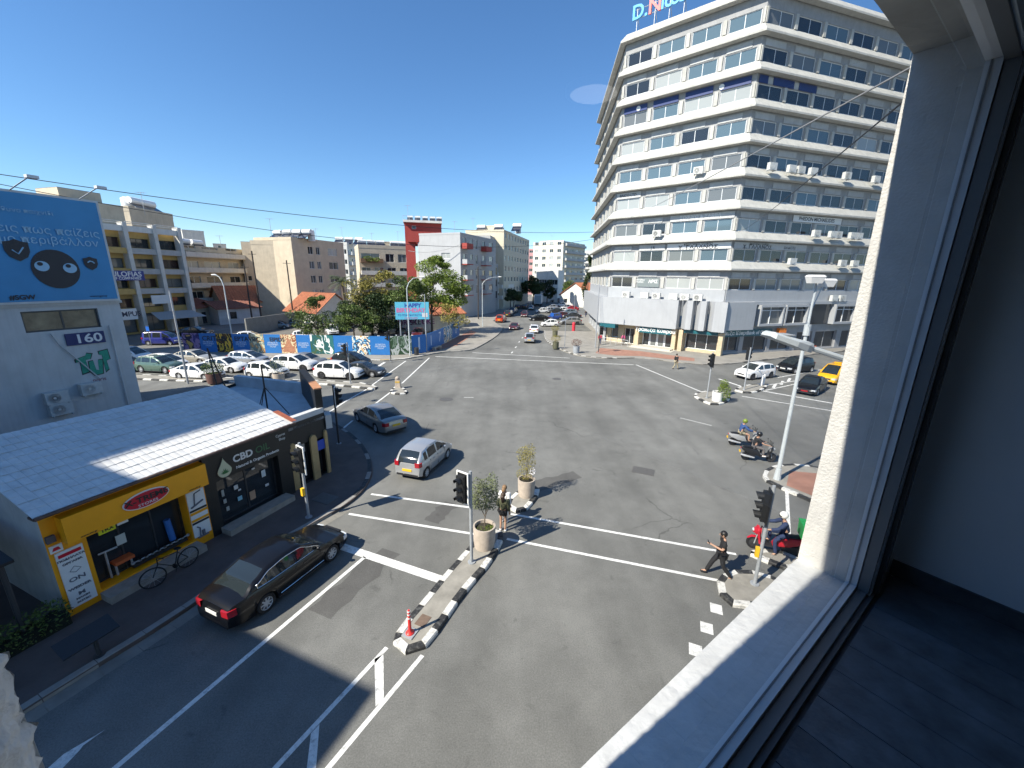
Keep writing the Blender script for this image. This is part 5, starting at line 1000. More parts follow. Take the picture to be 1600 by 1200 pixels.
for i in range(len(hx)-1):
    kd=edges[i][1]; P,u,n,L=panel(hx[i],hx[i+1],h_blue if kd in('b','n') else murals[int(kd[1])])
    if kd=='b':
        for k,(s,z) in enumerate((('ΛΕΥΚΩΣΙΑ',1.45),('ΕΜΠΟΡΙΚΗ',1.2),('ΠΟΛΗ',.95))): lettering(s,P+u*(L*.5)+n*.006+Vector((0,0,z)),u,.26,h_text,HD)
    if kd=='n': lettering('1',P+u*(L*.5)+n*.006+Vector((0,0,1.35)),u,2.3,h_text,HD)
    if kd=='m1':
        for x in (.15,.35,.55,.75): mb=MB(); mb.obox(P,u,n,L*x,L*x+.12,.004,.012,.5,1.1+.5*x); mb.build('painted_light',mat('painted_gold',S(240,190,60),.6),HD)
    if kd=='m3':
        Pm=[P+u*(L*x)+n*.006+Vector((0,0,z)) for x,z in ((.1,.3),(.9,.3),(.86,.9),(.7,1.2),(.62,1.7),(.5,2.1),(.38,1.7),(.3,1.2),(.14,.9))]; mb=MB(); mb.hexa(Pm,[q+n*.005 for q in Pm]); mb.build('painted_dome',mat('painted_brick',S(176,122,92),.7,.25,6),HD)
gm_=mat('hoarding_graffiti',(.02,.02,.025),.6)
for s,i,x,sz in (('CRITAN',1,.9,.85),('IS',2,.5,.8),('EPTAVBC',3,.9,.8),('EIPIDS',5,.8,.7)):
    P=V(hx[i]);Q=V(hx[i+1]);u=(Q-P).normalized(); n=Vector((u.y,-u.x,0)); lettering(s,P+u*((Q-P).length*x)+n*.02+Vector((0,0,1.85)),u,sz,gm_,HD,bold=.012)
hs=[(-11.24,52.19),(-10.70,55.63),(-10.19,59.52),(-9.60,63.97),(-9.04,68.32)]
for i in range(4):
    P,u,n,L=panel(hs[i],hs[i+1],h_blue if i!=2 else murals[5]); 
    lettering('1740'[i],P+u*(L*.5)+n*.006+Vector((0,0,1.35)),u,2.0,h_text,HD)
# birthday billboard on posts
t=thing('small_billboard','pale blue birthday billboard standing behind the hoarding','billboard',(*(-13.69,55.33),0)); P=V((-15.82,54.76)); Q=V((-11.50,55.83)); u=(Q-P).normalized(); n=Vector((u.y,-u.x,0)); L=(Q-P).length; za,zb=4.07,6.38
mb=MB(); mb.obox(P,u,n,0,L,-.15,0,za,zb); mb.build('panel',mat('birthday_cyan',S(104,196,220),.5,.05,2),t)
pk=mat('letter_pink',S(214,120,165),.6); bl=mat('letter_blue',S(60,90,170),.6)
lettering('HAPPY',P+u*(L*.52)+n*.006+Vector((0,0,zb-.45)),u,.72,bl,t,bold=.03); lettering('BIRTHDAY',P+u*(L*.46)+n*.006+Vector((0,0,zb-1.1)),u,.8,pk,t,bold=.03); lettering('ΤΟ ΠΟΛΥΚΑΤΑΣΤΗΜΑ',P+u*(L*.48)+n*.006+Vector((0,0,zb-1.75)),u,.34,bl,t); lettering('ΓΙΟΡΤΑΖΕΙ',P+u*(L*.46)+n*.006+Vector((0,0,zb-2.15)),u,.34,pk,t)
mb=MB(); mb.obox(P,u,n,L-.95,L-.2,.002,.012,za+.3,za+.85); mb.build('badge',sign_white,t)
for x in (.12,.88): mb=MB(); mb.obox(P,u,n,L*x-.08,L*x+.08,-.3,-.152,0,zb-.1); mb.build('post',steel,t)
# ================================================================ vehicles
car_glass=mat('car_glass',(.018,.024,.026),.03,spec=.9); tyre_m=mat('tyre_rubber',(.014,.014,.015),.8); rim_m=mat('alloy_rim',(.52,.53,.54),.35,metal=.25); rim_dark=mat('dark_rim',(.09,.09,.095),.35,metal=.6)
lamp_clear=mat('headlamp_glass',(.55,.58,.6),.1,spec=.9); lamp_red=mat('taillamp_red',(.35,.012,.02),.2,spec=.8); chrome=mat('chrome_trim',(.75,.76,.77),.15,metal=1); trim_m=mat('dark_trim',(.018,.018,.02),.55); plate_w=mat('number_plate_white',(.65,.65,.62),.5); plate_y=mat('number_plate_yellow',(.75,.45,.02),.5); seam_m=mat('door_seam',(.01,.01,.01),.8); under_m=mat('wheel_well',(.008,.008,.008),.9)
def paintm(n,c,metal=.0,r=.28): return mat('car_paint_'+n,c,r,metal=metal,coat=.35 if max(c)<.02 else .7,spec=.3)
PC={'black':paintm('black',(.006,.006,.007)),'silver':paintm('silver',(.45,.46,.47),.5),'grey':paintm('grey',(.27,.26,.245),.45),'dark_grey':paintm('dark_grey',(.045,.048,.052),.3),'white':paintm('white',(.72,.72,.71)),'beige':paintm('beige',(.48,.45,.38),.4),'green':paintm('green',(.10,.16,.13),.3),'blue':paintm('blue',(.03,.04,.22)),'red':paintm('red',(.33,.02,.03)),'orange':paintm('orange',(.45,.06,.02)),'yellow':paintm('yellow',(.75,.38,.01)),'bluegrey':paintm('bluegrey',(.16,.21,.25),.4),'dark_red':paintm('dark_red',(.11,.02,.022),.2),'navy':paintm('navy',(.02,.05,.20))}
def interp(pts,f):
    if f<=pts[0][0]: return pts[0][1]
    for (a,x),(b,y) in zip(pts,pts[1:]):
        if f<=b: t=(f-a)/(b-a) if b>a else 0; t=t*t*(3-2*t)*.5+t*.5; return x+(y-x)*t
    return pts[-1][1]
TYPES={
 'sedan':dict(L=4.77,W=1.82,wb=2.71,fo=.93,r=.325,top=[(0,.62),(.012,.90),(.05,.985),(.16,1.01),(.3,.965),(.66,.93),(.735,.915),(.88,.83),(.955,.72),(.985,.60),(1,.46)],cab=[(.115,1.0),(.20,1.22),(.31,1.405),(.43,1.465),(.55,1.44),(.64,1.23),(.755,.91)],roof=(.285,.575),side=(.20,.70),pil=[(.455,.485),(.27,.282)]),
 'hatch':dict(L=3.65,W=1.66,wb=2.37,fo=.72,r=.29,top=[(0,.60),(.01,.86),(.04,.93),(.3,.94),(.74,.90),(.82,.88),(.93,.74),(.98,.60),(1,.42)],cab=[(.012,.93),(.07,1.2),(.13,1.42),(.32,1.50),(.54,1.46),(.68,1.22),(.85,.88)],roof=(.125,.56),side=(.13,.78),pil=[(.455,.49),(.21,.235)]),
 'suv':dict(L=4.65,W=1.88,wb=2.87,fo=.86,r=.36,top=[(0,.68),(.01,1.0),(.04,1.08),(.3,1.06),(.68,1.03),(.76,1.02),(.92,.92),(.98,.74),(1,.5)],cab=[(.02,1.08),(.07,1.3),(.14,1.54),(.32,1.64),(.54,1.60),(.65,1.35),(.765,1.03)],roof=(.14,.57),side=(.10,.71),pil=[(.455,.485),(.225,.245)]),
 'van':dict(L=4.4,W=1.8,wb=2.73,fo=.85,r=.32,top=[(0,.55),(.006,.95),(.03,1.05),(.3,1.06),(.8,1.02),(.86,1.0),(.95,.84),(.985,.66),(1,.45)],cab=[(.006,1.05),(.02,1.5),(.05,1.76),(.3,1.83),(.6,1.80),(.74,1.5),(.87,1.01)],roof=(.045,.63),side=(.10,.83),pil=[(.30,.34),(.56,.60)])}
WH={}
def wheel_mesh(r,w=.2):
    if r in WH: return WH[r]
    t=MB(); t.lathe((0,0,0),[(r*.68,-w/2),(r*.93,-w/2),(r,-w*.36),(r,w*.36),(r*.93,w/2),(r*.68,w/2),(r*.66,w*.3),(r*.66,-w*.3),(r*.68,-w/2)],24,'y',False)
    d=MB(); d.lathe((0,0,0),[(r*.6,-w*.36),(.05,-w*.30),(0,-w*.30)],24,'y',False); nd=len(d.f); d.lathe((0,0,0),[(r*.68,-w*.42),(r*.64,-w*.47),(r*.6,-w*.36)],24,'y',False); d.lathe((0,0,0),[(0,-w*.42),(.06,-w*.42),(.06,-w*.3)],10,'y',False)
    for k in range(8):
        a=2*math.pi*k/8; c,s=math.cos(a),math.sin(a); q=lambda x,z,y:(x*c-z*s,y,x*s+z*c)
        d.hexa([q(.04,-.035,-w*.30),q(r*.62,-.02,-w*.30),q(r*.62,.02,-w*.30),q(.04,.035,-w*.30)],[q(.04,-.03,-w*.42),q(r*.62,-.014,-w*.44),q(r*.62,.014,-w*.44),q(.04,.03,-w*.42)])
    a,b_=t.mesh('tyre',fix=True,smooth=True),d.mesh('rim',fix=True,smooth=True); a.materials.append(tyre_m); b_.materials.append(rim_m); b_.materials.append(rim_dark); c_=[max((b_.vertices[v].co.x**2+b_.vertices[v].co.z**2)**.5 for v in p.vertices) for p in b_.polygons]
    for p in b_.polygons:
        ys=[b_.vertices[v].co.y for v in p.vertices]; rs=[(b_.vertices[v].co.x**2+b_.vertices[v].co.z**2)**.5 for v in p.vertices]
        if max(rs)<r*.605 and min(ys)>-w*.365 and max(ys)<-w*.29 and max(rs)-min(rs)>r*.3 and len(p.vertices)<5 and (max(ys)-min(ys))<w*.07: p.material_index=1
    WH[r]=(a,b_); return WH[r]
PROTO={}
def car_proto(kind,trim=None):
    if (kind,trim) in PROTO: return PROTO[kind,trim]
    T_=TYPES[kind]; L,W,wb,r=T_['L'],T_['W'],T_['wb'],T_['r']; xf=L/2-T_['fo']; xr=xf-wb; Ra=r*1.2; X=lambda f:-L/2+L*f
    fs=sorted({i/46 for i in range(47)}|{min(1,max(0,(xc+d*Ra+L/2)/L)) for xc in (xf,xr) for d in (-1.001,-.97,-.85,-.6,-.3,0,.3,.6,.85,.97,1.001)}|{.004,.012,.996,.988})
    def hw(f): e=abs(2*f-1); return W/2*(1-.03*e**2-.16*e**9)
    def sect(f):
        x=X(f); w=hw(f); zt=interp(T_['top'],f); zb=.19+.10*max(0,(abs(2*f-1)-.8)/.2)
        za=zb
        for xc in (xf,xr):
            d=abs(x-xc)
            if d<Ra: za=max(za,r*.95+math.sqrt(Ra*Ra-d*d)-.02)
        zm=max(min(.55,zt-.1),za+.035); zs=max(zt-.13,zm+.02); zt2=max(zt,zs+.03)
        return [(x,0,za),(x,.80*w,za),(x,.965*w,za+.012),(x,w,zm),(x,.985*w,zs),(x,.925*w,zt2-.012),(x,.5*w,zt2+.022),(x,0,zt2+.032)],za>zb+.01
    S_=[sect(f) for f in fs]; body=MB(); well=MB()
    for sd in (1,-1):
        for i in range(len(fs)-1):
            A,B=S_[i][0],S_[i+1][0]
            for j in range(7):
                q=[(p[0],p[1]*sd,p[2]) for p in (A[j],B[j],B[j+1],A[j+1])]
                (well if j==0 else body).quad(*q)
        for k in (0,-1): body.add([(p[0],p[1]*sd,p[2]) for p in S_[k][0]],[tuple(range(8))])
    # cabin
    c0,c1=T_['cab'][0][0],T_['cab'][-1][0]; cs=sorted({c0+(c1-c0)*i/30 for i in range(31)}|set(T_['roof'])|set(T_['side'])|{q for p in T_['pil'] for q in p}); Hm=max(p[1] for p in T_['cab'])
    side=[MB(),MB()]; ws=MB(); rw=MB()
    def cs_sect(f):
        x=X(f); wbt=hw(f)*.925; zb=interp(T_['top'],f)-.02; zr=max(interp(T_['cab'],f),zb+.004); yy=lambda z: wbt*(1-.22*min(1.2,(z-zb)/(Hm-zb))**1.25)
        h=zr-zb; z1=zb+min(.05,h*.25); z2=zb+max(h*.3,h-.085) if h>.12 else zb+h*.7
        yt=yy(zr)*.955 if h>.1 else yy(zr)
        return [(x,wbt,zb),(x,yy(z1),z1),(x,yy(z2),z2),(x,yt,zr-.012*min(1,h*8)),(x,yt*.86,zr+.008*min(1,h*8)),(x,0,zr+.03*min(1,h*8))],h
    C_=[cs_sect(f) for f in cs]
    for i in range(len(cs)-1):
        fm=(cs[i]+cs[i+1])/2; A,B=C_[i][0],C_[i+1][0]
        inside=T_['side'][0]<fm<T_['side'][1] and not any(p[0]<fm<p[1] for p in T_['pil'])
        for sd in (0,1):
            sg=1 if sd==0 else -1
            for j in range(5):
                q=[(p[0],p[1]*sg,p[2]) for p in (A[j],B[j],B[j+1],A[j+1])]; tgt=body
                if j==1 and inside: tgt=side[sd]
                if j==4 and fm<T_['roof'][0] : tgt=rw
                if j==4 and fm>T_['roof'][1]: tgt=ws
                tgt.quad(*q)
    root=thing('car','x','car'); P={}
    def part(name,mb,m,smooth=True,par=None):
        me=mb.mesh(name,None,True,smooth); me.materials.append(m); return link(name,me,par or root)
    b=part('body',body,PC['white']); b['paint']=1; part('wheel_well',well,under_m,False)
    wsb=part('windscreen',ws,car_glass); part('rear_window',rw,car_glass)
    for k in (0,1):
        part('side_window',side[k],car_glass)
    tm,rm=wheel_mesh(r)
    for xc in (xf,xr):
        for sd in (1,-1):
            o=link('wheel',tm,root,(xc,(W/2-.125)*sd,r),R(180) if sd>0 else 0); link('rim',rm,o)
    # lamps hugging the corners
    def lampset(front):
        f=.972 if front else .02
        for sd in (1,-1):
            mb=MB(); zc=interp(T_['top'],f)-(.09 if front else .13)
            if kind in('hatch','van','suv') and not front: zc=.88 if kind=='hatch' else .98
            fx=[(.935,.0),(.965,.0),(.984,.0)] if front else [(.055,0),(.028,0),(.006,0)]
            pts=[]
            for ff,_ in fx:
                w=hw(ff)*1.004; pts.append((X(ff)+(.02 if front else -.02),w*sd))
            w2=hw(fx[-1][0]); pts.append((X(.994 if front else .001)+(.015 if front else -.02),w2*.66*sd))
            hz=.085 if front else .12
            lo=[(p[0],p[1],zc-hz) for p in pts]; hi=[(p[0],p[1]*.985,zc+hz*.8) for p in pts]
            for i in range(len(pts)-1): mb.quad(lo[i],lo[i+1],hi[i+1],hi[i])
            ins=[(p[0]+(-.06 if front else .06),p[1]*.93,p[2]) for p in lo]; inh=[(p[0]+(-.06 if front else .06),p[1]*.93,p[2]) for p in hi]
            for i in range(len(pts)-1): mb.quad(lo[i],ins[i],ins[i+1],lo[i+1]); mb.quad(hi[i],hi[i+1],inh[i+1],inh[i])
            part('headlight' if front else 'taillight',mb,lamp_clear if front else lamp_red,False)
    lampset(True); lampset(False)
    mb=MB(); mb.box(L/2-.10,L/2+.012,-W*.22,W*.22,.52,.64); mb.build('grille',trim_m,root); mb=MB(); mb.box(L/2-.12,L/2+.008,-W*.34,W*.34,.26,.36); mb.build('lower_intake',trim_m,root)
    mb=MB(); mb.box(-L/2-.006,-L/2+.12,-W*.36,W*.36,.25,.36); mb.build('rear_bumper_trim',trim_m,root)
    mb=MB(); mb.box(L/2+.004,L/2+.022,-.26,.26,.40,.51); mb.build('front_plate',plate_w,root); mb=MB(); zp=.66 if kind=='sedan' else .56; mb.box(-L/2-.024,-L/2-.002,-.26,.26,zp-.06,zp+.06); mb.build('rear_plate',plate_y,root)
    for sd in (1,-1):
        f=T_['roof'][1]+.10; mb=MB(); mb.ball((X(f),(hw(f)*.93+.1)*sd,interp(T_['top'],f)+.07),(.07,.1,.07),8,6); mb.tube([(X(f),hw(f)*.9*sd,interp(T_['top'],f)+.02),(X(f),(hw(f)*.93+.08)*sd,interp(T_['top'],f)+.05)],.025,5); o=mb.build('mirror',PC['white'],root,smooth='all'); o['paint']=1
        for ff in ((T_['pil'][0][0]+.02),(T_['roof'][1]+.12),(.285 if kind!='hatch' else .26)):
            mb=MB(); w=hw(ff)+.0015; mb.hexa([(X(ff)-.006,w*sd,.30),(X(ff)+.006,w*sd,.30),(X(ff)+.006,(w-.02)*sd,.30),(X(ff)-.006,(w-.02)*sd,.30)],[(X(ff)-.006,w*.988*sd,.86),(X(ff)+.006,w*.988*sd,.86),(X(ff)+.006,(w*.97-.02)*sd,.86),(X(ff)-.006,(w*.97-.02)*sd,.86)]); mb.build('door_seam',seam_m,root)
        for ff in (.36,.56):
            mb=MB(); w=hw(ff)*.992; zt=interp(T_['top'],ff)-.15; mb.box(X(ff)-.09,X(ff)+.09,min(w*sd,(w+.02)*sd),max(w*sd,(w+.02)*sd),zt,zt+.03); o=mb.build('door_handle',PC['white'],root); o['paint']=1
        mb=MB(); mb.box(xr+Ra+.02,xf-Ra-.02,min((W/2-.05)*sd,(W/2-.004)*sd),max((W/2-.05)*sd,(W/2-.004)*sd),.19,.26); mb.build('side_skirt',trim_m,root)
        if trim=='chrome':
            i0=[c for c in cs if T_['side'][0]<=c<=T_['side'][1]]; pts=[]
            for c in i0: q=cs_sect(c)[0]; pts.append((q[1][0],(q[1][1]+.006)*sd,q[1][2]))
            top_=[]
            for c in i0: q=cs_sect(c)[0]; top_.append((q[2][0],(q[2][1]+.006)*sd,q[2][2]))
            mb=MB(); mb.tube(pts,.010,5); mb.tube([pts[-1]]+top_[::-1]+[pts[0]],.012,5); mb.build('window_chrome',chrome,root)
            mb=MB(); mb.tube([(xr+Ra+.1,(W/2+.002)*sd,.34),(xf-Ra-.05,(W/2+.002)*sd,.34)],.014,5); mb.build('side_moulding',chrome,root)
    if trim=='rails':
        for sd in (1,-1):
            mb=MB(); mb.tube([(X(f),cs_sect(f)[0][3][1]*.93*sd,cs_sect(f)[0][3][2]+.05) for f in (.14,.25,.35,.45,.54)],.018,5); mb.build('roof_rail',rim_m,root)
    if trim=='taxi': 
        mb=MB(); mb.box(X(.42),X(.46),-.3,.3,Hm+.03,Hm+.16); mb.build('roof_sign',PC['yellow'],root)
    root.location=(0,-60-4*len(PROTO),0); PROTO[kind,trim]=root; return root
used=set(); CARS=[]
def car(kind,color,pos,heading_deg,label,group=None,trim=None,scale=1,roofc=None,name=None,cat='car',rim=None,plate=None,z=0):
    p=car_proto(kind,trim)
    if (kind,trim) in used: o=copy_tree(p)
    else: o=p; used.add((kind,trim))
    o.location=(pos[0],pos[1],z+.003); o.rotation_euler.z=heading(heading_deg); o['label']=label; o.name=name or 'car'; o['category']=cat
    if group: o['group']=group
    elif 'group' in o: del o['group']
    s=scale if isinstance(scale,tuple) else (scale,)*3; o.scale=s
    for c in o.children:
        if c.data and 'paint' in c: setmat(c,PC[color])
        if c.name.startswith('wheel') and rim:
            for q in c.children: setmat(q,rim)
        if plate and c.name.startswith('rear_plate'): setmat(c,plate)
    return o
def beside(p,hd,lat,lon=0):        # from the contact point of a right-hand (lat<0) or left-hand wheel to the car centre
    f=az(hd); r_=Vector((f.y,-f.x,0)); q=V(p)+f*lon-r_*lat; return (q.x,q.y)
# --- near cars (position from a wheel on the kerb side)
def from_wheels(rear,front,side,kind):   # ground contacts of the two visible wheels; side +1 right of car, -1 left
    T_=TYPES[kind]; a,b_=V(rear),V(front); d=(b_-a).normalized(); r_=Vector((d.y,-d.x,0)); mid=(a+b_)/2; xm=(T_['L']/2-T_['fo']-T_['wb']/2)
    c=mid-r_*side*(T_['W']/2-.1)-d*xm; return (c.x,c.y),math.degrees(math.atan2(d.x,d.y))
p,h=from_wheels((-7.39,9.70),(-6.42,12.04),1,'sedan'); car('sedan','black',(p[0]+.12,p[1]+.28),22.8,'shiny black saloon with chrome window trim stopped in the near lane',trim='chrome',plate=plate_w,scale=.92)
p,h=from_wheels((-4.18,18.51),(-3.65,20.85),1,'hatch'); car('hatch','silver',p,17,'silver hatchback driving into the junction')
c=V((-9.03,25.92)); car('sedan','grey',(c.x,c.y),-44,'grey saloon turning left in front of the black corner shop',scale=(1.02,1.02,1))
# --- queue on the left street, heading right
GQ='cars queueing at the left stop line'; hq=96
def q(kind,color,pos,label,**k): car(kind,color,pos,k.pop('h',hq),label,GQ,**k)
q('suv','white',from_wheels((-18.54,38.06),(-15.66,37.72),1,'suv')[0],'white SUV at the head of the lane beside the median',rim=rim_dark)
q('hatch','white',from_wheels((-25.53,38.04),(-23.08,37.80),1,'hatch')[0],'small white hatchback behind the white SUV, next to the potted plant',scale=1.04)
q('sedan','white',beside((-30.30,38.68),hq,-.85),'white saloon by the round shrub on the median',scale=.97)
q('suv','green',from_wheels((-37.24,39.36),(-34.75,39.23),1,'suv')[0],'dark green and silver estate by the left lamp pole',scale=(.93,.93,1.02),trim='rails')
q('sedan','dark_grey',beside((-15.10,40.69),hq,-.85),'dark grey car behind the head of the middle lane',scale=.94)
q('suv','white',from_wheels((-24.77,41.57),(-21.96,40.86),1,'suv')[0],'white crossover in the middle lane of the queue',scale=(1,1,.98),rim=rim_dark)
q('sedan','white',beside((-29.72,41.57),hq,-.85),'white saloon in the middle lane left of the white crossover',scale=(.95,.97,1))
q('hatch','white',beside((-36.73,42.69),hq,-.85),'white estate in the middle lane behind the lamp pole',scale=(1.15,1.05,1))
q('hatch','black',beside((-40.04,41.22),hq,-.85),'black car half hidden by the billboard house',scale=1.1)
q('hatch','black',beside((-17.71,44.60),hq,-.85),'black hatchback in the far lane next to the hoarding',scale=1.1)
q('sedan','grey',beside((-22.95,44.95),hq,-.85),'grey saloon in the far lane behind the white crossover',scale=.95)
q('hatch','silver',beside((-29.75,45.55),hq,-.85),'silver coupe in the far lane in front of the village mural',scale=(1.16,1.05,.95))
q('sedan','beige',beside((-35.84,45.50),hq,-.85),'beige saloon in the far lane in front of the gold mural')
q('hatch','white',beside((-43.13,45.73),hq,-.85),'white hatchback with a dark bonnet in the far lane by the van',scale=1.1)
car('van','blue',(-49.14,56.16),82,'dark blue van parked beside the left end of the hoarding',cat='van',name='van')
car('sedan','black',(-51.28,64.90),80,'black car in shade under the grey awning')
# --- car park behind the hoarding
GP='cars parked behind the hoarding'
for kind,c_,p,h,l in (('hatch','bluegrey',(-43.35,74.97),80,'blue grey hatchback parked against the grey boundary wall'),('hatch','bluegrey',(-42.72,78.03),82,'second blue grey car behind the hatchback by the boundary wall'),('suv','white',(-30.77,68.49),150,'white car parked left of the leafy bushes'),('suv','black',(-30.96,72.65),150,'black car parked beside the white one under the trees'),('suv','white',(-32.03,78.25),150,'white car at the back of the car park by the gabled house'),('suv','black',(-20.85,64.98),165,'black car parked left in front of the graffiti wall'),('suv','black',(-18.20,65.95),170,'black car parked below the birthday billboard'),('sedan','dark_red',(-15.69,66.92),175,'dark red car parked at the right end of the graffiti wall'),('hatch','white',(-39.26,59.97),70,'white car roof showing over the middle of the hoarding'),('hatch','white',(-31.97,61.91),80,'white car roof showing over the hoarding by the small tree')): car(kind,c_,p,h,l,GP)
# --- far street
car('hatch','silver',(2.73,63.11),6,'silver hatchback waiting at the far stop line')
car('sedan','white',(4.01,74.59),6,'white saloon behind the silver hatchback on the far street',scale=.95)
car('sedan','dark_red',(0.35,78.89),190,'dark red low coupe coming towards the junction',scale=(.9,.98,.82))
car('hatch','orange',(-2.64,91.15),12,'orange red hatchback parked at the left kerb of the far street',scale=1.12)
car('suv','dark_grey',(-1.07,105.00),12,'dark car parked behind the orange hatchback')
car('suv','grey',(0.08,114.63),12,'grey car parked second behind the orange hatchback')
car('hatch','dark_red',(2.95,103.87),188,'small dark red hatchback driving towards us on the far street')
car('hatch','silver',(5.64,126.89),8,'silver car driving away behind the box truck')
car('sedan','dark_grey',(3.78,131.73),8,'dark car in the shade left of the box truck'); car('hatch','black',(1.48,128.69),12,'black hatchback parked in the shade of the street trees')
GC='cars in the far car park'
far=[('hatch','white',(7.53,83.92),262,'white hatchback at the front of the far car park'),('suv','grey',(12.47,87.98),268,'grey crossover at the front right of the far car park'),('sedan','black',(6.08,95.02),262,'black saloon leaving the far car park'),('hatch','navy',(10.01,98.47),262,'navy car behind the white hatchback in the far car park'),('sedan','dark_red',(12.30,103.54),262,'dark red saloon in the middle of the far car park'),('sedan','dark_grey',(14.73,102.25),268,'dark grey saloon at the right of the far car park'),('hatch','white',(8.08,115.91),255,'white hatchback at the left edge of the far car park'),('sedan','silver',(10.48,118.42),258,'silver saloon in the third row of the far car park'),('sedan','dark_grey',(12.15,116.56),262,'dark saloon in the third row of the far car park'),('hatch','white',(14.07,119.01),262,'white car in the third row of the far car park'),('sedan','bluegrey',(15.52,113.04),266,'blue grey saloon in the third row of the far car park'),('sedan','red',(17.91,126.56),262,'bright red car at the right of the far car park'),('hatch','silver',(12.34,130.63),258,'silver hatchback in the fourth row of the far car park'),('hatch','white',(16.57,142.80),262,'long white car in the last row of the far car park'),('suv','grey',(17.37,168.46),262,'grey car beyond the last row of the far car park'),('hatch','silver',(16.94,131.45),262,'silver hatchback beside the bright red car')]
for kind,c_,p,h,l in far: car(kind,c_,p,h,l,GC)
for i,p in enumerate(((11.37,244.33),(14.08,245.23),(16.80,246.13),(18.51,233.79))): car('hatch',('navy','silver','bluegrey','black')[i],p,95,'%s car in the row parked across the end of the street'%('dark blue','silver','blue grey','black')[i],'cars at the end of the street')
# --- right street
p,h=from_wheels((27.44,41.23),(23.80,39.42),-1,'hatch'); car('suv','white',(p[0]+.25,p[1]+.3),248,'white crossover at the front of the right street queue',scale=(.92,.95,.95))
c=bpy.data.objects  # black roof of the crossover
p,h=from_wheels((33.42,44.25),(30.61,42.86),-1,'hatch'); car('hatch','black',(p[0]+.2,p[1]+.2),249,'black hatchback behind the white crossover',scale=1.12)
o=car('sedan','black',(27.69,36.10),228,'black saloon with a red front plate at the right stop line',scale=.97)
for c in o.children:
    if c.name.startswith('front_plate'): setmat(c,lamp_red)
car('van','yellow',(32.76,39.92),236,'yellow taxi van at the right edge beside the window jamb',trim='taxi',cat='taxi')
# --- box truck
t=thing('box_truck','white box truck with its cargo box seen from behind','truck',(*(8.86,144.44),0),heading(8)); 
def bx(name,x0,x1,y0,y1,z0,z1,m,par=t): b=MB(); b.box(x0,x1,y0,y1,z0,z1); return b.build(name,m,par,rel=False)
box_m=mat('truck_box_white',(.66,.67,.67),.5,.05,2); bx('cargo_box',-3.4,2.4,-1.25,1.25,1.0,3.9,box_m); bx('rear_door',-3.44,-3.402,-1.1,1.1,1.15,3.75,mat('truck_door_blue_grey',(.30,.36,.40),.5)); bx('cab',2.5,4.2,-1.1,1.1,.6,2.7,PC['white']); bx('chassis',-3.2,4.0,-.5,.5,.6,.95,trim_m); bx('bumper',-3.45,-3.3,-1.2,1.2,.45,.65,trim_m)
tm,rm=wheel_mesh(.45,.28)
for x in (-2.1,3.1):
    for y in (-1.05,1.05): o=link('wheel',tm,t,(x,y,.45)); link('rim',rm,o)
# bonnet marks on the black saloon
# ================================================================ street furniture
pole_grey=mat('pole_grey',(.30,.32,.34),.5,.12,4); signal_black=mat('signal_black',(.010,.011,.012),.55); lens_off=mat('signal_lens_off',(.03,.02,.015),.2,spec=.7)
def traffic_light(pos,face,label,h=3.5,side=0,yellow=False,border=True,n=3,z0=0,polem=None):
    "pole at the origin, signal head facing local +X, shifted sideways"
    t=thing('traffic_light',label,'traffic light',(pos[0],pos[1],z0),heading(face)); B=lambda name,mb,m,par=t,sm=False: mb.build(name,m,par,rel=False,smooth=sm)
    mb=MB(); mb.tube([(0,0,0),(0,0,h)],.055,10); B('pole',mb,polem or pole_grey)
    mb=MB(); mb.tube([(0,0,h-.01),(0,0,h+.03)],.05,8); mb.tube([(0,0,0),(0,0,.03)],.14,10); B('cap_and_base',mb,pole_grey)
    hh=.32*n; zc=h-.12-hh; y=side*.24; x=.08
    mb=MB(); mb.box(x,x+.2,y-.15,y+.15,zc,zc+hh); hd=B('signal_head',mb,signal_black)
    mb=MB(); mb.box(x+.02,x+.05,y-.23,y+.23,zc-.09,zc+hh+.09); B('backing_board',mb,signal_black)
    if border:
        mb=MB(); a,b_,c,d=y-.25,y+.25,zc-.11,zc+hh+.11
        for q in ((a,b_,c,c+.045),(a,b_,d-.045,d),(a,a+.045,c+.045,d-.045),(b_-.045,b_,c+.045,d-.045)): mb.box(x+.015,x+.058,*q)
        B('white_border',mb,white_paint)
    for k in range(n):
        zz=zc+.16+.32*k
        mb=MB(); mb.lathe((x+.2,y,zz),[(.105,0),(.105,.012),(0,.012)],14,'x'); B('lens',mb,lens_off,hd)
        v=MB(); m_=10                                       # hood open below
        for i in range(m_):
            a1_,a2_=R(-30+240*i/m_),R(-30+240*(i+1)/m_)
            p=[(x+.2,y+.125*math.cos(a1_),zz+.125*math.sin(a1_)),(x+.42-.05*(1-math.sin(a1_)),y+.125*math.cos(a1_),zz+.125*math.sin(a1_)),(x+.42-.05*(1-math.sin(a2_)),y+.125*math.cos(a2_),zz+.125*math.sin(a2_)),(x+.2,y+.125*math.cos(a2_),zz+.125*math.sin(a2_))]
            v.quad(*p)
        B('visor',v,signal_black,hd)
    mb=MB(); mb.tube([(0,0,zc+.1),(x,y,zc+.1)],.025,6); mb.tube([(0,0,zc+hh-.1),(x,y,zc+hh-.1)],.025,6); B('bracket',mb,signal_black)
    if yellow: mb=MB(); mb.box(.05,.16,-.07,.07,1.05,1.38); B('push_button_box',mb,mat('button_yellow',(.75,.45,.02),.5))
    return t
traffic_light((-1.34,12.15),214,'grey traffic light with white bordered board on the long central island',3.5,-1,z0=.12)
traffic_light((-8.37,14.74),214,'traffic light with a yellow button box beside the black shop',3.3,1,True,z0=.12)
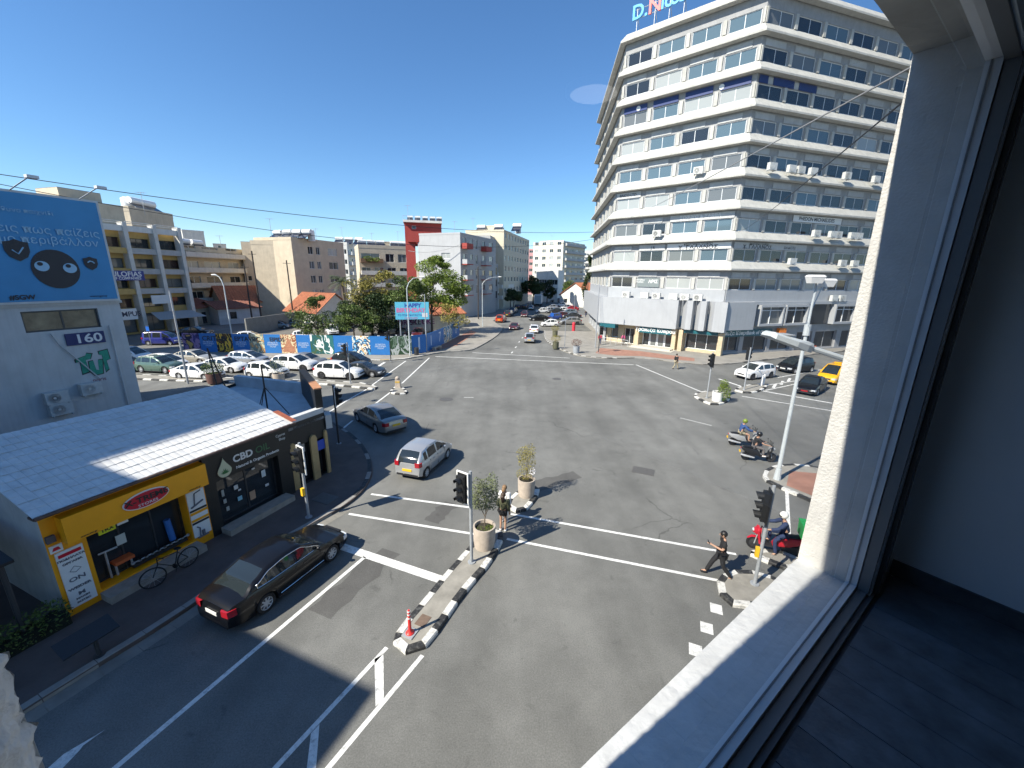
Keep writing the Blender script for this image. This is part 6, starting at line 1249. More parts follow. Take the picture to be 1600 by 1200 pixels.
traffic_light((-10.28,22.31),75,'traffic light on the curved pavement behind the grey saloon',3.6,-1,z0=.12,polem=alu_dark)
traffic_light((-14.96,36.08),262,'traffic light on the median beside the white SUV',3.8,1,z0=.12,border=False)
traffic_light((8.17,11.29),292,'traffic light on the island next to the red delivery scooter',3.6,1,True,z0=.12,border=False,n=3)
traffic_light((16.61,32.95),262,'traffic light on the triangular island with the green plant',3.9,1,z0=.12,border=False)
traffic_light((21.33,35.77),70,'traffic light seen from behind beside the white crossover',3.9,1,z0=.12,border=False)
traffic_light((11.65,53.93),200,'slim dark traffic light at the left corner of the bank',3.6,1,z0=.12,border=False,polem=alu_dark)
traffic_light((-14.21,46.25),262,'dark traffic light in front of the hoarding at the stop line',3.6,1,z0=.12,border=False,polem=alu_dark)
# --- lamps
lamp_grey=mat('lamp_grey_paint',(.46,.50,.52),.45,.06,3); lamp_glass=mat('lamp_lens',(.5,.52,.5),.2)
t=thing('street_lamp','tall grey street lamp with two heads on the right corner pavement','street lamp',(*(13.54,18.62),.12)); b0=V((13.54,18.62)); B=lambda name,mb,m: mb.build(name,m,t)
mb=MB(); mb.tube([V(b0,.1),V(b0,7.6)],[.1,.075],10); B('pole',mb,lamp_grey); mb=MB(); mb.tube([V(b0,7.45),V(b0,7.95)],.14,10); B('collar',mb,lamp_grey); mb=MB(); mb.tube([V(b0,0.1),V(b0,.7)],[.17,.13],10); B('base',mb,lamp_grey)
mb=MB(); mb.tube([V(b0,7.9),V(b0,8.8),V(b0,9.6)+Vector((.0,-.05,0)),V(b0,9.95)+Vector((-.15,-.1,0))],[.06,.05,.05,.05],8); mb.tube([V(b0,8.5),V(b0,9.2)+Vector((.25,.1,0)),V(b0,9.75)+Vector((.42,.15,0))],.02,6); B('arms',mb,lamp_grey)
for off in ((-.2,-.15,9.95),(.55,.15,9.8)):
    mb=MB(); c=V(b0)+Vector(off); mb.hexa([c+Vector((x,y,-.16)) for x,y in ((-.24,-.16),(.24,-.16),(.24,.16),(-.24,.16))],[c+Vector((x,y,.12)) for x,y in ((-.32,-.22),(.32,-.22),(.32,.22),(-.32,.22))]); mb.hexa([c+Vector((x,y,.12)) for x,y in ((-.33,-.23),(.33,-.23),(.33,.23),(-.33,.23))],[c+Vector((x,y,.2)) for x,y in ((-.26,-.17),(.26,-.17),(.26,.17),(-.26,.17))]); B('lamp_head',mb,white_paint)
t=thing('street_lamp','flat grey LED street lamp on an arm close to the window jamb','street lamp',(*(6.60,6.97),0)); B=lambda name,mb,m: mb.build(name,m,t)
h0=V((3.94,6.26),9.10); h1=V((4.72,6.34),8.87); a1_=V((5.31,6.38),8.70); pb=V((6.60,6.97)); d_=(h1-h0).normalized(); s_=d_.cross(Vector((0,0,1))).normalized(); up_=s_.cross(d_)
mb=MB()
for k,(f,w,th) in enumerate(((0,.10,.03),(.06,.17,.05),(.55,.17,.06),(.85,.11,.08),(1,.06,.07))):
    c=h0.lerp(h1,f); 
    ring=[c-s_*w-up_*th,c+s_*w-up_*th,c+s_*w+up_*th*.3,c+s_*w*.6+up_*th,c-s_*w*.6+up_*th,c-s_*w+up_*th*.3]
    mb.v+=ring
for k in range(4):
    for j in range(6): mb.f.append((k*6+j,k*6+(j+1)%6,(k+1)*6+(j+1)%6,(k+1)*6+j))
mb.f.append(tuple(range(6))[::-1]); mb.f.append(tuple(range(24,30))); B('lamp_head',mb,lamp_grey)
mb=MB(); mb.obox(h0.lerp(h1,.3),d_,s_,-.18,.16,-.12,.12,h0.lerp(h1,.3).z+.05,h0.lerp(h1,.3).z+.062); B('cooling_plate',mb,pole_grey)
mb=MB(); mb.tube([h1-d_*.05,a1_,V(pb,a1_.z-.25)],[.04,.045,.05],8); B('arm',mb,lamp_grey); mb=MB(); mb.tube([V(pb,0),V(pb,a1_.z-.1)],[.11,.07],10); B('pole',mb,lamp_grey)
def arm_lamp(pos,h,arm_az,label,ln=1.6,name='street_lamp'):
    t=thing(name,label,'street lamp',(*pos,.12)); b0=V(pos); a=az(arm_az); mb=MB(); mb.tube([V(b0,.1),V(b0,h*.86),V(b0,h*.93)+a*ln*.18,V(b0,h*.98)+a*ln*.5,V(b0,h)+a*ln],[.09,.06,.05,.04,.035],8); mb.build('pole',lamp_grey,t)
    mb=MB(); mb.ball(tuple(V(b0,h)+a*(ln+.3)),(.38,.18,.1),10,6); o=mb.build('lamp_head',white_paint,t); return t
arm_lamp((-35.25,50.36),9.6,300,'single arm street lamp in front of the left hoarding panels'); arm_lamp((-12.85,49.87),9.7,70,'single arm street lamp beside the birthday billboard'); arm_lamp((-6.08,81.25),9.8,75,'single arm street lamp by the dark low shops on the far street',3.2)
def plain_pole(pos,h,r,label,m=alu_dark,lean=(0,0),cat='pole',name='utility_pole',bar=True):
    t=thing(name,label,cat,(*pos,0)); mb=MB(); mb.tube([V(pos,0),V(pos,h)+Vector((lean[0],lean[1],0))],[r,r*.75],8); mb.build('shaft',m,t)
    if bar: mb=MB(); q=V(pos,h-.6); mb.tube([q+Vector((-.8,0,0)),q+Vector((.8,0,0))],.05,5); mb.build('crossbar',m,t)
wood_p=mat('dark_wood_pole',(.05,.042,.038),.85,.2,3)
plain_pole((-29.61,35.52),8.3,.09,'dark grey mast on the median in front of the green estate',pole_grey,bar=False); plain_pole((-49.77,77.38),11.5,.16,'left wooden pole standing among the red roofs',wood_p); plain_pole((-50.60,81.58),14,.17,'tall middle wooden pole in front of the red roofs',wood_p); plain_pole((-46.60,86.21),12.5,.16,'right wooden pole by the red tiled house',wood_p); plain_pole((-8.12,95.66),12,.14,'brown pole beside the grey block with red balconies',wood_p); plain_pole((-11.24,52.19),7.6,.07,'thin steel pole at the corner of the hoarding',pole_grey,bar=False); plain_pole((7.44,57.09),4.2,.05,'thin sign pole on the far right pavement',pole_grey,bar=False,name='sign_pole'); plain_pole((11.91,57.45),9,.08,'steel pole at the left corner of the bank',pole_grey,bar=False); plain_pole((18.23,121.91),7,.06,'thin pole in the far car park',pole_grey,bar=False)
# --- pots
pot_m=mat('concrete_pot',(.42,.36,.30),.85,.15,6,bump=.3,bscale=20); soil=mat('potting_soil',(.035,.03,.018),.95,.3,12)
def leaf_mat(name,c,var=.5):
    m=bpy.data.materials.new(name); m.use_nodes=True; t=m.node_tree; b=t.nodes['Principled BSDF']; g_=t.nodes.new('ShaderNodeNewGeometry'); r=t.nodes.new('ShaderNodeValToRGB')
    r.color_ramp.elements[0].color=(*[x*(1-var) for x in c],1); r.color_ramp.elements[1].color=(c[0]*(1+var*1.1),c[1]*(1+var*.9),c[2]*(1+var*.5),1); t.links.new(g_.outputs['Random Per Island'],r.inputs['Fac']); t.links.new(r.outputs['Color'],b.inputs['Base Color']); b.inputs['Roughness'].default_value=.6; b.inputs['Specular IOR Level'].default_value=.3
    b.inputs['Transmission Weight'].default_value=0
    return m
olive=leaf_mat('olive_leaves',(.13,.16,.085),.45); fresh=leaf_mat('fresh_leaves',(.13,.19,.03),.45); mid=leaf_mat('mid_leaves',(.085,.13,.035),.5); dark=leaf_mat('dark_leaves',(.035,.06,.02),.5); yell=leaf_mat('yellowing_leaves',(.22,.20,.05),.45); bark=mat('tree_bark',(.12,.095,.07),.9,.3,8,bump=.4,bscale=20)
def leaves(mb,c,r,n,size,rr,shell=.35,aspect=.45,flat=.3):
    "n leaf faces scattered through an ellipsoid, denser towards the outside"
    for _ in range(n):
        while 1:
            v=Vector((rr.uniform(-1,1),rr.uniform(-1,1),rr.uniform(-1,1)))
            if .02<v.length<1: break
        v=v*(v.length**(-shell)); p=Vector((c[0]+v.x*r[0],c[1]+v.y*r[1],c[2]+v.z*r[2]))
        d=Vector((rr.gauss(0,1),rr.gauss(0,1),rr.gauss(0,1)*(1-flat))).normalized(); e=d.cross(Vector((rr.gauss(0,1),rr.gauss(0,1),rr.gauss(0,1)))).normalized()
        s=size*rr.uniform(.6,1.3); o=len(mb.v); a=d*s*.5; b_=e*s*.5*aspect
        mb.v+=[p-a,p+b_,p+a,p-b_]; mb.f.append((o,o+1,o+2,o+3))
def pot(pos,r,h,label,z=.12,cat='plant pot',m=pot_m):
    t=thing('plant_pot',label,cat,(*pos,z)); mb=MB(); mb.lathe((*pos,z),[(r*.88,0),(r*.96,h*.3),(r,h*.9),(r,h),(r*.86,h),(r*.84,h*.85),(0,h*.85)],20); mb.build('pot',m,t,smooth=True)
    mb=MB(); mb.lathe((*pos,z),[(r*.84,h*.86),(r*.4,h*.9),(0,h*.92)],16); mb.build('soil',soil,t); return t
def plant(pos,z,label,lm,clumps,trunk=None,seed=1,cat='plant',size=.09,name='potted_plant',aspect=.3):
    t=thing(name,label,cat,(*pos,z)); rr=random.Random(seed); c0=V(pos,z)
    tr=MB()
    for pts,r in (trunk or [([(0,0,0),(0,0,.4)],.02)]): tr.tube([c0+Vector(p) for p in pts],[r*(1-.6*i/max(1,len(pts)-1)) for i in range(len(pts))],6)
    tr.build('stem',bark,t); mb=MB()
    for c,r,n in clumps: leaves(mb,c0+Vector(c),r,n,size,rr,.3,aspect)
    mb.build('foliage',lm,t,fix=False); return t
p=(-0.95,13.06); pot(p,.42,.87,'round concrete pot holding the olive tree on the long island')
plant(p,.9,'young olive tree in the pot beside the central traffic light',olive,[((0,0,1.3),(.55,.55,.5),1300),((.15,0,1.65),(.4,.4,.35),700),((-.2,.1,1.05),(.4,.35,.3),500),((.3,.1,1.9),(.2,.2,.3),160),((-.25,0,1.75),(.2,.2,.3),160),((.3,-.1,1.1),(.3,.3,.25),260)],[([(0,0,-.1),(.02,0,.35),(.06,.02,.7)],.03),([(.04,0,.5),(.25,.05,1.1),(.32,.05,1.6)],.018),([(.03,0,.45),(-.22,.05,1.0),(-.3,.05,1.5)],.018),([(.05,0,.6),(0,.15,1.5)],.015)],3,size=.085,cat='tree',name='olive_tree')
plant(p,.86,'low green weeds around the foot of the olive tree',fresh,[((.2,-.05,.06),(.2,.2,.08),240),((-.15,-.15,.04),(.2,.2,.06),120)],seed=4,size=.06,name='ground_plant')
p=(0.73,16.74); pot(p,.40,.84,'round concrete pot holding the yellowish shrub on the small island')
plant(p,.9,'yellow green shrub with white flowers on the small island',yell,[((0,0,.95),(.42,.4,.5),800),((.1,0,1.45),(.3,.3,.35),350),((-.15,0,1.25),(.35,.3,.4),350),((-.1,0,.3),(.4,.35,.25),420)],[([(0,0,-.1),(0,0,1.2)],.025),([(0,0,.2),(.15,0,1.4)],.015)],6,size=.075,name='shrub')
mb=MB(); rr=random.Random(8); leaves(mb,V(p,1.45)+Vector((.22,-.22,0)),(.16,.12,.2),70,.07,rr); mb.build('flowers',mat('white_flowers',(.75,.73,.75),.6),bpy.data.objects['shrub'],fix=False)
p=(17.43,32.08); pot((p[0]-.35,p[1]+.1),.42,.8,'pale pot half hidden by the green plant on the triangular island',m=white_paint); plant(p,.15,'bright green bushy plant on the triangular island',fresh,[((.1,0,.75),(.55,.5,.75),1300),((0,0,1.45),(.35,.35,.4),350)],[([(0,0,0),(0,0,1.2)],.03)],9,size=.13,name='shrub')
p=(-21.49,35.96); pot(p,.5,.9,'concrete pot on the median beside the small white hatchback'); plant(p,.95,'thin olive bush in the median pot by the white hatchback',olive,[((0,0,.8),(.7,.6,.7),520)],[([(0,0,-.1),(0,0,.7)],.03)],10,size=.13,name='shrub')
p=(-27.24,35.65); pot(p,.6,.9,'dark pot on the median beside the white saloon',m=mat('brown_pot',(.12,.06,.05),.8)); plant(p,.9,'dense round green shrub in the median pot by the white saloon',mid,[((0,0,.6),(.95,.8,.6),1200)],[([(0,0,-.1),(0,0,.5)],.04)],11,size=.15,name='shrub')
for i,(p,l) in enumerate((((8.51,53.22),'right'),((6.09,56.46),'middle'),((7.19,68.39),'rear'))): pot(p,.45,.95,'grey pot on the far right pavement, %s one of three'%l,m=pole_grey if i==0 else mat('green_pot',(.10,.10,.06),.8)); plant(p,1.05,'dry reddish bush in the %s pot on the far right pavement'%l,yell if i else mat('dry_leaf',(.16,.10,.08),.8),[((0,0,.5),(.75,.6,.5),420)],[([(0,0,-.1),(0,0,.4)],.03)],12+i,size=.16,name='shrub')
# --- marker post, bollard, bits
t=thing('marker_post','red and white flexible marker post on the tip of the long island','marker post',(*(-2.78,9.18),.12)); p=(-2.78,9.18)
mb=MB(); mb.lathe((*p,.12),[(.13,0),(.12,.05),(.06,.1),(.05,.14)],14); mb.build('foot',mat('marker_red',(.60,.035,.03),.45),t,smooth=True); mb=MB(); mb.lathe((*p,.12),[(.048,.14),(.042,.78),(.03,.8),(0,.8)],14); po=mb.build('tube',MATS['marker_red'],t,smooth=True)
for z in (.52,.64,.74): mb=MB(); mb.lathe((*p,.12),[(.047,z),(.047,z+.045)],14); mb.build('white_band',white_paint,po)
mb=MB(); mb.obox(p,az(113),az(23),-.17,.17,-.17,.17,.118,.15); mb.build('base_plate',pole_grey,t)
mb=MB(); mb.obox((-2.51,9.62),az(113),az(23),-.16,.16,-.2,.2,.118,.132); tag(mb.build('inspection_cover',mat('rusty_cover',(.16,.11,.08),.8,.2,8)),'small rusty square cover in the long island','cover')
p=(-10.27,35.00); t=thing('bollard','concrete bollard on the tiny island of the left crossing','bollard',(*p,.12)); mb=MB(); mb.hexa([V(p,.1)+Vector((x,y,0)) for x,y in ((-.25,-.12),(.25,-.12),(.25,.12),(-.25,.12))],[V(p,.95)+Vector((x,y,0)) for x,y in ((-.2,-.1),(.2,-.1),(.2,.1),(-.2,.1))]); mb.lathe((*p,.95),[(.2,0),(.17,.1),(.08,.17),(0,.18)],12); mb.build('body',pot_m,t); mb=MB(); mb.obox(p,az(90),az(0),-.205,.205,-.128,-.1,.55,.7); mb.build('yellow_band',kerb_yellow,t)
p=(-10.75,8.37); t=thing('pedestal_plate','dark slanted plate on a short post standing on the brown pavement','stand',(*p,.12)); mb=MB(); mb.tube([V(p,.1),V(p,.75)],.05,8); mb.lathe((*p,.12),[(.13,0),(.13,.03)],10); mb.build('post',alu_dark,t)
q_=V(p,.8)-rd*.1; mb=MB(); mb.hexa([q_+rd*a-rn*b+Vector((0,0,b*.45)) for a,b in ((-.55,-.2),(.55,-.2),(.55,.28),(-.55,.28))],[q_+rd*a-rn*b+Vector((0,0,b*.45+.03)) for a,b in ((-.55,-.2),(.55,-.2),(.55,.28),(-.55,.28))]); mb.build('plate',mat('plate_dark',(.02,.02,.022),.5),t)
p=(11.48,76.28); t=thing('red_post','red fire hydrant like post in the far car park','post',(*p,0)); mb=MB(); mb.lathe((*p,0),[(.3,0),(.3,1.5),(.22,1.75),(0,1.8)],12); mb.build('body',mat('post_red',(.5,.03,.05),.5),t)
p=(8.39,87.48); t=thing('round_sign','round blue traffic sign at the far car park','sign',(*p,0)); mb=MB(); mb.tube([V(p,0),V(p,2.4)],.04,6); mb.build('post',pole_grey,t); mb=MB(); mb.lathe((p[0],p[1]-.05,2.1),[(.42,0),(.42,-.03),(0,-.03)],16,'y'); mb.build('disc',mat('sign_disc_blue',(.02,.12,.5),.4),t)
p=(-49.43,54.52); t=thing('round_sign','square blue traffic sign beside the blue van','sign',(*p,0)); mb=MB(); mb.tube([V(p,0),V(p,2.6)],.04,6); mb.build('post',pole_grey,t); mb=MB(); mb.obox(p,az(107),az(17),-.3,.3,-.06,-.04,2.1,2.7); mb.build('plate',MATS['sign_disc_blue'],t)
p=(-12.16,50.35); t=thing('litter_bin','dark litter bin at the corner of the hoarding','bin',(*p,.12)); mb=MB(); mb.lathe((*p,.12),[(.28,0),(.32,.85),(.34,.9),(.2,.98),(0,1)],12); mb.build('bin_body',alu_dark,t)
p=(-10.25,54.15); t=thing('bench','grey concrete bench in front of the numbered panels','bench',(*p,.12)); mb=MB(); mb.obox(p,az(20),az(110),-.9,.9,-.25,.25,.5,.6); mb.build('seat',pot_m,t)
for a in (-.7,.7): mb=MB(); mb.obox(p,az(20),az(110),a-.1,a+.1,-.22,.22,.1,.5); mb.build('leg',pot_m,t)
for i,x in enumerate(((23.93,37.47),(24.27,37.73))): t=thing('marker_post','%s white marker post beside the white crossover'%('left' if i==0 else 'right'),'marker post',(*x,.12)); mb=MB(); mb.lathe((*x,.12),[(.1,0),(.09,1.0),(0,1.05)],10); mb.build('tube',white_paint,t)
p=(43.35,57.85); t=thing('road_barrier','small orange barrier on the pavement of the right street','barrier',(*p,.12)); mb=MB(); mb.obox(p,az(72),az(162),-.7,.7,-.04,.04,.5,.8); mb.build('board',mat('barrier_orange',(.65,.12,.02),.6),t)
for a in (-.6,.6): mb=MB(); mb.obox(p,az(72),az(162),a-.04,a+.04,-.2,.2,.1,.5); mb.build('foot',MATS['barrier_orange'],t)
# hedge at the left edge
t=thing('hedge','dark clipped hedge at the left edge beside the yellow shop','hedge',tuple(SP(1.5,FR-.4))); rr=random.Random(31); mb=MB()
for k in range(9): leaves(mb,SP(-.3+k*.5,FR-.15,.55),(.4,.45,.5),420,.09,rr,.2,.5)
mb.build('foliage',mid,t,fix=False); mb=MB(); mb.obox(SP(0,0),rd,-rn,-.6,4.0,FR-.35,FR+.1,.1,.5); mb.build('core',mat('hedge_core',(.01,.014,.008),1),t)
# --- trees
def tree(pos,h,label,lm,clumps,n,size,seed,trunk_r=.2,cat='tree',name='tree',lean=(0,0)):
    t=thing(name,label,cat,(*pos,0)); rr=random.Random(seed); b0=V(pos,0); tr=MB(); fork=b0+Vector((lean[0]*.4,lean[1]*.4,h*.32)); tr.tube([b0,b0+Vector((lean[0]*.2,lean[1]*.2,h*.16)),fork],[trunk_r,trunk_r*.8,trunk_r*.65],8)
    mb=MB()
    for c,r in clumps:
        cc=b0+Vector(c); tr.tube([fork,fork.lerp(cc,.5)+Vector((rr.uniform(-.3,.3),rr.uniform(-.3,.3),.2)),cc],[trunk_r*.5,trunk_r*.3,trunk_r*.08],6)
        for _ in range(7):                                   # sub clumps give light and dark lumps and gaps
            v=Vector((rr.gauss(0,1),rr.gauss(0,1),rr.gauss(0,.8))).normalized()*rr.uniform(.45,.95); q=cc+Vector((v.x*r[0],v.y*r[1],v.z*r[2])); k=rr.uniform(.36,.6)
            leaves(mb,q,(r[0]*k,r[1]*k,r[2]*k*.8),int(1.7*n/7/len(clumps)),size,rr,.25,.5)
            tr.tube([cc,q],[trunk_r*.1,trunk_r*.03],4)
    tr.build('trunk',bark,t); mb.build('crown',lm,t,fix=False); return t
tree((-14.12,70.60),11,'tall bright green tree behind the birthday billboard',fresh,[((0.0,0.0,10.08),(3.9,3.75,2.64)),((3.12,0.0,8.06),(3.64,3.25,2.4)),((-1.95,0.6,8.29),(3.12,3.0,2.4)),((3.9,0.48,5.82),(2.86,2.75,1.92)),((0.78,0.0,5.82),(3.38,3.0,2.16)),((1.3,0.0,11.87),(2.08,2.0,1.44))],9000,.32,41,.24)
tree((-18.66,67.47),9,'yellow green feathery tree left of the birthday billboard',mid,[((0.0,0.0,7.17),(3.12,3.0,2.28)),((2.34,0.0,5.6),(2.86,2.5,1.92)),((-2.08,0.0,6.05),(2.34,2.5,1.92)),((2.99,0.0,8.06),(1.95,1.88,1.44))],5600,.3,42,.2)
tree((-23.05,66.10),8.5,'large dark bushy tree in the middle of the car park',dark,[((0.0,0.0,5.15),(3.51,3.25,2.64)),((-2.6,0.36,4.26),(2.86,2.75,2.28)),((2.6,0.0,3.81),(2.86,2.75,2.16)),((0.65,-0.72,2.46),(3.38,2.5,2.04)),((2.08,0.0,6.5),(2.34,2.25,1.8))],8200,.32,43,.25)
tree((-24.74,66.55),10,'bare topped tree with yellowing leaves above the bushes',yell,[((-0.65,0.0,7.39),(2.99,2.5,1.68)),((2.34,0.0,8.06),(2.08,2.0,1.44)),((4.42,0.0,9.41),(1.69,1.5,1.32)),((0.0,0.0,5.82),(3.12,2.5,1.56))],3000,.28,44,.2)
tree((-24.97,63.25),5,'leafy green bush at the left of the tree group',mid,[((0.0,0.0,3.58),(2.47,2.25,1.8)),((2.08,0.0,2.69),(2.21,2.0,1.68)),((-1.56,0.0,2.46),(1.82,1.75,1.44))],3600,.28,45,.15,name='bush')
tree((-26.56,54.91),6.2,'small olive green tree behind the dome mural',mid,[((0.0,0.0,4.93),(2.08,2.0,1.56)),((1.56,0.0,3.81),(1.95,1.75,1.44)),((-1.56,0.0,3.92),(1.82,1.75,1.44)),((0.26,0.0,6.27),(1.3,1.25,0.96)),((0.0,0.0,2.69),(1.95,1.88,1.2))],3800,.24,46,.13)
tree((-10.24,65.20),5.5,'thin pale green tree in front of the graffiti wall',yell,[((0.0,0.0,4.03),(2.08,1.88,1.68)),((1.3,0.0,2.91),(1.56,1.5,1.2)),((-1.04,0.0,5.15),(1.3,1.25,1.08))],1500,.24,47,.1)
tree((7.27,149.82),12,'dark round tree on the left at the end of the street',dark,[((0,0,8),(3.4,3.2,3)),((2,0,6),(3,3,2.6)),((-2,0,6),(2.6,2.6,2.4))],3600,.6,48,.3); tree((12.96,157.47),9,'smaller dark tree at the end of the street',dark,[((0,0,6),(2.6,2.6,2.4)),((1,0,4),(2.4,2.4,2))],1800,.55,49,.25); tree((21.80,158.51),9.5,'light green tree beside the white cottage',mid,[((0,0,6.4),(3,3,2.6)),((1.6,0,4.6),(2.6,2.6,2)),((-1.6,0,5),(2.4,2.4,2))],2200,.55,50,.25)
tree((0.12,118.00),7,'dark street tree over the parked cars on the far left pavement',dark,[((0,0,4.6),(2.4,2.4,1.9)),((1.2,2,4),(2,2,1.6))],2600,.42,51,.18); tree((-0.87,130.00),7,'second dark street tree further along the left pavement',dark,[((0,0,4.6),(2.4,2.4,1.9)),((1.2,2,4),(2,2,1.6))],2200,.45,52,.18)
tree((19.73,110.25),16,'slim dark cypress beside the left end of the tower',dark,[((0,0,6),(1.3,1.3,3)),((0,0,10),(1.1,1.1,3)),((0,0,13.5),(.7,.7,2))],2200,.4,53,.2)
for i,(x,y_) in enumerate(((-20.5,118),(-18,119.5))): pass
plant((-40.71,117.76),13.3,'potted greenery on the roof balcony of the cream block',fresh,[((0,0,.8),(1.6,.5,.9),420),((2.4,0,.7),(1,.4,.7),200)],seed=60,size=.4,name='balcony_plant')
t=thing('palm_tree','grey green palm with arching fronds behind the car park','tree',(*(-35.13,85.03),0)); b0=V((-35.13,85.03)); ht=8.42; mb=MB(); mb.tube([V(b0,0),V(b0,ht*.5)+Vector((.2,0,0)),V(b0,ht)],[.35,.28,.25],10); mb.build('trunk',bark,t); rr=random.Random(70); palm=leaf_mat('palm_leaves',(.10,.13,.075),.4)
for k in range(26):
    a=2*math.pi*k/26+rr.uniform(-.1,.1); el=rr.uniform(-.2,1.1); ln=rr.uniform(2.8,3.6); mb=MB(); prev=None; d=Vector((math.cos(a),math.sin(a),0)); pts=[]
    for i in range(9): f=i/8; pts.append(V(b0,ht)+d*(ln*f*math.cos(el*.8))+Vector((0,0,ln*(f*math.sin(el)-.55*f*f))))
    sd_=d.cross(Vector((0,0,1))).normalized(); mb.tube(pts,[.04*(1-.8*i/8) for i in range(9)],4)
    for i in range(1,9):
        for s in (-1,1):
            for q in (0,.5):
                p=pts[i-1].lerp(pts[i],q); L__=.75*(1-.6*abs(i/8-.45)); tip=p+sd_*s*L__+Vector((0,0,-.3*L__))+(pts[i]-pts[i-1]).normalized()*.25; w=(pts[i]-pts[i-1]).normalized()*.05; o=len(mb.v); mb.v+=[p-w,p+w,tip]; mb.f.append((o,o+1,o+2))
    mb.build('frond',palm,t,fix=False)
# --- overhead wires
wire=mat('wire_black',(.02,.02,.022),.6); wire_l=mat('wire_grey',(.30,.30,.30),.5)
def cable(pts,r,label,m=wire,n=28):
    P=[Vector(p) for p in pts]; out=[]
    a,b_,sag=P[0],P[1],pts[2] if len(pts)>2 else 0
    for i in range(n+1): f=i/n; q=a.lerp(b_,f); q.z-=4*sag*f*(1-f); out.append(q)
    mb=MB(); mb.tube(out,r,5); tag(mb.build('overhead_cable',m),label,'cable')
def cab(a,az_,b,bz,sag,r,label,m=wire):
    P0=V(a,az_); P1=V(b,bz); out=[]
    for i in range(33): f=i/32; q=P0.lerp(P1,f); q.z-=4*sag*f*(1-f); out.append(q)
    mb=MB(); mb.tube(out,r,5); tag(mb.build('overhead_cable',m),label,'cable')
cab((-31.91,24.12),15.41,(13.25,64.66),16.61,1.3,.024,'upper black cable crossing the sky from the billboard to the tower'); cab((-33.50,25.33),15.33,(13.63,64.58),15.79,2.6,.022,'lower black cable crossing the sky from the billboard to the tower')
cab((3.59,3.76),11.80,(13.79,63.01),17.51,.35,.010,'pale cable running from the window corner across the tower',wire_l); cab((3.45,3.62),11.65,(27.08,51.97),15.46,.25,.010,'dark cable running from the window corner to the tower edge'); cab((-24.41,98.01),15.31,(-11.87,96.27),16.88,.9,.05,'white cable hanging between the red tower and the grey block',wire_l)
# ================================================================ people and two-wheelers
skin_m=mat('skin',(.42,.25,.17),.6); hair_b=mat('brown_hair',(.045,.025,.015),.6); hair_d=mat('dark_hair',(.012,.010,.009),.5); hair_l=mat('light_brown_hair',(.20,.12,.06),.6); eye_m=mat('eye_dark',(.02,.015,.012),.3)
def skin_mesh(name,verts,edges,rad,root=0,sub=1):
    me=bpy.data.meshes.new(name); me.from_pydata([tuple(v) for v in verts],edges,[]); o=bpy.data.objects.new('tmp',me)
    md=o.modifiers.new('skin','SKIN'); md.use_smooth_shade=True; md.branch_smoothing=.4
    for i,sv in enumerate(me.skin_vertices[0].data): sv.radius=(rad[i],rad[i]) if not isinstance(rad[i],tuple) else rad[i]; sv.use_root=(i==root)
    if sub: s=o.modifiers.new('sub','SUBSURF'); s.levels=sub; s.render_levels=sub
    out=evaluated_mesh(o); out.name=name; return out
STAND=dict(pel=(0,0,.95),bel=(.01,0,1.12),che=(0,0,1.34),nec=(.0,0,1.49),hb=(.015,0,1.56),hm=(.02,0,1.64),ht=(.01,0,1.70),
 shL=(0,.18,1.42),elL=(-.03,.24,1.15),wrL=(.04,.25,.90),shR=(0,-.18,1.42),elR=(-.03,-.24,1.15),wrR=(.04,-.25,.90),
 hiL=(0,.09,.90),knL=(.02,.10,.50),anL=(-.02,.10,.09),toL=(.14,.11,.04),hiR=(0,-.09,.90),knR=(.02,-.10,.50),anR=(-.02,-.10,.09),toR=(.14,-.11,.04))
def pose(**k): d=dict(STAND); d.update(k); return {a:Vector(b) for a,b in d.items()}
RAD=dict(pel=.135,bel=.115,che=.145,nec=.055,hb=.075,hm=.095,ht=.06,shL=.07,elL=.045,wrL=.032,hiL=.085,knL=.058,anL=.042,toL=.034)
for k in list(RAD):
    if k.endswith('L'): RAD[k[:-1]+'R']=RAD[k]
BODY=[('pel','bel'),('bel','che'),('che','nec'),('nec','hb'),('hb','hm'),('hm','ht'),('che','shL'),('shL','elL'),('elL','wrL'),('che','shR'),('shR','elR'),('elR','wrR'),('pel','hiL'),('hiL','knL'),('knL','anL'),('anL','toL'),('pel','hiR'),('hiR','knR'),('knR','anR'),('anR','toR')]
def sub_skel(J,edges,grow,name,over=None):
    ks=[]; 
    for e in edges:
        for k in e:
            if k not in ks: ks.append(k)
    return skin_mesh(name,[J[k] for k in ks],[(ks.index(a),ks.index(b)) for a,b in edges],[(over or {}).get(k,RAD[k]+grow) for k in ks])
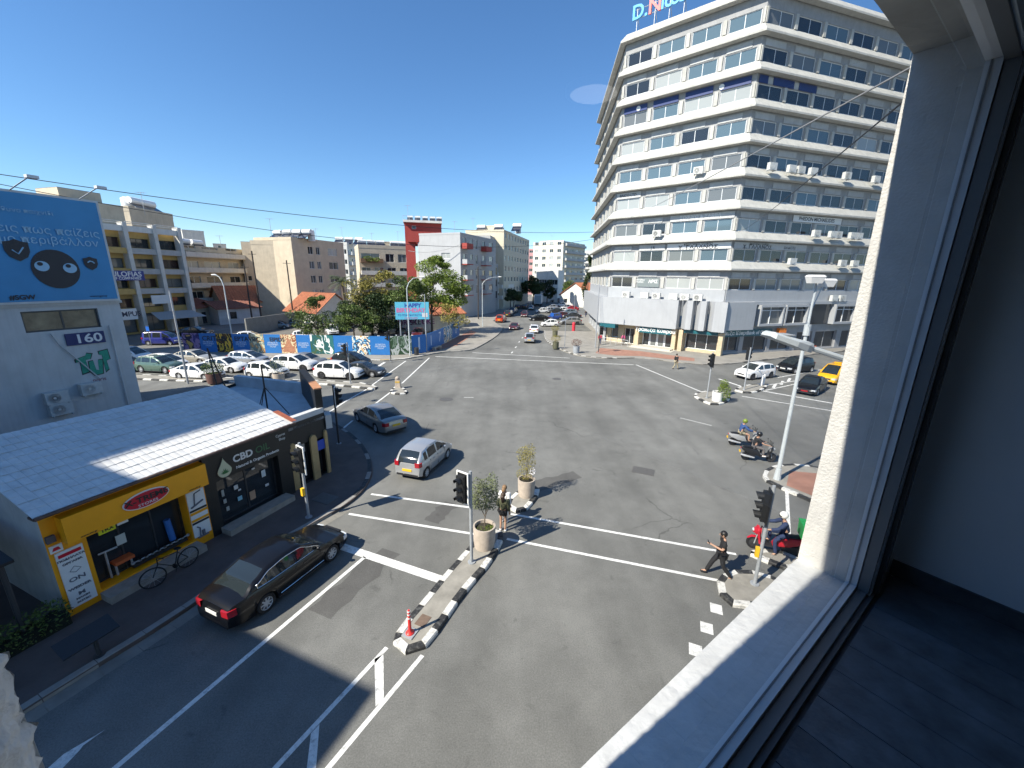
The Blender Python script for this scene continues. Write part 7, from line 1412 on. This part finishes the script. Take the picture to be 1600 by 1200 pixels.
def person(label,pos,face,J,top,legs,shoes,hair,z=0,sleeves='long',shorts=False,long_hair=False,skirt=None,helmet=None,scale=1,topgrow=.03,carry=None):
    t=thing('person',label,'person',(*pos,z),heading(face)); t.scale=(scale,)*3
    def part(name,me,m,par=t):
        me.materials.clear(); me.materials.append(m); return link(name,me,par)
    v=[J[k] for k in RAD]; ks=list(RAD); E=[(ks.index(a),ks.index(b)) for a,b in BODY]; rad=[RAD[k] for k in ks]
    for s,sg in (('L',1),('R',-1)):                       # palm, four fingers and a thumb
        w=J['wr'+s]; d=(w-J['el'+s]).normalized(); side=d.cross(Vector((1,0,0)) if abs(d.x)<.8 else Vector((0,0,1))).normalized(); iw=ks.index('wr'+s)
        pi=len(v); v.append(w+d*.07); rad.append(.034); E.append((iw,pi))
        for q in range(4):
            off=(q-1.5)*.019; l=(.07,.08,.075,.058)[q]; a=len(v); v.append(w+d*.095+side*off); rad.append(.010); E.append((pi,a)); b_=len(v); v.append(w+d*(.095+l*.6)+side*off*1.1); rad.append(.009); E.append((a,b_)); c=len(v); v.append(w+d*(.095+l)+side*off+Vector((.012,0,-.01))); rad.append(.008); E.append((b_,c))
        a=len(v); v.append(w+d*.05+side*.042); rad.append(.011); E.append((pi,a)); b_=len(v); v.append(w+d*.09+side*.06); rad.append(.009); E.append((a,b_))
    body=part('body',skin_mesh('body',v,E,rad,0,1),skin_m)
    ed=[('pel','bel'),('bel','che'),('che','shL'),('che','shR'),('shL','elL'),('shR','elR')]+([('elL','wrL'),('elR','wrR')] if sleeves=='long' else [])
    J2={k:Vector(q) for k,q in J.items()}
    if sleeves=='short':
        for s in 'LR': J2['el'+s]=J['sh'+s].lerp(J['el'+s],.72)
    if sleeves=='long':
        for s in 'LR': J2['wr'+s]=J['el'+s].lerp(J['wr'+s],.92)
    part('top',sub_skel(J2,ed,topgrow,'top'),top)
    J3={k:Vector(q) for k,q in J.items()}
    if shorts:
        for s in 'LR': J3['kn'+s]=J['hi'+s].lerp(J['kn'+s],.55)
    le=[('pel','hiL'),('hiL','knL'),('pel','hiR'),('hiR','knR')]+([] if shorts else [('knL','anL'),('knR','anR')])
    part('trousers',sub_skel(J3,le,.02,'trousers'),legs)
    for s in 'LR':
        a,b_=J['an'+s],J['to'+s]; me=skin_mesh('shoe',[a+Vector((-.05,0,-.045)),(a+b_)/2+Vector((0,0,-.02)),b_+Vector((.02,0,-.01))],[(0,1),(1,2)],[.052,.056,.047]); part('shoe',me,shoes)
    h=J['hm']; fw=Vector((1,0,0)); mb=MB(); 
    if helmet:
        mb.ball((h.x+.0,h.y,h.z+.03),(.145,.13,.145),14,9); part('helmet',mb.mesh('helmet',None,True,'all'),helmet); mb=MB(); mb.ball((h.x+.045,h.y,h.z+.0),(.115,.115,.06),12,6); part('visor',mb.mesh('visor',None,True,'all'),car_glass)
    else:
        mb.ball((h.x-.022,h.y,h.z+.02),(.108,.102,.105),14,9); part('hair',mb.mesh('hair',None,True,'all'),hair)
        if long_hair: mb=MB(); mb.tube([(h.x-.08,h.y,h.z+.02),(h.x-.11,h.y,h.z-.1),(h.x-.10,h.y,h.z-.3)],[.08,.085,.04],8); part('long_hair',mb.mesh('long_hair',None,True,'all'),hair)
    for s in (-1,1): mb=MB(); mb.ball((h.x+.088,h.y+.034*s,h.z+.005),(.012,.014,.009),6,4); part('eye',mb.mesh('eye'),eye_m,body); mb=MB(); mb.ball((h.x+.0,h.y+.096*s,h.z-.01),(.02,.012,.03),6,4); part('ear',mb.mesh('ear'),skin_m,body)
    mb=MB(); mb.hexa([(h.x+.085,h.y-.012,h.z-.035),(h.x+.085,h.y+.012,h.z-.035),(h.x+.115,h.y+.008,h.z-.03),(h.x+.115,h.y-.008,h.z-.03)],[(h.x+.085,h.y-.006,h.z+.01),(h.x+.085,h.y+.006,h.z+.01),(h.x+.092,h.y+.004,h.z+.01),(h.x+.092,h.y-.004,h.z+.01)]); part('nose',mb.mesh('nose'),skin_m,body)
    mb=MB(); mb.box(h.x+.083,h.x+.089,h.y-.024,h.y+.024,h.z-.062,h.z-.054); part('mouth',mb.mesh('mouth'),mat('lips',(.28,.1,.08),.5),body)
    return t
cloth=lambda n,c:mat('cloth_'+n,c,.85,.25,14)
blackc,whitec,olivec,bluec,denim,greyc,pinkc,khaki=cloth('black',(.012,.012,.013)),cloth('white',(.68,.67,.66)),cloth('camouflage',(.07,.075,.04)),cloth('blue',(.03,.07,.20)),cloth('denim',(.02,.035,.09)),cloth('grey',(.13,.12,.12)),cloth('pink',(.55,.10,.22)),cloth('khaki',(.32,.28,.19))
walk=pose(pel=(0,0,.93),anL=(-.36,.08,.12),knL=(-.06,.09,.50),toL=(-.24,.08,.05),knR=(.22,-.09,.53),anR=(.38,-.09,.09),toR=(.54,-.09,.05),elR=(-.02,-.24,1.16),wrR=(-.02,-.25,.92),elL=(.05,.24,1.17),wrL=(.33,.14,1.24),hm=(.06,0,1.62),ht=(.06,0,1.69),hb=(.04,0,1.55),che=(.02,0,1.34))
tm_=person('man in black clothes walking and looking at his phone by the crossing',(7.18,11.71),288,walk,blackc,blackc,blackc,hair_d,z=.02,sleeves='short',scale=1.03)
t=thing('phone','dark phone held in the hand of the walking man','phone',(0,0,0)); mb=MB(); mb.box(-.012,.012,-.04,.04,-.07,.07); mb.build('case',black_plastic,t); 
hand=Matrix.Translation(tm_.location)@Matrix.Rotation(tm_.rotation_euler.z,4,'Z')@Matrix.Scale(1.03,4)@Vector((.46,.10,1.30)); t.location=hand; t.rotation_euler=(0,R(30),tm_.rotation_euler.z)
# motif on the shirt front
stand_a=pose(); stand_b=pose(wrL=(.18,.16,1.02),elL=(-.02,.25,1.16))
person('woman in a camouflage top and dark shorts with a bag on the central island',(-0.28,14.18),18,stand_b,olivec,blackc,whitec,hair_b,z=.0,sleeves='long',shorts=True,long_hair=True,scale=.98)
tb=thing('shoulder_bag','black bag on the shoulder of the woman in camouflage','bag',(*(-0.18,14.31),0)); c=V((-0.15,14.31),1.02); mb=MB(); mb.ball(tuple(c),(.16,.09,.18),10,7); mb.build('pouch',blackc,tb); mb=MB(); mb.tube([c+Vector((-.1,0,.1)),c+Vector((-.12,0,.4)),c+Vector((.05,0,.15))],.012,5); mb.build('strap',blackc,tb)
person('fair haired woman in white behind the woman in camouflage',(-0.24,14.75),30,stand_a,whitec,whitec,whitec,hair_l,sleeves='long',long_hair=True,scale=.98)
walk2=pose(anL=(-.28,.08,.12),knL=(-.02,.09,.5),toL=(-.14,.08,.05),knR=(.16,-.09,.52),anR=(.26,-.09,.09),toR=(.42,-.09,.05))
person('pedestrian in a dark top and pale trousers crossing towards the bank',(18.45,44.60),75,walk2,blackc,khaki,blackc,hair_d,scale=1.02)
person('person in pink standing at the corner of the hoarding',(-11.43,53.10),100,stand_a,pinkc,pinkc,whitec,hair_b,z=.12,scale=.98)
person('person in pink at the glass door of the bank',(A0+u1*3.6+n1*1.2).to_tuple()[:2],200,stand_a,pinkc,greyc,blackc,hair_b,z=.12,scale=.98); person('person in red standing left of the bank',(13.15,60.34),190,stand_a,cloth('red',(.4,.03,.06)),denim,blackc,hair_d,z=.12); person('person in dark clothes far along the tower pavement',(18.65,104.45),180,walk2,blackc,denim,blackc,hair_d,z=.12)
# ---------------------------------------------------------------- scooters
def scooter(label,pos,face,bodym,accent,box=None,seat=None,name='scooter',cat='scooter',z=0,roll=0):
    t=thing(name,label,cat,(*pos,z),heading(face)); t.rotation_euler.x=roll
    def part(n,mb,m,par=t,sm=False,fix=True): me=mb.mesh(n,None,fix,sm); me.materials.append(m); return link(n,me,par)
    r=.26
    for x in (.68,-.62):
        w=MB(); w.lathe((0,0,0),[(r*.72,-.05),(r*.94,-.055),(r,-.02),(r,.02),(r*.94,.055),(r*.72,.05),(r*.72,-.05)],18,'y',False); o=part('wheel',w,tyre_m,sm=True); o.location=(x,0,r)
        w=MB(); w.lathe((0,0,0),[(r*.72,-.03),(.05,-.035),(0,-.035)],14,'y',False); w.lathe((0,0,0),[(0,.035),(.05,.035),(r*.72,.03)],14,'y',False)
        part('rim',w,rim_dark,o)
    def loft(n,secs,m):                                 # sections (x,halfwidth,zlow,zhigh)
        mb=MB()
        for x,w,z0,z1 in secs:
            zm=(z0+z1)/2; mb.v+=[Vector((x,y,zz)) for y,zz in ((0,z0),(w*.8,z0+.02),(w,zm),(w*.75,z1-.02),(0,z1),(-w*.75,z1-.02),(-w,zm),(-w*.8,z0+.02))]
        k=len(secs)
        for i in range(k-1):
            for j in range(8): mb.f.append((i*8+j,i*8+(j+1)%8,(i+1)*8+(j+1)%8,(i+1)*8+j))
        mb.f.append(tuple(range(8))); mb.f.append(tuple(range((k-1)*8,k*8))); return part(n,mb,m,sm=True)
    loft('tail_body',[(-.95,.05,.72,.80),(-.8,.13,.56,.80),(-.4,.19,.40,.78),(-.05,.17,.34,.66),(.1,.13,.30,.42)],bodym); loft('floorboard',[(.05,.19,.27,.36),(.3,.19,.26,.34),(.48,.16,.28,.5)],trim_m)
    mb=MB(); 
    for sg in (1,-1): mb.hexa([(.42,.0,.30),(.50,.21*sg,.34),(.56,.18*sg,.34),(.50,0,.30)],[(.58,.0,1.0),(.60,.20*sg,.86),(.66,.15*sg,.86),(.68,0,1.02)])
    part('leg_shield',mb,bodym); loft('nose_cone',[(.52,.13,.62,.98),(.66,.12,.66,.94),(.78,.06,.70,.84)],accent); loft('front_mudguard',[(.48,.06,.40,.47),(.62,.08,.50,.56),(.78,.08,.49,.55),(.92,.05,.38,.44)],bodym)
    loft('seat',[(-.82,.10,.79,.88),(-.5,.15,.78,.87),(-.15,.13,.72,.80),(.02,.07,.68,.74)],seat or black_plastic)
    mb=MB(); mb.tube([(.68,.07,.26),(.58,.06,.9)],.022,6); mb.tube([(.68,-.07,.26),(.58,-.06,.9)],.022,6); part('fork',mb,steel); mb=MB(); mb.tube([(.42,.33,1.05),(.52,.2,1.06),(.55,0,1.02),(.52,-.2,1.06),(.42,-.33,1.05)],.018,6); part('handlebar',mb,black_plastic)
    for sg in (1,-1): mb=MB(); mb.tube([(.5,.22*sg,1.06),(.5,.30*sg,1.22)],.008,5); mb.ball((.5,.31*sg,1.26),(.02,.06,.04),8,5); part('mirror',mb,black_plastic)
    mb=MB(); mb.ball((.76,0,.80),(.05,.08,.06),8,6); part('headlight',mb,lamp_clear); mb=MB(); mb.ball((-.95,0,.74),(.03,.07,.04),8,5); part('taillight',mb,lamp_red)
    mb=MB(); mb.quad((.60,-.16,.98),(.60,.16,.98),(.50,.13,1.30),(.50,-.13,1.30)); part('windshield',mb,glass_grey,fix=False)
    mb=MB(); mb.tube([(-.25,-.16,.24),(-.75,-.18,.34),(-.95,-.18,.40)],[.04,.065,.055],8); part('exhaust',mb,rim_m); mb=MB(); mb.box(-.7,-.2,-.12,.1,.2,.42); part('engine',mb,trim_m); mb=MB(); mb.box(-1.0,-.97,-.08,.08,.48,.6); part('number_plate',mb,plate_y)
    if box:
        mb=MB(); mb.hexa([(-1.15,-.26,.92),(-.68,-.26,.92),(-.68,.26,.92),(-1.15,.26,.92)],[(-1.17,-.28,1.42),(-.66,-.28,1.42),(-.66,.28,1.42),(-1.17,.28,1.42)]); bo=part('delivery_box',mb,box); mb=MB(); mb.box(-1.18,-.65,-.29,.29,1.42,1.46); part('lid',mb,box,bo)
    return t
ride=dict(pel=(-.28,0,.90),bel=(-.25,0,1.07),che=(-.18,0,1.29),nec=(-.14,0,1.43),hb=(-.12,0,1.50),hm=(-.10,0,1.58),ht=(-.10,0,1.65),shL=(-.16,.18,1.36),elL=(.05,.30,1.14),wrL=(.33,.30,1.08),shR=(-.16,-.18,1.36),elR=(.05,-.30,1.14),wrR=(.33,-.30,1.08),hiL=(-.22,.1,.86),knL=(.18,.17,.80),anL=(.18,.17,.42),toL=(.34,.18,.38),hiR=(-.22,-.1,.86),knR=(.18,-.17,.80),anR=(.18,-.17,.42),toR=(.34,-.18,.38))
def mid_(a,b_): return ((a[0]+b_[0])/2,(a[1]+b_[1])/2)
s1=mid_((13.60,23.04),(15.02,23.19)); s2=mid_((13.25,21.06),(14.63,20.94)); s3=mid_((9.36,13.39),(10.48,12.76))
grey_sc=mat('scooter_silver',(.42,.43,.44),.35,metal=.3); blk_sc=mat('scooter_black',(.015,.015,.016),.35); red_sc=mat('scooter_red',(.42,.015,.03),.35)
scooter('silver scooter ridden by the man in blue, the farther of two',s1,98,grey_sc,grey_sc); person('rider in a blue jacket and green helmet on the silver scooter',s1,98,pose(**ride),bluec,khaki,blackc,hair_d,z=.0,shorts=True,helmet=mat('helmet_green',(.16,.22,.03),.35))
scooter('black and white scooter, the nearer of two riding side by side',s2,100,blk_sc,grey_sc); person('rider in black with a black helmet on the nearer scooter',s2,100,pose(**ride),blackc,greyc,whitec,hair_d,sleeves='short',helmet=mat('helmet_black',(.012,.012,.013),.3))
scooter('red delivery scooter with a green box at the right kerb',s3,291,red_sc,red_sc,box=mat('delivery_green',(.02,.28,.07),.5))
person('delivery rider in a navy jacket and white helmet on the red scooter',s3,291,pose(**{**ride,'knL':(.1,.26,.66),'anL':(.02,.32,.16),'toL':(.18,.34,.06)}),denim,denim,blackc,hair_d,helmet=mat('helmet_white',(.7,.69,.66),.35))
# ---------------------------------------------------------------- bicycle
t=thing('bicycle','black bicycle leaning by the step of the yellow shop','bicycle',(*(-11.19,11.45),.12)); ra=V((-11.02,11.79),.12); fa=V((-11.29,10.98),.12); d=(fa-ra).normalized(); sd_=Vector((-d.y,d.x,0)); fa=ra+d*1.06
tilt=sd_*.0
def ring(c,r,ax,m,name,par,rr_=.022):
    mb=MB(); a_=ax.cross(Vector((0,0,1))).normalized(); n=26
    mb.tube([c+a_*(r*math.cos(2*math.pi*i/n))+Vector((0,0,r*math.sin(2*math.pi*i/n))) for i in range(n+1)],rr_,6,False); return mb.build(name,m,par,smooth='all')
blk=mat('bicycle_black',(.012,.012,.013),.4); w1=ra+Vector((0,0,.34)); w2=fa+Vector((0,0,.34)); steer=(sd_*.93+d*.35).normalized()
for c,ax in ((w1,sd_),(w2,steer)):
    o=ring(c,.33,ax,tyre_m,'wheel',t); mb=MB(); a_=ax.cross(Vector((0,0,1))).normalized()
    for i in range(12): th=math.pi*2*i/12; mb.tube([c,c+a_*(.32*math.cos(th))+Vector((0,0,.32*math.sin(th)))],.004,3,False)
    mb.build('spokes',steel,o)
bb_=ra+d*.42+Vector((0,0,.30)); st=ra+d*.25+Vector((0,0,.80)); hd=ra+d*.86+Vector((0,0,.84)); mb=MB()
for a,b_ in ((bb_,st),(st-Vector((0,0,.05)),hd),(bb_,hd-Vector((0,0,.12))),(bb_,w1),(st-Vector((0,0,.1)),w1)): mb.tube([a,b_],.017,6)
mb.build('frame',blk,t); mb=MB(); mb.tube([hd+Vector((0,0,.06)),hd-Vector((0,0,.15)),w2],.018,6); mb.build('fork',blk,t)
mb=MB(); hs_=(sd_*.95-d*.1).normalized(); mb.tube([hd+Vector((0,0,.12))+hs_*.3,hd+Vector((0,0,.10)),hd+Vector((0,0,.12))-hs_*.3],.014,6); mb.build('handlebar',blk,t)
mb=MB(); mb.ball(tuple(st+Vector((0,0,.06))),(.13,.08,.035),10,6); mb.build('saddle',blk,t); mb=MB(); mb.lathe(tuple(bb_),[(.09,-.01),(.09,.01)],14,'y'); mb.tube([bb_+sd_*.08,bb_+sd_*.08+Vector((0,0,-.17))+d*.05],.012,5); mb.build('crank',blk,t)
# ================================================================ roof clutter
def antenna(pos,z,h,label,k=4):
    t=thing('roof_antenna',label,'antenna',(*pos,z)); b0=V(pos,z); mb=MB(); mb.tube([b0,b0+Vector((0,0,h))],.04,5); mb.build('mast',steel,t); mb=MB(); mb.tube([b0+Vector((-.7,0,h-.1)),b0+Vector((.7,.2,h-.1))],.025,4)
    for i in range(k): q=b0+Vector((-.6+1.2*i/(k-1),.17*(-.85+1.7*i/(k-1)),h-.1)); mb.tube([q+Vector((.05,-.45,0)),q+Vector((-.05,.45,0))],.018,4)
    mb.build('elements',steel,t)
for p,z,h,l in (((-68.88,80.57),19.99,4,'aerial on the grey beige block behind the ochre block'),((-71.11,94.16),14.48,4,'aerial at the left end of the balcony block roof'),((-68.20,98.73),14.65,3.5,'aerial at the right end of the balcony block roof'),((-53.35,93.91),17.41,4,'aerial on the large sand coloured block'),((-48.80,105.23),16.63,4,'aerial on the wing of the sand block'),((-56.74,141.01),19.84,5,'aerial on the white five storey block'),((-41.12,123.33),17.46,4,'left aerial on the cream block behind the trees'),((-34.12,125.44),17.69,4.5,'right aerial on the cream block behind the trees'),((-24.84,100.99),22.05,3.5,'aerial on the red stair tower'),((-12.76,133.39),23.21,4,'aerial on the tall cream block'),((-14.55,105.00),19.73,3,'aerial on the grey block with red balconies'),((18.67,211.18),24.90,5,'aerial on the white block at the end of the street')): antenna(p,z,h,l)
for i,(P,Q,d,z0,z1,l) in enumerate((((-73.15,84.81),(-72.11,87.00),6,20.36,22.06,'small lift house on the grey beige block'),((-70.57,99.51),(-68.50,100.96),6,14.57,16.31,'small stair house on the balcony block'),((-51.03,101.94),(-50.18,106.80),6,16.14,17.76,'small stair house on the wing of the sand block'),((-40.88,125.51),(-37.00,126.71),6,17.48,19.29,'small stair house on the cream block'),((14.95,213.48),(20.60,211.00),8,24.35,26.77,'lift house on the white block at the end of the street'))): block('roof_house',l,P,Q,d,z1,(beige,owhite,beige2,beige2,white_r)[i],{'front':[(z0+.5,1.0,[(.5,.8)])]},z0=z0,parapet=.15)
for x,y,l in ((700,452,''),): pass
for pos,l in (((-16.00,96.28),'upper'),((-15.14,96.42),'lower')): pass
# a row of far houses so that the town goes on beyond the last blocks
frr=random.Random(77)
for i in range(14):
    x=-150+i*22+frr.uniform(-5,5); y=300+frr.uniform(-20,40); w=frr.uniform(14,20); h=frr.uniform(11,19)
    block('apartment_block','%s far apartment block on the skyline, number %d from the left'%('pale','0') if False else ['far cream block behind the ochre office block','far white block behind the grey beige block','far sand block left of the stair tower','far cream block behind the blank end wall','far white block behind the large sand block','far pale block behind the wing of the sand block','far grey block behind the white five storey block','far cream block behind the planted balcony','far white block behind the red stair tower','far sand block behind the grey corner block','far white block behind the tall cream block','far cream block behind the pink block','far white block straight down the street','far pale block right of the street end'][i],(x,y),(x+w,y),14,h,(white_r,beige2,owhite,beige)[i%4],{'front':rows(3.5,3.3,int(h/3.4)-1,1.6,even(4,2))},seed=100+i,parapet=.5)
bpy.data.scenes.remove(TMP)
